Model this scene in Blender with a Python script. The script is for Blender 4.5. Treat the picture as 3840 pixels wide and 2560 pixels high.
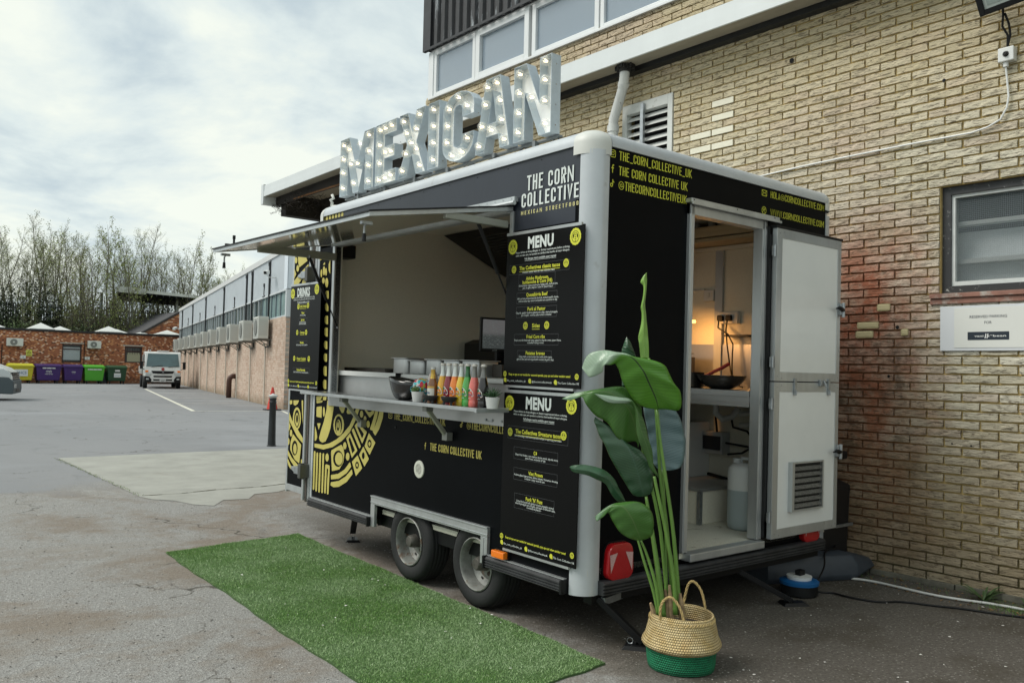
import bpy, bmesh, math, random
import numpy as np
from mathutils import Vector, Matrix, noise as mnoise
from mathutils.geometry import tessellate_polygon
random.seed(7); rng = np.random.default_rng(7)
for o in list(bpy.data.objects): bpy.data.objects.remove(o)
SC = bpy.context.scene; COL = SC.collection; PI = math.pi; R = math.radians

# ------------------------------------------------------------------ camera
CAM = Vector((0, 0, 1.37))
_p, _r, _y = R(2.080), R(1.270), R(39.098)
fw = Vector((math.sin(_y)*math.cos(_p), math.cos(_y)*math.cos(_p), math.sin(_p)))
rt = Vector((math.cos(_y), -math.sin(_y), 0)); up = rt.cross(fw)
rt2 = rt*math.cos(_r) + up*math.sin(_r); up2 = up*math.cos(_r) - rt*math.sin(_r)
cd = bpy.data.cameras.new('camera'); cam = bpy.data.objects.new('camera', cd); COL.objects.link(cam)
m = Matrix((rt2, up2, -fw)).transposed().to_4x4(); m.translation = CAM
cam.matrix_world = m; cd.sensor_width = 36; cd.lens = 29.647; cd.clip_end = 600; cd.clip_start = .05
SC.camera = cam

# ------------------------------------------------------------------ sky and sun
SUN_DIR = Vector((-.58, .32, .74)).normalized()     # towards the sun
W = bpy.data.worlds.new('World'); SC.world = W; W.use_nodes = True
nt = W.node_tree; nt.nodes.clear(); N = nt.nodes.new; LK = nt.links.new
out = N('ShaderNodeOutputWorld'); sky = N('ShaderNodeTexSky'); sky.sky_type = 'NISHITA'; sky.sun_disc = False
sky.sun_elevation = math.asin(SUN_DIR.z); sky.sun_rotation = math.atan2(SUN_DIR.x, SUN_DIR.y)
bg1 = N('ShaderNodeBackground'); bg1.inputs[1].default_value = .10; LK(sky.outputs[0], bg1.inputs[0])
tc = N('ShaderNodeTexCoord'); sep = N('ShaderNodeSeparateXYZ'); LK(tc.outputs['Generated'], sep.inputs[0])
zz = N('ShaderNodeMath'); zz.operation = 'ABSOLUTE'; LK(sep.outputs[2], zz.inputs[0])
za = N('ShaderNodeMath'); za.operation = 'ADD'; za.inputs[1].default_value = .28; LK(zz.outputs[0], za.inputs[0])
dv = N('ShaderNodeVectorMath'); dv.operation = 'DIVIDE'; cb = N('ShaderNodeCombineXYZ')
for i in range(3): LK(za.outputs[0], cb.inputs[i])
LK(tc.outputs['Generated'], dv.inputs[0]); LK(cb.outputs[0], dv.inputs[1])
n1 = N('ShaderNodeTexNoise'); n1.inputs['Scale'].default_value = 2.0; n1.inputs['Detail'].default_value = 7; n1.inputs['Roughness'].default_value = .56
n1.inputs['Distortion'].default_value = .35
LK(dv.outputs[0], n1.inputs['Vector'])
cr = N('ShaderNodeValToRGB'); LK(n1.outputs['Fac'], cr.inputs[0]); e = cr.color_ramp.elements
e[0].position = .38; e[0].color = (.43, .505, .535, 1); e[1].position = .585; e[1].color = (.71, .745, .67, 1)
e2 = cr.color_ramp.elements.new(.48); e2.color = (.575, .64, .63, 1)
bg2 = N('ShaderNodeBackground'); bg2.inputs[1].default_value = 1.12; LK(cr.outputs[0], bg2.inputs[0])
mx = N('ShaderNodeMixShader'); mx.inputs[0].default_value = .94; LK(bg1.outputs[0], mx.inputs[1]); LK(bg2.outputs[0], mx.inputs[2]); LK(mx.outputs[0], out.inputs[0])
sl = bpy.data.lights.new('sun', 'SUN'); sl.energy = 2.2; sl.angle = R(30); sl.color = (1, .95, .88)
so = bpy.data.objects.new('sun', sl); COL.objects.link(so); so.rotation_euler = (-SUN_DIR).to_track_quat('-Z', 'Y').to_euler(); so.location = (0, 0, 20)
SC.view_settings.view_transform = 'Standard'; SC.view_settings.look = 'None'; SC.view_settings.exposure = 0.28; SC.view_settings.gamma = 1
SC.render.engine = 'CYCLES'; SC.cycles.use_denoising = True; SC.cycles.max_bounces = 6; SC.cycles.transparent_max_bounces = 10
SC.cycles.caustics_reflective = False; SC.cycles.caustics_refractive = False; SC.cycles.sample_clamp_indirect = 4

# ------------------------------------------------------------------ materials
MATS = {}
def M(name, col, rough=.5, metal=0., var=0., vs=3., bump=0., bs=40., coat=0., alpha=None, trans=0., emit=None, es=0., stretch=None, isl=0., spec=.5, dirt=None):
    if name in MATS: return MATS[name]
    mt = bpy.data.materials.new(name); mt.use_nodes = True; t = mt.node_tree; b = t.nodes['Principled BSDF']
    b.inputs['Base Color'].default_value = (*col, 1); b.inputs['Roughness'].default_value = rough; b.inputs['Metallic'].default_value = metal
    b.inputs['Specular IOR Level'].default_value = spec
    if coat: b.inputs['Coat Weight'].default_value = coat; b.inputs['Coat Roughness'].default_value = .08
    if trans: b.inputs['Transmission Weight'].default_value = trans
    if emit: b.inputs['Emission Color'].default_value = (*emit, 1); b.inputs['Emission Strength'].default_value = es
    need = var or bump or dirt
    if need or isl:
        tcn = t.nodes.new('ShaderNodeNewGeometry'); vec = tcn.outputs['Position']
        if stretch:
            mp = t.nodes.new('ShaderNodeMapping'); mp.inputs['Scale'].default_value = stretch; t.links.new(vec, mp.inputs[0]); vec = mp.outputs[0]
    last = None
    if var:
        nn = t.nodes.new('ShaderNodeTexNoise'); nn.inputs['Scale'].default_value = vs; nn.inputs['Detail'].default_value = 6; nn.inputs['Roughness'].default_value = .65
        t.links.new(vec, nn.inputs['Vector']); mr = t.nodes.new('ShaderNodeMapRange')
        mr.inputs[1].default_value = .3; mr.inputs[2].default_value = .7; mr.inputs[3].default_value = 1-var; mr.inputs[4].default_value = 1+var
        t.links.new(nn.outputs['Fac'], mr.inputs[0])
        vm = t.nodes.new('ShaderNodeVectorMath'); vm.operation = 'SCALE'; vm.inputs[0].default_value = col; t.links.new(mr.outputs[0], vm.inputs['Scale']); last = vm.outputs[0]
        rr = t.nodes.new('ShaderNodeMapRange'); rr.inputs[3].default_value = max(.03, rough-.035); rr.inputs[4].default_value = min(1, rough+.035)
        t.links.new(nn.outputs['Fac'], rr.inputs[0]); t.links.new(rr.outputs[0], b.inputs['Roughness'])
    if isl:
        oi = t.nodes.new('ShaderNodeObjectInfo'); ad = t.nodes.new('ShaderNodeMath'); ad.operation = 'ADD'
        t.links.new(oi.outputs['Random'], ad.inputs[0]); t.links.new(tcn.outputs['Random Per Island'], ad.inputs[1])
        fr = t.nodes.new('ShaderNodeMath'); fr.operation = 'FRACT'; t.links.new(ad.outputs[0], fr.inputs[0])
        mr2 = t.nodes.new('ShaderNodeMapRange'); mr2.inputs[3].default_value = 1-isl; mr2.inputs[4].default_value = 1+isl; t.links.new(fr.outputs[0], mr2.inputs[0])
        vm2 = t.nodes.new('ShaderNodeVectorMath'); vm2.operation = 'SCALE'; t.links.new(mr2.outputs[0], vm2.inputs['Scale'])
        if last: t.links.new(last, vm2.inputs[0])
        else: vm2.inputs[0].default_value = col
        last = vm2.outputs[0]
    if dirt:   # (colour, noise scale, threshold)
        dn = t.nodes.new('ShaderNodeTexNoise'); dn.inputs['Scale'].default_value = dirt[1]; dn.inputs['Detail'].default_value = 8; dn.inputs['Roughness'].default_value = .7
        t.links.new(vec, dn.inputs['Vector']); dr = t.nodes.new('ShaderNodeMapRange'); dr.inputs[1].default_value = dirt[2]; dr.inputs[2].default_value = dirt[2]+.12
        dr.clamp = True; t.links.new(dn.outputs['Fac'], dr.inputs[0]); mxn = t.nodes.new('ShaderNodeMix'); mxn.data_type = 'RGBA'
        t.links.new(dr.outputs[0], mxn.inputs[0])
        if last: t.links.new(last, mxn.inputs[6])
        else: mxn.inputs[6].default_value = (*col, 1)
        mxn.inputs[7].default_value = (*dirt[0], 1); last = mxn.outputs[2]
    if last: t.links.new(last, b.inputs['Base Color'])
    if bump:
        bn = t.nodes.new('ShaderNodeTexNoise'); bn.inputs['Scale'].default_value = bs; bn.inputs['Detail'].default_value = 5
        t.links.new(vec, bn.inputs['Vector']); bb = t.nodes.new('ShaderNodeBump'); bb.inputs['Strength'].default_value = bump; bb.inputs['Distance'].default_value = .01
        t.links.new(bn.outputs['Fac'], bb.inputs['Height']); t.links.new(bb.outputs[0], b.inputs['Normal'])
    MATS[name] = mt; return mt

black = M('black_wrap', (.0030, .0038, .0048), .42, var=.25, vs=2, bump=.03, bs=25, spec=.06)
blackboard = M('menu_board_black', (.0035, .0038, .0042), .35, spec=.14)
navy = M('grey_black_wrap', (.020, .025, .036), .35, spec=.5, var=.2, vs=2.5, stretch=(1, 1, .4), bump=.04, bs=30)
yellow = M('yellow_vinyl', (.52, .46, .12), .5, var=.06, vs=4)
gold = M('gold_vinyl', (.50, .44, .10), .5)
menuy = M('menu_yellow', (.60, .62, .05), .5)
white_v = M('white_vinyl', (.62, .68, .66), .5)
alu = M('mill_aluminium', (.52, .55, .56), .36, .65, var=.14, vs=6, stretch=(1, 1, .25), dirt=((.34, .34, .33), 14, .66))
rail = M('coated_aluminium_rail', (.50, .54, .57), .40, .15, var=.08, vs=3, dirt=((.34, .35, .34), 5, .64))
capm = M('pale_plastic_cap', (.58, .60, .57), .45, var=.04, vs=5)
galv = M('galvanised_steel', (.40, .43, .45), .38, .8, var=.2, vs=25)
steel = M('brushed_steel', (.52, .53, .53), .38, .7, var=.05, vs=8)
white_p = M('white_gloss_panel', (.80, .83, .82), .25, coat=.2, var=.03, vs=3)
under_p = M('awning_liner', (.78, .76, .63), .07, coat=1., var=.04, vs=5, bump=.04, bs=7)
liner = M('textured_wall_liner', (.80, .78, .66), .5, var=.05, vs=90, bump=.15, bs=160)
rubber = M('black_rubber', (.012, .013, .014), .75, var=.3, vs=14, bump=.1, bs=60)
plastic_b = M('black_plastic', (.006, .0065, .0075), .45, var=.2, vs=9, spec=.3)
dark = M('dark_void', (.006, .006, .007), .9)
rust = M('rusty_rim_paint', (.24, .25, .235), .5, .3, var=.35, vs=13, dirt=((.13, .07, .035), 16, .53), bump=.08, bs=50)
white_pl = M('white_plastic', (.66, .68, .67), .4, var=.03, vs=6)
redl = M('red_lens', (.42, .008, .012), .16, coat=.6, bump=.1, bs=180)
reflw = M('pink_reflector', (.62, .40, .40), .3, var=.35, vs=160)
orange = M('orange_lens', (.85, .20, .01), .2, coat=.5)
pine = M('planed_pine', (.50, .40, .24), .55, var=.15, vs=8, stretch=(1, .2, 3))
floorv = M('speckled_vinyl_floor', (.62, .61, .52), .5, var=.3, vs=170, dirt=((.16, .13, .08), 11, .60))

# ------------------------------------------------------------------ mesh builder
class MB:
    def __init__(s): s.v = []; s.f = []; s.m = []
    def add(s, vs, fs, m=0, T=None):
        o = len(s.v)
        for v in vs:
            if T is not None: v = T @ Vector(v)
            s.v.append((v[0], v[1], v[2]))
        for f in fs: s.f.append(tuple(i+o for i in f)); s.m.append(m)
        return s
    def box(s, x0, x1, y0, y1, z0, z1, m=0, T=None):
        if x0 > x1: x0, x1 = x1, x0
        if y0 > y1: y0, y1 = y1, y0
        if z0 > z1: z0, z1 = z1, z0
        s.add([(x0,y0,z0),(x1,y0,z0),(x1,y1,z0),(x0,y1,z0),(x0,y0,z1),(x1,y0,z1),(x1,y1,z1),(x0,y1,z1)],
              [(0,3,2,1),(4,5,6,7),(0,1,5,4),(1,2,6,5),(2,3,7,6),(3,0,4,7)], m, T); return s
    def bar(s, a, b, w, h, m=0, upv=(0,0,1)):       # rectangular bar between two points
        a = Vector(a); b = Vector(b); d = (b-a); L = d.length; d.normalize(); u = Vector(upv)
        if abs(d.dot(u)) > .98: u = Vector((1,0,0))
        x = d.cross(u).normalized(); z = x.cross(d)
        T = Matrix((x, d, z)).transposed().to_4x4(); T.translation = a
        return s.box(-w/2, w/2, 0, L, -h/2, h/2, m, T)
    def tube(s, pts, r, n=8, m=0, caps=True, twist=0):
        pts = [Vector(p) for p in pts]; k = len(pts)
        rs = r if isinstance(r, (list, tuple)) else [r]*k
        d0 = (pts[1]-pts[0]).normalized(); u = Vector((0,0,1)) if abs(d0.z) < .9 else Vector((1,0,0)); x = d0.cross(u).normalized()
        vs = []
        for i, p in enumerate(pts):
            d = (pts[min(i+1,k-1)]-pts[max(i-1,0)]).normalized(); x = (x-d*x.dot(d)).normalized(); y = d.cross(x)
            for j in range(n):
                a = 2*PI*j/n+twist; vs.append(p+(x*math.cos(a)+y*math.sin(a))*rs[i])
        fs = [(i*n+j, i*n+(j+1)%n, (i+1)*n+(j+1)%n, (i+1)*n+j) for i in range(k-1) for j in range(n)]
        if caps: fs += [tuple(range(n-1,-1,-1)), tuple((k-1)*n+j for j in range(n))]
        s.add(vs, fs, m); return s
    def lathe(s, prof, n=20, m=0, T=None, ms=None, cap=True):   # profile of (r, z)
        k = len(prof); vs = [(r*math.cos(2*PI*j/n), r*math.sin(2*PI*j/n), z) for r, z in prof for j in range(n)]
        o = len(s.v); s.add(vs, [], 0, T)
        for i in range(k-1):
            for j in range(n):
                s.f.append((o+i*n+j, o+i*n+(j+1)%n, o+(i+1)*n+(j+1)%n, o+(i+1)*n+j)); s.m.append(ms[i] if ms else m)
        if cap and prof[0][0] > 1e-5: s.f.append(tuple(o+j for j in range(n-1,-1,-1))); s.m.append(ms[0] if ms else m)
        if cap and prof[-1][0] > 1e-5: s.f.append(tuple(o+(k-1)*n+j for j in range(n))); s.m.append(ms[-1] if ms else m)
        return s
    def prism(s, poly, fn, d0, d1, m=0, holes=(), cap0=True, cap1=True, wall=True):   # fn(u,v,d)->point
        loops = [list(poly)]+[list(h) for h in holes]
        flat = [p for l in loops for p in l]
        tri = tessellate_polygon([[Vector((p[0], p[1], 0)) for p in l] for l in loops]) if (cap0 or cap1) else []
        n = len(flat); vs = [fn(p[0], p[1], d0) for p in flat]+[fn(p[0], p[1], d1) for p in flat]; fs = []
        if cap0: fs += [tuple(t) for t in tri]
        if cap1: fs += [tuple(i+n for i in reversed(t)) for t in tri]
        if wall:
            o = 0
            for l in loops:
                k = len(l); fs += [(o+i, o+(i+1)%k, n+o+(i+1)%k, n+o+i) for i in range(k)]; o += k
        s.add(vs, fs, m); return s
    def flat(s, poly, fn, d, m=0, holes=()): return s.prism(poly, fn, d, d, m, holes, True, False, False)
    def build(s, name, mats, parent=None, smooth=False, bevel=0., kind=None, label=None, weld=False):
        me = bpy.data.meshes.new(name); me.from_pydata(s.v, [], s.f)
        if not isinstance(mats, (list, tuple)): mats = [mats]
        for a in mats: me.materials.append(a)
        if len(mats) > 1: me.polygons.foreach_set('material_index', s.m)
        if bevel or weld:
            bm = bmesh.new(); bm.from_mesh(me)
            if weld: bmesh.ops.remove_doubles(bm, verts=bm.verts, dist=1e-5)
            if bevel:
                bmesh.ops.recalc_face_normals(bm, faces=bm.faces)
                bmesh.ops.bevel(bm, geom=[e for e in bm.edges if e.is_manifold and e.calc_face_angle(0) > .5], offset=bevel, segments=2, affect='EDGES', profile=.6)
            bm.to_mesh(me); bm.free()
        if smooth:
            me.polygons.foreach_set('use_smooth', [True]*len(me.polygons))
            if smooth != 'all': me.set_sharp_from_angle(angle=R(40))
        me.update(); o = bpy.data.objects.new(name, me); COL.objects.link(o); o.parent = parent
        if kind: o['kind'] = kind
        if label: o['label'] = label
        return o

def tag(o, label, cat, group=None):
    o['label'] = label; o['category'] = cat
    if group: o['group'] = group
    return o
def thing(name, label, cat, loc=(0,0,0), rot=(0,0,0), group=None, frame=None):
    o = bpy.data.objects.new(name, None); COL.objects.link(o); o.empty_display_size = .1
    if frame is not None:
        o.matrix_world = frame @ Matrix.Translation(loc) @ Matrix.Rotation(rot[2], 4, 'Z')
    else: o.location = loc; o.rotation_euler = rot
    return tag(o, label, cat, group)
def dup(root, label=None, loc=None, rot=None, frame=None):
    r = root.copy(); COL.objects.link(r)
    if label: r['label'] = label
    if frame is not None: r.matrix_world = frame @ Matrix.Translation(loc) @ Matrix.Rotation(rot[2] if rot else 0, 4, 'Z')
    else:
        if loc is not None: r.location = loc
        if rot is not None: r.rotation_euler = rot
    def rec(a, b):
        for c in list(a.children):
            d = c.copy(); COL.objects.link(d); d.parent = b; rec(c, d)
    rec(root, r); return r

# ------------------------------------------------------------------ lettering
_tc = {}
def glyphs(txt, bold=0., res=2):
    k = (txt, bold, res)
    if k in _tc: return _tc[k]
    c = bpy.data.curves.new('t', 'FONT'); c.body = txt; c.size = 1; c.resolution_u = res; c.offset = bold; c.space_character = 1.0+1.6*bold; c.fill_mode = 'BOTH'; c.dimensions = '2D'
    o = bpy.data.objects.new('t', c); me = bpy.data.meshes.new_from_object(o)
    vs = np.array([v.co[:2] for v in me.vertices]).reshape(-1, 2); fs = [tuple(p.vertices) for p in me.polygons]
    bpy.data.objects.remove(o); bpy.data.curves.remove(c); bpy.data.meshes.remove(me)
    _tc[k] = (vs, fs); return _tc[k]
CAPH = float(glyphs('H')[0][:, 1].max()) if len(glyphs('H')[0]) else .73
def put(mb, txt, org, u, v, h, w=None, al='c', m=0, bold=0., cond=.62, res=2):
    """letters with cap height h, total width w, at org (baseline, aligned), along u, up v"""
    vs, fs = glyphs(txt, bold, res)
    if not len(vs): return
    x0, x1 = vs[:, 0].min(), vs[:, 0].max(); sy = h/(CAPH+2*bold); sx = (w/(x1-x0)) if w else sy*cond
    off = {'l': -x0, 'c': -(x0+x1)/2, 'r': -x1}[al]
    u = Vector(u); v = Vector(v); org = Vector(org)
    mb.add([org+u*float((a+off)*sx)+v*float((b+bold)*sy) for a, b in vs], fs, m)
def ellipse(cx, cy, a, b, n=16): return [(cx+a*math.cos(2*PI*i/n), cy+b*math.sin(2*PI*i/n)) for i in range(n)]
def rrect(x0, x1, y0, y1, r, n=4):
    P = []
    for cx, cy, a0 in ((x1-r, y1-r, 0), (x0+r, y1-r, 90), (x0+r, y0+r, 180), (x1-r, y0+r, 270)):
        P += [(cx+r*math.cos(R(a0+90*i/n)), cy+r*math.sin(R(a0+90*i/n))) for i in range(n+1)]
    return P

# condensed sans lettering drawn as strokes: (width, [polylines]) on a unit cap height
def _a(cx, cy, rx, ry, a0, a1, n=5): return [(cx+rx*math.cos(R(a0+(a1-a0)*i/n)), cy+ry*math.sin(R(a0+(a1-a0)*i/n))) for i in range(n+1)]
def strokes(ch, t):
    w = {'N': .44, 'U': .40, 'O': .38, 'K': .40, 'X': .42}.get(ch, .36); t = t*({'N': .82, 'K': .9, 'V': .9, 'X': .9}.get(ch, 1)); h = t/2; L, Rr, B, T_, Mi = h, w-h, h, 1-h, .53; r = (w-t)/2; cx = w/2
    D = {'T': [[(0,T_),(w,T_)],[(cx,0),(cx,T_)]], 'H': [[(L,0),(L,1)],[(Rr,0),(Rr,1)],[(L,Mi),(Rr,Mi)]], 'E': [[(w*.92,T_),(L,T_),(L,B),(w*.92,B)],[(L,Mi),(w*.85,Mi)]], 'F': [[(w*.92,T_),(L,T_),(L,0)],[(L,Mi),(w*.85,Mi)]],
     'C': [[(Rr,.66)]+_a(cx,T_-r,r,r,0,180)+_a(cx,B+r,r,r,180,360)+[(Rr,.34)]], 'O': [_a(cx,T_-r,r,r,0,180)+_a(cx,B+r,r,r,180,360)+[(Rr,T_-r)]], 'R': [[(L,0),(L,T_),(Rr-r*.8,T_)]+_a(Rr-r*.8,T_-r*.8,r*.8,r*.8,90,0,3)+[(Rr,Mi+r*.6)]+_a(Rr-r*.8,Mi+r*.6,r*.8,r*.8,0,-90,3)+[(L,Mi-r*.2)],[(cx,Mi-r*.2),(Rr,0)]],
     'N': [[(L,0),(L,1)],[(Rr,0),(Rr,1)],[(L,T_),(Rr,B)]], 'L': [[(L,1),(L,B),(w*.88,B)]], 'I': [[(h,0),(h,1)]], 'V': [[(h*.8,1),(cx,h*.6),(w-h*.8,1)]], 'U': [[(L,1)]+_a(cx,B+r,r,r,180,360)+[(Rr,1)]], 'K': [[(L,0),(L,1)],[(Rr+.01,1),(L,.42)],[(L+.06,.55),(Rr+.02,0)]],
     '_': [[(0,-.02),(w,-.02)]], 'M': [[(h,0),(h,1)],[(h,1-h*.5),(w*.70,.30),(w*1.40-h,1-h*.5)],[(w*1.40-h,0),(w*1.40-h,1)]], 'W': [[(h*.8,1),(w*.42,h),(w*.84,.97),(w*1.26,h),(w*1.68-h*.8,1)]], 'A': [[(h*.7,0),(cx,1-h*.6),(w-h*.7,0)],[(w*.22,.27),(w*.78,.27)]], '.': [[(h,0),(h,t)]], 'X': [[(h*.7,0),(w-h*.7,1)],[(h*.7,1),(w-h*.7,0)]],
     'S': [[(Rr,.70)]+_a(cx,T_-r,r,r,0,180)+[(L,.66),(Rr,.36)]+_a(cx,B+r,r,r,0,-180)+[(L,.30)]], 'D': [[(L,B),(L,T_),(Rr-r,T_)]+_a(Rr-r,T_-r,r,r,90,0,4)+[(Rr,B+r)]+_a(Rr-r,B+r,r,r,0,-90,4)+[(L,B)]],
     '@': [_a(.34,.46,.30,.44,-60,300,14),_a(.33,.46,.11,.17,0,330,8)+[(.44,.62),(.44,.40),(.52,.34),(.60,.40)]]}
    W_ = {'I': t, '.': t, 'M': w*1.40, 'W': w*1.68, '@': .68, ' ': .17, 'L': w*.90, 'E': w*.92, 'F': w*.92, '_': w}
    tt = t*(.62 if ch == '@' else .8 if ch in 'MW' else 1)
    return W_.get(ch, w), D.get(ch, []), tt
def sput(mb, txt, org, u, v, h, w, al='l', t=.105, sp=.085):
    adv = []; x = 0
    for ch in txt: ww, st, tt = strokes(ch, t); adv.append((x, st, tt)); x += ww+sp
    tot = x-sp; sx = w/tot; u = Vector(u); v = Vector(v); nn = u.cross(v); off = {'l': 0, 'r': -w, 'c': -w/2}[al]; org = Vector(org)+u*off; k = 0
    for x0, st, tt in adv:
        for pl in st:
            P = [Vector((a+x0, b)) for a, b in pl]; n = len(P); lft, rgt = [], []
            for i in range(n):
                d0 = (P[i]-P[i-1]).normalized() if i else None; d1 = (P[i+1]-P[i]).normalized() if i < n-1 else None
                if d0 is None: nr = Vector((-d1.y, d1.x)); s = 1
                elif d1 is None: nr = Vector((-d0.y, d0.x)); s = 1
                else: nr = Vector((-(d0+d1).y, (d0+d1).x)); nr = nr.normalized() if nr.length > 1e-6 else Vector((-d0.y, d0.x)); c = nr.dot(Vector((-d0.y, d0.x))); s = 1/max(.42, c)
                lft.append(P[i]+nr*tt/2*s); rgt.append(P[i]-nr*tt/2*s)
            e = nn*(.00012*(k % 4)); k += 1
            mb.add([org+u*(p.x*sx)+v*(p.y*h)+e for p in lft+rgt], [(n+i, n+i+1, i+1, i) for i in range(n-1)])
    return mb
# ================================================================== GROUND
def shader(name):
    mt = bpy.data.materials.new(name); mt.use_nodes = True; t = mt.node_tree; b = t.nodes['Principled BSDF']; MATS[name] = mt
    def nd(ty, **kw):
        n = t.nodes.new('ShaderNode'+ty)
        for k, v in kw.items():
            if k.startswith('i_'): n.inputs[int(k[2:]) if k[2:].isdigit() else k[2:].replace('_', ' ')].default_value = v
            else: setattr(n, k, v)
        return n
    geo = nd('NewGeometry'); pos = geo.outputs['Position']
    def L(a, bb): t.links.new(a, bb)
    def noise(scale, detail=5, rough=.6, stretch=None, dist=0., vec=None):
        n = nd('TexNoise'); n.inputs['Scale'].default_value = scale; n.inputs['Detail'].default_value = detail; n.inputs['Roughness'].default_value = rough; n.inputs['Distortion'].default_value = dist
        v = vec or pos
        if stretch: mp = nd('Mapping'); mp.inputs['Scale'].default_value = stretch; L(v, mp.inputs[0]); v = mp.outputs[0]
        L(v, n.inputs['Vector']); return n.outputs['Fac']
    def rng_(x, a, bb, c=0., d=1., smooth=False):
        n = nd('MapRange'); n.inputs[1].default_value = a; n.inputs[2].default_value = bb; n.inputs[3].default_value = c; n.inputs[4].default_value = d
        if smooth: n.interpolation_type = 'SMOOTHSTEP'
        L(x, n.inputs[0]); return n.outputs[0]
    def mix(f, a, bb, mode='MIX'):
        n = nd('Mix'); n.data_type = 'RGBA'; n.blend_type = mode
        if isinstance(f, float): n.inputs[0].default_value = f
        else: L(f, n.inputs[0])
        for s_, x in ((6, a), (7, bb)):
            if isinstance(x, tuple): n.inputs[s_].default_value = (*x, 1)
            else: L(x, n.inputs[s_])
        return n.outputs[2]
    def math_(op, a, bb=None):
        n = nd('Math'); n.operation = op
        for i, x in enumerate((a, bb)):
            if x is None: continue
            if isinstance(x, (int, float)): n.inputs[i].default_value = x
            else: L(x, n.inputs[i])
        return n.outputs[0]
    def bump(h, st, dist=.01, nrm=None):
        n = nd('Bump'); n.inputs['Strength'].default_value = st; n.inputs['Distance'].default_value = dist; L(h, n.inputs['Height'])
        if nrm: L(nrm, n.inputs['Normal'])
        return n.outputs[0]
    sp = nd('SeparateXYZ'); L(pos, sp.inputs[0])
    return mt, t, b, dict(nd=nd, L=L, noise=noise, rng=rng_, mix=mix, math=math_, bump=bump, x=sp.outputs[0], y=sp.outputs[1], z=sp.outputs[2], pos=pos, geo=geo)

def ground_mat():
    mt, t, b, q = shader('worn_tarmac'); noise, rg, mix, ma = q['noise'], q['rng'], q['mix'], q['math']
    fine = noise(55, 4, .75); mid = noise(7, 6, .65); big = noise(.55, 5, .6, dist=.6); stone = q['nd']('TexVoronoi'); stone.inputs['Scale'].default_value = 130; q['L'](q['pos'], stone.inputs['Vector'])
    sc = q['nd']('SeparateColor'); q['L'](stone.outputs['Color'], sc.inputs[0])
    grav = mix(rg(fine, .3, .7), (.195, .192, .182), (.315, .316, .305))
    grav = mix(rg(sc.outputs[0], .88, .93, 0, .7), grav, (.12, .11, .105)); grav = mix(rg(sc.outputs[1], .90, .95, 0, .6), grav, (.44, .44, .42))
    brown = mix(rg(fine, .3, .7), (.145, .122, .10), (.265, .235, .20))
    near = mix(rg(ma('ADD', big, ma('MULTIPLY', mid, .35)), .62, .76), grav, brown)
    pale = noise(1.3, 7, .7, dist=.8); near = mix(rg(pale, .56, .66, 0, .5), near, (.355, .36, .345)); near = mix(rg(noise(1.7, 5, .65, stretch=(.35, 1, 1), dist=.6), .54, .66, 0, .4), near, (.21, .185, .155))
    # smoother blue-grey surface of the yard further back
    yard = mix(rg(fine, .25, .75), (.20, .207, .215), (.28, .287, .295)); yard = mix(rg(noise(.35, 6, .6, stretch=(1, .35, 1)), .42, .62, 0, .6), yard, (.19, .20, .21)); yard = mix(rg(noise(1.1, 7, .7, stretch=(1, .5, 1), dist=1.), .58, .68, 0, .5), yard, (.13, .135, .14)); yard = mix(rg(noise(.22, 4, .5), .55, .7, 0, .35), yard, (.38, .40, .42))
    edge = ma('ADD', ma('ADD', q['y'], ma('MULTIPLY', ma('SUBTRACT', big, .5), 6.5)), ma('MULTIPLY', ma('SUBTRACT', mid, .5), 1.8)); col = mix(rg(edge, 9.6, 10.8, smooth=True), near, yard)
    vc = q['nd']('TexVoronoi'); vc.feature = 'DISTANCE_TO_EDGE'; vc.inputs['Scale'].default_value = .42
    wv_ = q['nd']('TexNoise'); wv_.inputs['Scale'].default_value = 2.2; wv_.inputs['Detail'].default_value = 6; q['L'](q['pos'], wv_.inputs['Vector']); vm_ = q['nd']('VectorMath'); vm_.operation = 'MULTIPLY_ADD'; vm_.inputs[1].default_value = (.9, .9, 0); q['L'](wv_.outputs['Color'], vm_.inputs[0]); q['L'](q['pos'], vm_.inputs[2]); q['L'](vm_.outputs[0], vc.inputs['Vector'])
    ck = ma('MULTIPLY', rg(vc.outputs['Distance'], .0045, .0015), rg(noise(.6, 3), .46, .54)); col = mix(ma('MULTIPLY', ck, .8), col, (.05, .045, .035))
    col = mix(rg(noise(.9, 6, .75, dist=1.2), .60, .70, 0, .45), col, (.095, .088, .078))
    # darker tarmac between trailer and wall, shade partly painted in, with oil and soil
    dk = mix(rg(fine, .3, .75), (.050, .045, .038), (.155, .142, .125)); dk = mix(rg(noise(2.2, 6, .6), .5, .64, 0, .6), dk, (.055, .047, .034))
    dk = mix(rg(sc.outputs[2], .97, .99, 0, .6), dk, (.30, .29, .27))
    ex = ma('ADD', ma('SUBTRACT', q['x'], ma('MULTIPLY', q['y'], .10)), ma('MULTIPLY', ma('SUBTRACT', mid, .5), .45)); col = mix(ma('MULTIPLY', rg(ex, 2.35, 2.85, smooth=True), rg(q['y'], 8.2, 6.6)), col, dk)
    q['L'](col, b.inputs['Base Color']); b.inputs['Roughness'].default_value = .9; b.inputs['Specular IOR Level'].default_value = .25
    n1_ = q['bump'](ma('ADD', fine, stone.outputs['Distance']), .55, .006); q['L'](q['bump'](mid, .3, .02, n1_), b.inputs['Normal']); return mt
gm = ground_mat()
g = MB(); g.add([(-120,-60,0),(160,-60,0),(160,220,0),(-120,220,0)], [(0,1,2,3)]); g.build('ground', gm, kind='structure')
conc = M('pale_concrete', (.31, .315, .285), .9, var=.16, vs=2.2, bump=.25, bs=70, dirt=((.24, .23, .20), 1.7, .60))
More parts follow.
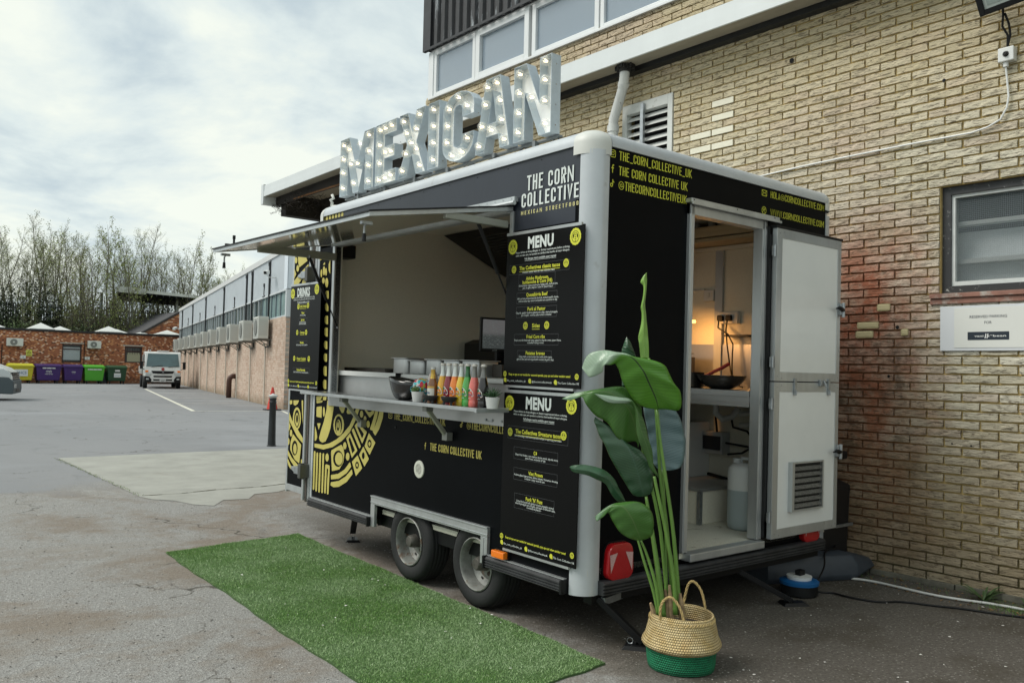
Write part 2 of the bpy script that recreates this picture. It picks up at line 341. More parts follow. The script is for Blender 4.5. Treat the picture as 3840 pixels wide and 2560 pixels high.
def sheet(name, poly, z, mt, kind='structure', thick=0):
    b = MB(); b.flat(poly, lambda u, v, d: (u, v, d), z); return b.build(name, mt, kind=kind)
pts = [(2.62,13.44),(4.4,13.5),(9.2,13.4),(9.2,9.3)]
e_ = [(7.2,9.2),(6.0,9.13),(5.0,9.16),(4.2,9.05),(3.9,8.82),(3.62,8.78),(3.45,8.50),(3.2,8.55),(3.0,8.25),(2.86,8.42),(2.78,8.75),(2.62,8.95),(2.57,9.2)]
sheet('concrete_slab', pts+e_, .004, conc)
crack = M('joint_dirt', (.075, .07, .045), .95, var=.3, vs=20)
cr_ = MB(); P_ = [(2.6,9.24),(3.0,9.2),(3.4,9.3),(3.9,9.28),(4.4,9.42),(4.9,9.4),(5.6,9.5),(7,9.5)]
for a, b in zip(P_, P_[1:]):
    n_ = 6
    for i in range(n_):
        t0, t1 = i/n_, (i+1)/n_; w = random.uniform(.004, .022)
        p0 = (a[0]+(b[0]-a[0])*t0, a[1]+(b[1]-a[1])*t0+random.uniform(-.01,.01)); p1 = (a[0]+(b[0]-a[0])*t1, a[1]+(b[1]-a[1])*t1)
        cr_.add([(p0[0],p0[1]-w,.007),(p1[0],p1[1]-w,.007),(p1[0],p1[1]+w,.007),(p0[0],p0[1]+w,.007)], [(0,1,2,3)])
cr_.build('slab_crack', crack, kind='structure')
paint = M('worn_road_paint', (.60, .60, .52), .8, var=.2, vs=5, dirt=((.28,.29,.29), 3.5, .56))
def line(a, b, w=.1, name='painted_line', z=.005):
    a = Vector((*a, 0)); b = Vector((*b, 0)); d = (b-a).normalized(); p = Vector((-d.y, d.x, 0))*w/2
    mb = MB(); mb.add([(q.x, q.y, z) for q in (a-p, b-p, b+p, a+p)], [(0,1,2,3)]); return mb.build(name, paint, kind='structure')
line((13.71,48.8), (8.54,25.42), .13)
for a, b in (((8.56,25.45),(10.95,24.93)), ((9.72,30.75),(12.3,30.2)), ((10.9,36.0),(13.5,35.4)), ((12.1,41.4),(14.6,40.8)), ((13.2,46.4),(15.7,45.9)), ((11.09,24.91),(10.47,22.95))): line(a, b, .09)
for a, b in (((2.0,8.72),(2.44,8.92)), ((.4,6.6),(.75,6.66)), ((1.45,4.55),(1.62,4.50)), ((1.25,4.15),(1.42,4.2))): pass

# artificial turf
turf = thing('turf_mat', 'long green artificial grass mat laid beside the trailer wheels', 'turf mat', (2.4, 4.6, 0))
TQ = [(1.97,6.36),(3.06,6.5),(2.915,2.84),(1.83,2.72)]
tl = [(x-2.4, y-4.6) for x, y in TQ]
wob = lambda x, y: (x+.007*math.sin(y*4.1)+.004*math.sin(y*17), y+.009*math.sin(x*9+1)+.004*math.sin(x*31))
tl2 = [wob(tl[i][0]+(tl[(i+1)%4][0]-tl[i][0])*k/40, tl[i][1]+(tl[(i+1)%4][1]-tl[i][1])*k/40) for i in range(4) for k in range(40)]
MB().prism(tl2, lambda u, v, d: (u, v, d), .010, .0).build('mat_backing', M('turf_backing', (.05, .10, .03), .95), turf)
n_ = 230000; a = rng.random((n_, 2)); c4 = [np.array(p) for p in tl]
P = (c4[0]*((1-a[:,:1])*(1-a[:,1:]))+c4[1]*(a[:,:1]*(1-a[:,1:]))+c4[2]*(a[:,:1]*a[:,1:])+c4[3]*((1-a[:,:1])*a[:,1:]))
P = np.c_[P[:,0]+.007*np.sin(P[:,1]*4.1)+.004*np.sin(P[:,1]*17), P[:,1]+.009*np.sin(P[:,0]*9+1)+.004*np.sin(P[:,0]*31)]+rng.normal(0, .003, (n_, 2)); th = rng.random(n_)*2*PI; h = .004+.007*rng.random(n_); w = .0010+.0010*rng.random(n_)
lean = rng.normal(0, .005, (n_, 2)) + np.array([-.003, -.004])*rng.random((n_, 1))
V = np.zeros((n_*3, 3)); V[0::3, :2] = P+np.c_[np.cos(th), np.sin(th)]*w[:, None]; V[1::3, :2] = P-np.c_[np.cos(th), np.sin(th)]*w[:, None]; V[0::3, 2] = V[1::3, 2] = .009
V[2::3, :2] = P+lean; V[2::3, 2] = .009+h
me = bpy.data.meshes.new('grass_blades'); me.vertices.add(n_*3); me.vertices.foreach_set('co', V.ravel()); me.loops.add(n_*3); me.loops.foreach_set('vertex_index', np.arange(n_*3)); me.polygons.add(n_)
me.polygons.foreach_set('loop_start', np.arange(0, n_*3, 3)); me.update(calc_edges=True)
mt, t, b, q = shader('turf_blade')
isl = q['geo'].outputs['Random Per Island']; c_ = q['mix'](q['rng'](isl, 0, 1), (.10, .25, .045), (.30, .47, .16)); c_ = q['mix'](q['rng'](isl, .90, .92), c_, (.42, .52, .27)); c_ = q['mix'](q['rng'](q['noise'](2.2, 4), .35, .7, 0, .35), c_, (.13, .31, .05))
c_ = q['mix'](q['rng'](q['noise'](1.3, 4, .6), .42, .62, 0, .6), c_, (.46, .60, .36))  # pale patches put the turf's sheen into the blade colour
q['L'](c_, b.inputs['Base Color']); b.inputs['Roughness'].default_value = .34
me.materials.append(mt); o = bpy.data.objects.new('grass_blades', me); COL.objects.link(o); o.parent = turf; o['kind'] = 'stuff'
# loose stones, petals, leaves
def scatter(name, n, fn, smin, smax, mts, flatz=.6, label=None):
    mb = MB()
    for i in range(n):
        x, y = fn(); s = random.uniform(smin, smax)*random.choice((1, 1, .6)); z = random.uniform(0, 1)
        vs = [(x+s*math.cos(k*PI/2+z)*random.uniform(.6,1.2), y+s*math.sin(k*PI/2+z)*random.uniform(.6,1.2), s*flatz*.45) for k in range(4)]+[(x, y, s*flatz), (x, y, .0)]
        mb.add(vs, [(0,1,4),(1,2,4),(2,3,4),(3,0,4),(1,0,5),(2,1,5),(3,2,5),(0,3,5)])
    return mb.build(name, mts, kind='stuff')
def area1():
    while True:
        x = random.uniform(-1.5, 3.4); y = 2.2+random.random()**1.6*8
        if not (1.8 < x < 3.15 and y < 6.6): return x, y
scatter('loose_gravel', 7000, area1, .003, .009, M('gravel_stone', (.27, .26, .24), .9, isl=.65))
def area2(): x = random.uniform(2.9, 5.85); return x, random.uniform(1.4, 3.2) if x > 3.3 else random.uniform(2.2, 3.0)
scatter('grit_by_wall', 2600, area2, .002, .006, M('grit_stone', (.17, .16, .14), .9, isl=.7))
def area3(): return (random.uniform(3.2, 5.7), random.uniform(1.5, 2.95)) if random.random() < .7 else (random.uniform(2, 3.0), random.uniform(3, 6))
pm = MB()
for i in range(55):
    x, y = area3(); s = random.uniform(.004, .009); a0 = random.random()*6; zb = .019 if (x < 3.05 and y > 2.8) else .003
    pm.add([(x+s*math.cos(a0+k*PI/3)*random.uniform(.6,1.2), y+s*math.sin(a0+k*PI/3)*random.uniform(.6,1.2), zb+random.uniform(0,.004)) for k in range(6)], [(0,1,2,3,4,5)])
pm.build('fallen_petals', M('petal_white', (.75, .74, .72), .8), kind='stuff')

# ================================================================== BRICKWORK helper (local s, off, z)
CAMS = 3840/36*29.647
def px(P):
    v = Vector(P)-CAM; z = v.dot(fw)
    if z <= .01: return (-9e9, 0, z)
    return (1920+CAMS*v.dot(rt2)/z, 1280-CAMS*v.dot(up2)/z, z)
def brick_mesh(name, bl, bh, th, mt, rough=.0022, nx=4, seed=0):
    rr = random.Random(seed); mb = MB(); nz = 2; vs = []
    for j in range(nz+1):
        for i in range(nx+1):
            x = -bl/2+bl*i/nx; z = -bh/2+bh*j/nz; e = (i in (0, nx)) or (j in (0, nz))
            vs.append((x+rr.uniform(-1,1)*rough*.9, th+rr.uniform(-1.2, 1)*rough*(1.6 if not e else .9)-(.002 if e else 0), z+rr.uniform(-1,1)*rough*.7))
    n1_ = nx+1; fs = [(j*n1_+i+1, j*n1_+i, (j+1)*n1_+i, (j+1)*n1_+i+1) for j in range(nz) for i in range(nx)]
    ring = [i for i in range(n1_)]+[j*n1_+nx for j in range(1, nz+1)]+[nz*n1_+i for i in range(nx-1, -1, -1)]+[j*n1_ for j in range(nz-1, 0, -1)]
    o = len(vs); vs += [(vs[i][0], 0, vs[i][2]) for i in ring]; k = len(ring)
    fs += [(ring[i], ring[(i+1)%k], o+(i+1)%k, o+i) for i in range(k)]
    mb.add(vs, fs); return mb, vs, fs
def course(parent, frame, mt, s0, s1, z0, z1, bl, bh, gap, th, holes=(), off=0., nparts=300, nx=4, rough=.0022, hidden=lambda p: False, name='brick', header=False, seed=1, ext_keep=None):
    rr = random.Random(seed); var = [brick_mesh(name, bl-gap, bh-gap, th, mt, rough, nx, seed*10+k) for k in range(6)]
    meshes = []
    items = []; row = 0; z = z0
    while z < z1-.01:
        zc = z+bh/2; x = s0-(bl/2 if row % 2 else 0)
        cuts = [(h[0], h[1]) for h in holes if h[2] < zc < h[3]]
        while x < s1:
            segs = [(max(x, s0), min(x+bl, s1))]
            for c0, c1 in cuts:
                ns = []
                for a, b_ in segs:
                    if b_ <= c0 or a >= c1: ns.append((a, b_))
                    else:
                        if a < c0: ns.append((a, c0))
                        if b_ > c1: ns.append((c1, b_))
                segs = ns
            for a, b_ in segs:
                if b_-a > .035: items.append((a, b_, zc))
            x += bl
        z += bh; row += 1
    inv = frame; cand = []
    for k, (a, b_, zc) in enumerate(items):
        P = inv @ Vector(((a+b_)/2, off, zc)); p = px(P)
        if b_-a > bl*.98 and 0 < p[0] < 3840 and 0 < p[1] < 2560 and not hidden(p): cand.append(((P-CAM).length, k))
    cand.sort(); pick = set(k for _, k in cand[:nparts]); rest = MB(); first = [None]*6
    for k, (a, b_, zc) in enumerate(items):
        vi = rr.randrange(6); sc = (b_-a-gap)/(bl-gap); jy = rr.uniform(-.0018, .0018) if rough > .001 else 0; ra = rr.uniform(-.012, .012) if rough > .001 else 0
        if k in pick:
            if first[vi] is None:
                me = bpy.data.meshes.new(name); me.from_pydata(var[vi][1], [], var[vi][2]); me.materials.append(mt); first[vi] = me
            o = bpy.data.objects.new(name, first[vi]); COL.objects.link(o); o.parent = parent; o.location = ((a+b_)/2, off+jy, zc)
        else:
            c = (a+b_)/2; rest.add([(v[0]*sc+c, v[1]+off+jy, v[2]+zc) for v in var[vi][1]], var[vi][2])
    if rest.v: rest.build(name+'_field', mt, parent, kind='stuff')
    return len(items)
# plain bricks for far walls: one front box each
def far_course(parent, frame, mt, s0, s1, z0, z1, bl, bh, gap, th, holes=(), off=0., nparts=300, hidden=lambda p: False, name='brick', seed=2):
    return course(parent, frame, mt, s0, s1, z0, z1, bl, bh, gap, th, holes, off, nparts, 1, .0, hidden, name, seed=seed)

# ================================================================== MAIN BRICK BUILDING (right)
wa = R(-1.115); Wd = Vector((math.sin(wa), math.cos(wa), 0)); Wn = Vector((Wd.y, -Wd.x, 0)); WD = 5.886
WF = Matrix((Wd, -Wn, Vector((0,0,1)))).transposed().to_4x4(); WF.translation = Wn*WD
bld = thing('brick_building', 'tall yellow brick building with white window band behind the trailer', 'building'); bld.matrix_world = WF
def split_brick_mat():
    mt, t, b, q = shader('rustic_split_brick'); noise, rg, mix, ma = q['noise'], q['rng'], q['mix'], q['math']
    g1 = noise(1, 4, .62, stretch=(16, 15, 95), dist=.9); g2 = noise(1, 5, .7, stretch=(60, 50, 190)); big = noise(1.1, 4, .6); mid = noise(5, 4, .6)
    oi = q['nd']('ObjectInfo'); r1 = ma('FRACT', ma('ADD', oi.outputs['Random'], q['geo'].outputs['Random Per Island']))
    c = mix(rg(r1, 0, 1), (.53, .495, .38), (.68, .655, .55)); c = mix(rg(r1, .88, .9, 0, .45), c, (.46, .36, .29))
    c = mix(rg(q['z'], 2.3, 4.1, 0, .55, True), c, (.60, .48, .26))
    pk = noise(.8, 3, .5); c = mix(rg(pk, .48, .62, 0, .5), c, (.57, .46, .37))
    # red iron staining low down behind the door
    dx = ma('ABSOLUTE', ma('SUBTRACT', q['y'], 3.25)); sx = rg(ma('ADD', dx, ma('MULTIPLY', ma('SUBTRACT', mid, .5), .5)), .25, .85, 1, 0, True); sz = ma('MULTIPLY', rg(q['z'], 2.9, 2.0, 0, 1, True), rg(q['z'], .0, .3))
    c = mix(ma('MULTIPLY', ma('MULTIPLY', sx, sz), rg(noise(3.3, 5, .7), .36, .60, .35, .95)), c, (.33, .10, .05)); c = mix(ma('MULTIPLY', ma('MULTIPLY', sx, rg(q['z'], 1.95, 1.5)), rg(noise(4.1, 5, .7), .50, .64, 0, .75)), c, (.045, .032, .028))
    c = mix(ma('MULTIPLY', rg(q['z'], 1.7, .4, 0, .75, True), rg(noise(1.6, 4), .25, .5)), c, (.27, .20, .115))  # lower bricks browner: staining, with trailer shade partly painted in
    c = mix(rg(noise(1.9, 6, .7, dist=.5), .62, .74, 0, .6), c, (.10, .09, .08))
    c = mix(rg(g1, .475, .39, 0, .70), c, (.10, .075, .05)); c = mix(rg(g2, .6, .75, 0, .25), c, (.76, .73, .64))
    q['L'](c, b.inputs['Base Color']); b.inputs['Roughness'].default_value = .92; b.inputs['Specular IOR Level'].default_value = .2
    n1_ = q['bump'](g1, .9, .016); q['L'](q['bump'](g2, .5, .004, n1_), b.inputs['Normal']); return mt
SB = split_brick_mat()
def mortar_mat():
    mt, t, b, q = shader('ochre_mortar'); noise, rg, mix, ma = q['noise'], q['rng'], q['mix'], q['math']
    c = mix(rg(noise(14, 5), .3, .7), (.42, .31, .12), (.58, .44, .19)); dx = ma('ABSOLUTE', ma('SUBTRACT', q['y'], 3.25)); sx = rg(dx, .25, .8, 1, 0, True)
    c = mix(ma('MULTIPLY', sx, rg(q['z'], 2.9, 2.0, 0, .85, True)), c, (.17, .05, .025)); c = mix(rg(q['z'], .5, .1), c, (.10, .085, .04))
    q['L'](c, b.inputs['Base Color']); b.inputs['Roughness'].default_value = .95; q['L'](q['bump'](noise(90, 4), .4), b.inputs['Normal']); return mt
MO = mortar_mat()
# wall core with openings: (s0,s1,z0,z1)
WIN = (1.16, 2.487, 1.966, 2.692); LOU = (4.80, 5.40, 3.1155, 3.902)
core = MB()
def slab_holes(mb, s0, s1, z0, z1, holes, o0, o1, m=0):
    xs = sorted({s0, s1, *[h[0] for h in holes], *[h[1] for h in holes]}); zs = sorted({z0, z1, *[h[2] for h in holes], *[h[3] for h in holes]})
    for i in range(len(xs)-1):
        for j in range(len(zs)-1):
            cx, cz = (xs[i]+xs[i+1])/2, (zs[j]+zs[j+1])/2
            if any(h[0] < cx < h[1] and h[2] < cz < h[3] for h in holes): continue
            mb.box(xs[i], xs[i+1], o0, o1, zs[j], zs[j+1], m)
slab_holes(core, -4, 8.75, 0, 4.78, [WIN, LOU], -.25, -.0185)
core.build('wall_core', MO, bld)
MB().box(-4, 8.75, -6, -5.8, 0, 6.9).box(8.55, 8.75, -5.8, -.25, 0, 6.9).box(-4, 8.75, -6, -.02, 6.9, 7.0).box(-4, -3.8, -5.8, -.25, 0, 6.9).build('side_and_back_wall', MO, bld)
MB().box(-3.8, 8.5, -5.7, -.3, -.01, .02).box(-3.8, 8.5, -5.7, -.26, 4.45, 4.55).build('inner_floor', M('office_floor', (.30, .30, .29), .8), bld)
def hid(p):
    x, y, _ = p
    if x < 3090: return y > (480+(x-2170)*.26 if x > 2170 else 470+(2170-x)*.28) or (1290 < x < 2130 and y > 800-(x-1290)*.5)
    return 3520 < x and 1140 < y < 1320
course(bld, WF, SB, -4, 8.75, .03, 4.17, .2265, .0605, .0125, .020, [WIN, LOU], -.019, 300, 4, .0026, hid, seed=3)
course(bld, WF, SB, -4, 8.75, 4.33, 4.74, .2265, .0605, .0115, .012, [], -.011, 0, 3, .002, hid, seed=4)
# concrete plinth at the foot
pl = MB()
for k in range(22): pl.box(-4+k*.58, -4+k*.58+.57, -.012, .022, 0, .032+random.uniform(0, .012))
pl.build('plinth', M('stained_concrete', (.13, .125, .10), .9, var=.35, vs=9, bump=.3, bs=30), bld, bevel=.004)
# a run of replaced white bricks and patches
wb = M('new_white_brick', (.72, .70, .58), .85, bump=.4, bs=40)
for s, z in ((4.17,3.66),(4.19,3.54),(4.16,3.42),(4.40,3.42),(4.21,3.29),(4.43,3.29)):
    z = .03+round((z-.03)/.0605)*.0605+.0605/2; r_ = round((z-.03)/.0605-.5)
    s = -4+round((s+4)/.2265)*.2265+(.2265/2 if r_ % 2 == 0 else 0)
    MB().box(s-.107, s+.107, -.006, .0055, z-.0255, z+.0255).build('replaced_brick', wb, bld, bevel=.003)
cream = M('bare_brick_patch', (.50, .44, .26), .9, bump=.3, bs=25)
for s, z, w, h in ((2.87,1.89,.095,.052),(2.985,1.765,.16,.05),(3.01,1.70,.13,.052),(2.72,1.71,.05,.05)):
    MB().box(s-w/2, s+w/2, -.006, .006, z-h/2, z+h/2).build('worn_brick_patch', cream, bld, bevel=.012)
for s, z, r in ((2.77,1.745,.013),(2.83,1.40,.010),(3.62,3.87,.02),(2.46,3.42,.012),(2.40,.96,.006),(2.28,.955,.006)): MB().lathe([(r, 0), (r*.8, .0012), (0, .0012)], 9, T=Matrix.Translation((s, .004, z)) @ Matrix.Rotation(-PI/2, 4, 'X')).build('drill_hole', dark, bld)
# ground-floor window
wf_b = M('flaking_black_frame', (.025, .027, .030), .5, dirt=((.50, .52, .50), 22, .60)); wf_w = M('white_casement', (.60, .63, .62), .4, var=.1, vs=10)
f = MB(); s0, s1, z0, z1 = WIN
for a in ((s0, s0+.055, z0, z1), (s1-.055, s1, z0, z1), (s0+.055, s1-.055, z1-.055, z1), (s0+.055, s1-.055, z0, z0+.05)): f.box(a[0], a[1], -.13, -.045, a[2], a[3])
win = f.build('window', wf_b, bld)
i = MB(); a0, a1, b0, b1 = s0+.055, s1-.055, z0+.05, z1-.055
for a in ((a0, a0+.022, b0, b1), (a1-.022, a1, b0, b1), (a0+.022, a1-.022, b1-.022, b1), (a0+.022, a1-.022, b0, b0+.03)): i.box(a[0], a[1], -.115, -.062, a[2], a[3])
i.build('casement', wf_w, win)
mt, t, b, q = shader('wired_glass'); b.inputs['Alpha'].default_value = .22; b.inputs['Roughness'].default_value = .12; b.inputs['Base Color'].default_value = (.16, .20, .22, 1)
q['L'](q['bump'](q['noise'](70, 3), .3), b.inputs['Normal'])
MB().box(a0+.022, a1-.022, -.093, -.088, b0+.03, b1-.022).build('pane', mt, win)
wires = MB(); k = a0+.03
while k < a1-.03: wires.box(k, k+.0009, -.087, -.0862, b0+.03, b1-.022); k += .0125
k = b0+.035
while k < b1-.03: wires.box(a0+.022, a1-.022, -.0858, -.085, k, k+.0009); k += .0125
wires.build('glass_wire', M('wire_grey', (.22, .25, .26), .5), win)
bk = MB(); bk.box(s0-.2, s1+.2, -.62, -.6, z0-.3, z1+.2).box(s0, s1, -.60, -.3, z0-.05, z0-.03); bk.build('room_behind', M('room_dark', (.04, .05, .055), .8), win)
sh = MB(); sh.box(s0, s1, -.22, -.135, 2.435, 2.462).box(s0, s1, -.22, -.135, 2.175, 2.205); sh.build('shelf', M('shelf_white', (.62, .66, .64), .6), win)
MB().box(s0, s1, -.235, -.225, z0, 2.40).build('pinned_paper', M('paper_white', (.82, .88, .90), .8, var=.1, vs=6), win)
sb = MB(); sb.box(s0-.02, s1+.055, -.06, .03, z0-.035, z0-.004).box(s0-.02, s1+.055, -.04, .016, z0-.075, z0-.037); sb.build('window_sill', M('sill_red_grey', (.24, .12, .09), .7, var=.3, vs=7, dirt=((.40, .38, .34), 5, .5)), bld, bevel=.004)
# louvred vent
lv = MB(); s0, s1, z0, z1 = LOU; wl = M('louvre_white', (.58, .60, .58), .5, dirt=((.28, .27, .24), 13, .60))
for a in ((s0, s0+.055, z0, z1), (s1-.055, s1, z0, z1), (s0+.055, s1-.055, z1-.09, z1), (s0+.055, s1-.055, z0, z0+.05)): lv.box(a[0], a[1], -.06, .012, a[2], a[3])
lou = lv.build('louvre_vent', wl, bld, bevel=.003)
for k in range(9):
    z = z0+.075+k*.072; MB().add([(s0+.055,.0,z-.022),(s1-.055,.0,z-.022),(s1-.055,-.05,z+.028),(s0+.055,-.05,z+.028),(s0+.055,.002,z-.027),(s1-.055,.002,z-.027),(s1-.055,-.05,z+.022),(s0+.055,-.05,z+.022)], [(0,3,2,1),(4,5,6,7),(0,1,5,4),(2,3,7,6),(0,4,7,3),(1,2,6,5)]).build('louvre_slat', wl, lou)
MB().box(s0+.055, s1-.055, -.12, -.10, z0+.04, z1-.05).build('vent_back', dark, lou)
MB().box(5.115, 5.15, .014, .045, 3.0, 3.87).build('channel_bar', galv, lou)
# fascia, gutter soffit
fz = M('white_fascia', (.62, .66, .67), .4, var=.05, vs=2, stretch=(1, 1, .3)); sf = M('weathered_soffit', (.30, .275, .22), .85, var=.15, vs=7, stretch=(1, .3, 1), bump=.2, bs=30)
def slope(s, z): return z-.0165*(max(s, 6)-6)
fa = MB()
for (sa, sb_) in ((-4, 6), (6, 12.88)):
    for (p0, p1, o0, o1) in ((4.20, 4.283, .285, .305), (4.283, 4.375, .285, .298)):
        d0, d1 = [slope(sa, p0), slope(sa, p1)], [slope(sb_, p0), slope(sb_, p1)]
        fa.add([(sa,o0,d0[0]),(sb_,o0,d1[0]),(sb_,o0,d1[1]),(sa,o0,d0[1]),(sa,o1,d0[0]),(sb_,o1,d1[0]),(sb_,o1,d1[1]),(sa,o1,d0[1])], [(0,3,2,1),(4,5,6,7),(0,1,5,4),(3,7,6,2),(0,4,7,3),(1,2,6,5)])
fa.build('fascia_board', fz, bld)
sm = MB()
for (sa, sb_) in ((-4, 6), (6, 12.86)):
    a_, b__ = slope(sa, 4.205), slope(sb_, 4.205); sm.add([(sa,.285,a_),(sb_,.285,b__),(sb_,.09,b__+.012),(sa,.09,a_+.012),(sa,.285,a_+.02),(sb_,.285,b__+.02),(sb_,.09,b__+.04),(sa,.09,a_+.04)], [(0,1,2,3),(7,6,5,4),(3,2,6,7)])
sm.build('soffit_board', sf, bld)
MB().box(-4, 8.75, .0, .085, 4.172, 4.30).box(-4, 8.75, -.01, .284, 4.30, 4.33).box(-4, 8.75, .0, .06, 4.33, 4.345).build('gutter_back', M('tarred_board', (.012, .013, .014), .6, var=.4, vs=8), bld)
pc = M('porch_timber', (.020, .016, .013), .8, var=.5, vs=6)
pb = MB()
pb.box(8.76, 12.84, .05, .09, 3.98, 4.22).box(8.76, 12.84, -4.6, .09, 4.22, 4.28).box(12.66, 12.84, -4.6, .0, 3.81, 4.2).box(8.76, 12.6, -.7, -.6, 3.85, 4.2).box(8.76, 12.6, -2.1, -2.0, 3.83, 4.2).box(8.76, 12.6, -3.2, -3.1, 3.81, 4.2).box(8.75, 8.8, -4.6, 0, 3.2, 4.2)
pb.build('porch_roof', pc, bld)
MB().box(8.8, 12.6, -.58, .04, 4.13, 4.145).build('porch_ceiling_board', M('porch_ceiling', (.26, .22, .16), .8, var=.1, vs=30, stretch=(1, 8, 1)), bld)
MB().box(12.84, 12.93, -.02, .31, 3.965, 4.285).build('fascia_end_cap', fz, bld, bevel=.004)
ro = M('rusty_flashing', (.19, .085, .03), .85, var=.5, vs=18)
MB().box(9.4, 12.2, .092, .098, 3.975, 4.0).build('rusty_flashing', ro, bld)
# twiggy nest stuff at eaves
tw = MB()
for k in range(520):
    s = random.uniform(11.6, 12.9) if k < 330 else random.uniform(9.6, 12.6); o_ = random.uniform(-.2, .22) if k < 330 else random.uniform(-3.5, -.2); z = slope(s, 4.20)-random.uniform(.08, .26) if k < 330 else 3.82-random.random()**2*.09
    d = Vector((random.uniform(-1,1), random.uniform(-1,1), random.uniform(-.7,.7)))*.09; tw.tube([(s, o_, z), (s+d.x, o_+d.y, z+d.z)], .0028, 3, caps=False)
tw.build('nest_twigs', M('dry_twig', (.028, .022, .017), .9), bld, kind='stuff')
# downpipe
dpm = M('downpipe_grey_white', (.56, .58, .57), .5, dirt=((.06, .06, .055), 26, .60), var=.08, vs=9)
dp = MB(); dp.tube([(5.43,.105,2.3),(5.43,.105,3.66),(5.43,.105,3.705)], .047, 16).tube([(5.43,.105,3.65),(5.43,.105,3.71)], .056, 16).tube([(5.43,.105,3.70),(5.425,.105,3.765),(5.27,.15,4.03),(5.225,.185,4.10),(5.215,.19,4.19)], .046, 16).tube([(5.268,.15,4.035),(5.25,.163,4.065)], .054, 16)
dpo = dp.build('downpipe', dpm, bld, smooth=True)
cf = MB()
for k in range(26):
    a = k*2*PI/26; r_ = random.uniform(.055, .085); cf.box(-.014, .014, -.006, .006, -random.uniform(.01,.035), .02, T=Matrix.Translation((5.215+r_*math.cos(a), .19+r_*math.sin(a), 4.19)) @ Matrix.Rotation(a, 4, 'Z'))
cf.lathe([(.055, -.045), (.058, .01)], 14, T=Matrix.Translation((5.215,.19,4.19))); cf.build('crumbling_collar', M('bitumen', (.025, .025, .024), .85, var=.5, vs=30), dpo)
# upper floor windows
up_w = M('upvc_white', (.68, .71, .72), .35, var=.03, vs=2)
mt, t, b, q = shader('office_glass'); b.inputs['Base Color'].default_value = (.34, .42, .50, 1); b.inputs['Roughness'].default_value = .04; b.inputs['Alpha'].default_value = .55; b.inputs['IOR'].default_value = 1.6; b.inputs['Coat Weight'].default_value = 1  # blue-grey body colour stands in for sky mirrored in the panes
GL = mt; blm = M('blind_slat', (.80, .84, .86), .5)
def upwin(a, b_, z0, z1, blinds, fw_=.055, opening=False):
    F = MB()
    for r_ in ((a, a+fw_, z0, z1), (b_-fw_, b_, z0, z1), (a+fw_, b_-fw_, z1-fw_, z1), (a+fw_, b_-fw_, z0, z0+fw_)): F.box(r_[0], r_[1], -.07, .0 if opening else -.012, r_[2], r_[3])
    w_ = F.build('window_frame', up_w, bld, bevel=.006); MB().box(a+fw_, b_-fw_, -.05, -.044, z0+fw_, z1-fw_).build('pane', GL, w_)
    bl = MB(); z = z0+.07
    while z < z1-.05 and blinds: bl.add([(a+fw_,-.068,z),(b_-fw_,-.068,z),(b_-fw_,-.058,z+.018),(a+fw_,-.058,z+.018)], [(0,1,2,3)]); z += .02
    if blinds: bl.build('blind', blm, w_)
upwin(7.76, 8.60, 4.755, 5.335, True); upwin(6.80, 7.74, 4.755, 5.335, True, .075, True); upwin(5.76, 6.76, 4.755, 5.335, True, .06); upwin(4.62, 5.74, 4.755, 5.335, True, .05); upwin(3.55, 4.6, 4.755, 5.335, True); upwin(2.5, 3.53, 4.755, 5.335, True)
st = MB(); st.box(2.4, 8.66, -.06, .03, 4.725, 4.752).box(8.60, 8.70, -.07, .0, 4.755, 5.335).box(2.4, 8.66, -.07, -.01, 5.337, 5.36); st.build('window_sill', up_w, bld, bevel=.004)
MB().box(2.4, 8.6, -.6, -.58, 4.6, 5.9).box(2.4, 8.6, -.58, -.13, 5.34, 5.36).build('office_back', M('office_back_wall', (.34, .38, .42), .8), bld)
# black ribbed cladding
cm = M('peeling_black_cladding', (.022, .024, .028), .6, var=.5, vs=5, dirt=((.33, .37, .40), 1, .57), stretch=(9, 9, 1.6))
MB().box(-4, 8.72, -.3, .01, 5.362, 6.9).build('cladding_backing', cm, bld)
k = 0; s = 8.70
while s > 2.0:
    MB().add([(s-.105,.01,5.37),(s-.085,.045,5.37),(s-.02,.045,5.37),(s,.01,5.37),(s-.105,.01,6.88),(s-.085,.045,6.88),(s-.02,.045,6.88),(s,.01,6.88)], [(0,1,5,4),(1,2,6,5),(2,3,7,6),(0,3,2,1),(4,5,6,7)]).build('cladding_rib', cm, bld); s -= .15
MB().box(8.60, 8.76, .012, .055, 5.35, 6.9).box(-4, 8.60, .046, .06, 5.345, 5.375).build('cladding_trim', M('black_trim', (.02, .022, .026), .5, var=.4, vs=8), bld)

# wall fixtures: sign, junction box with cable, floodlight
def wp(s, off, z): return WF @ Vector((s, off, z))
sg = thing('parking_sign', 'white reserved parking notice fixed to the brick wall under the window', 'sign'); sg.matrix_world = WF @ Matrix.Translation((1.985, .004, 1.725))
MB().box(-.40, .492, 0, .006, -.148, .15).build('board', M('sign_backing', (.62, .65, .68), .35), sg, bevel=.002)
MB().box(-.36, .40, .0062, .0085, -.128, .135).build('paper_sheet', M('sign_paper', (.66, .68, .65), .6), sg)
tx = MB(); sd = M('sign_ink', (.02, .03, .05), .6)
put(tx, 'RESERVED PARKING', (.19, .0095, .066), (-1,0,0), (0,0,1), .017, .225); tx.build('lettering', sd, sg); tx = MB(); put(tx, 'FOR', (.19, .0095, .027), (-1,0,0), (0,0,1), .017, .044); tx.build('lettering', sd, sg)
fnr = lambda u, v, d: (u, d, v)
lg = MB(); lg.prism([(.065,-.078),(.315,-.078),(.315,-.025),(.065,-.025)], fnr, .0086, .0095)
lg.build('logo_plate', M('logo_navy', (.012, .022, .035), .5), sg)
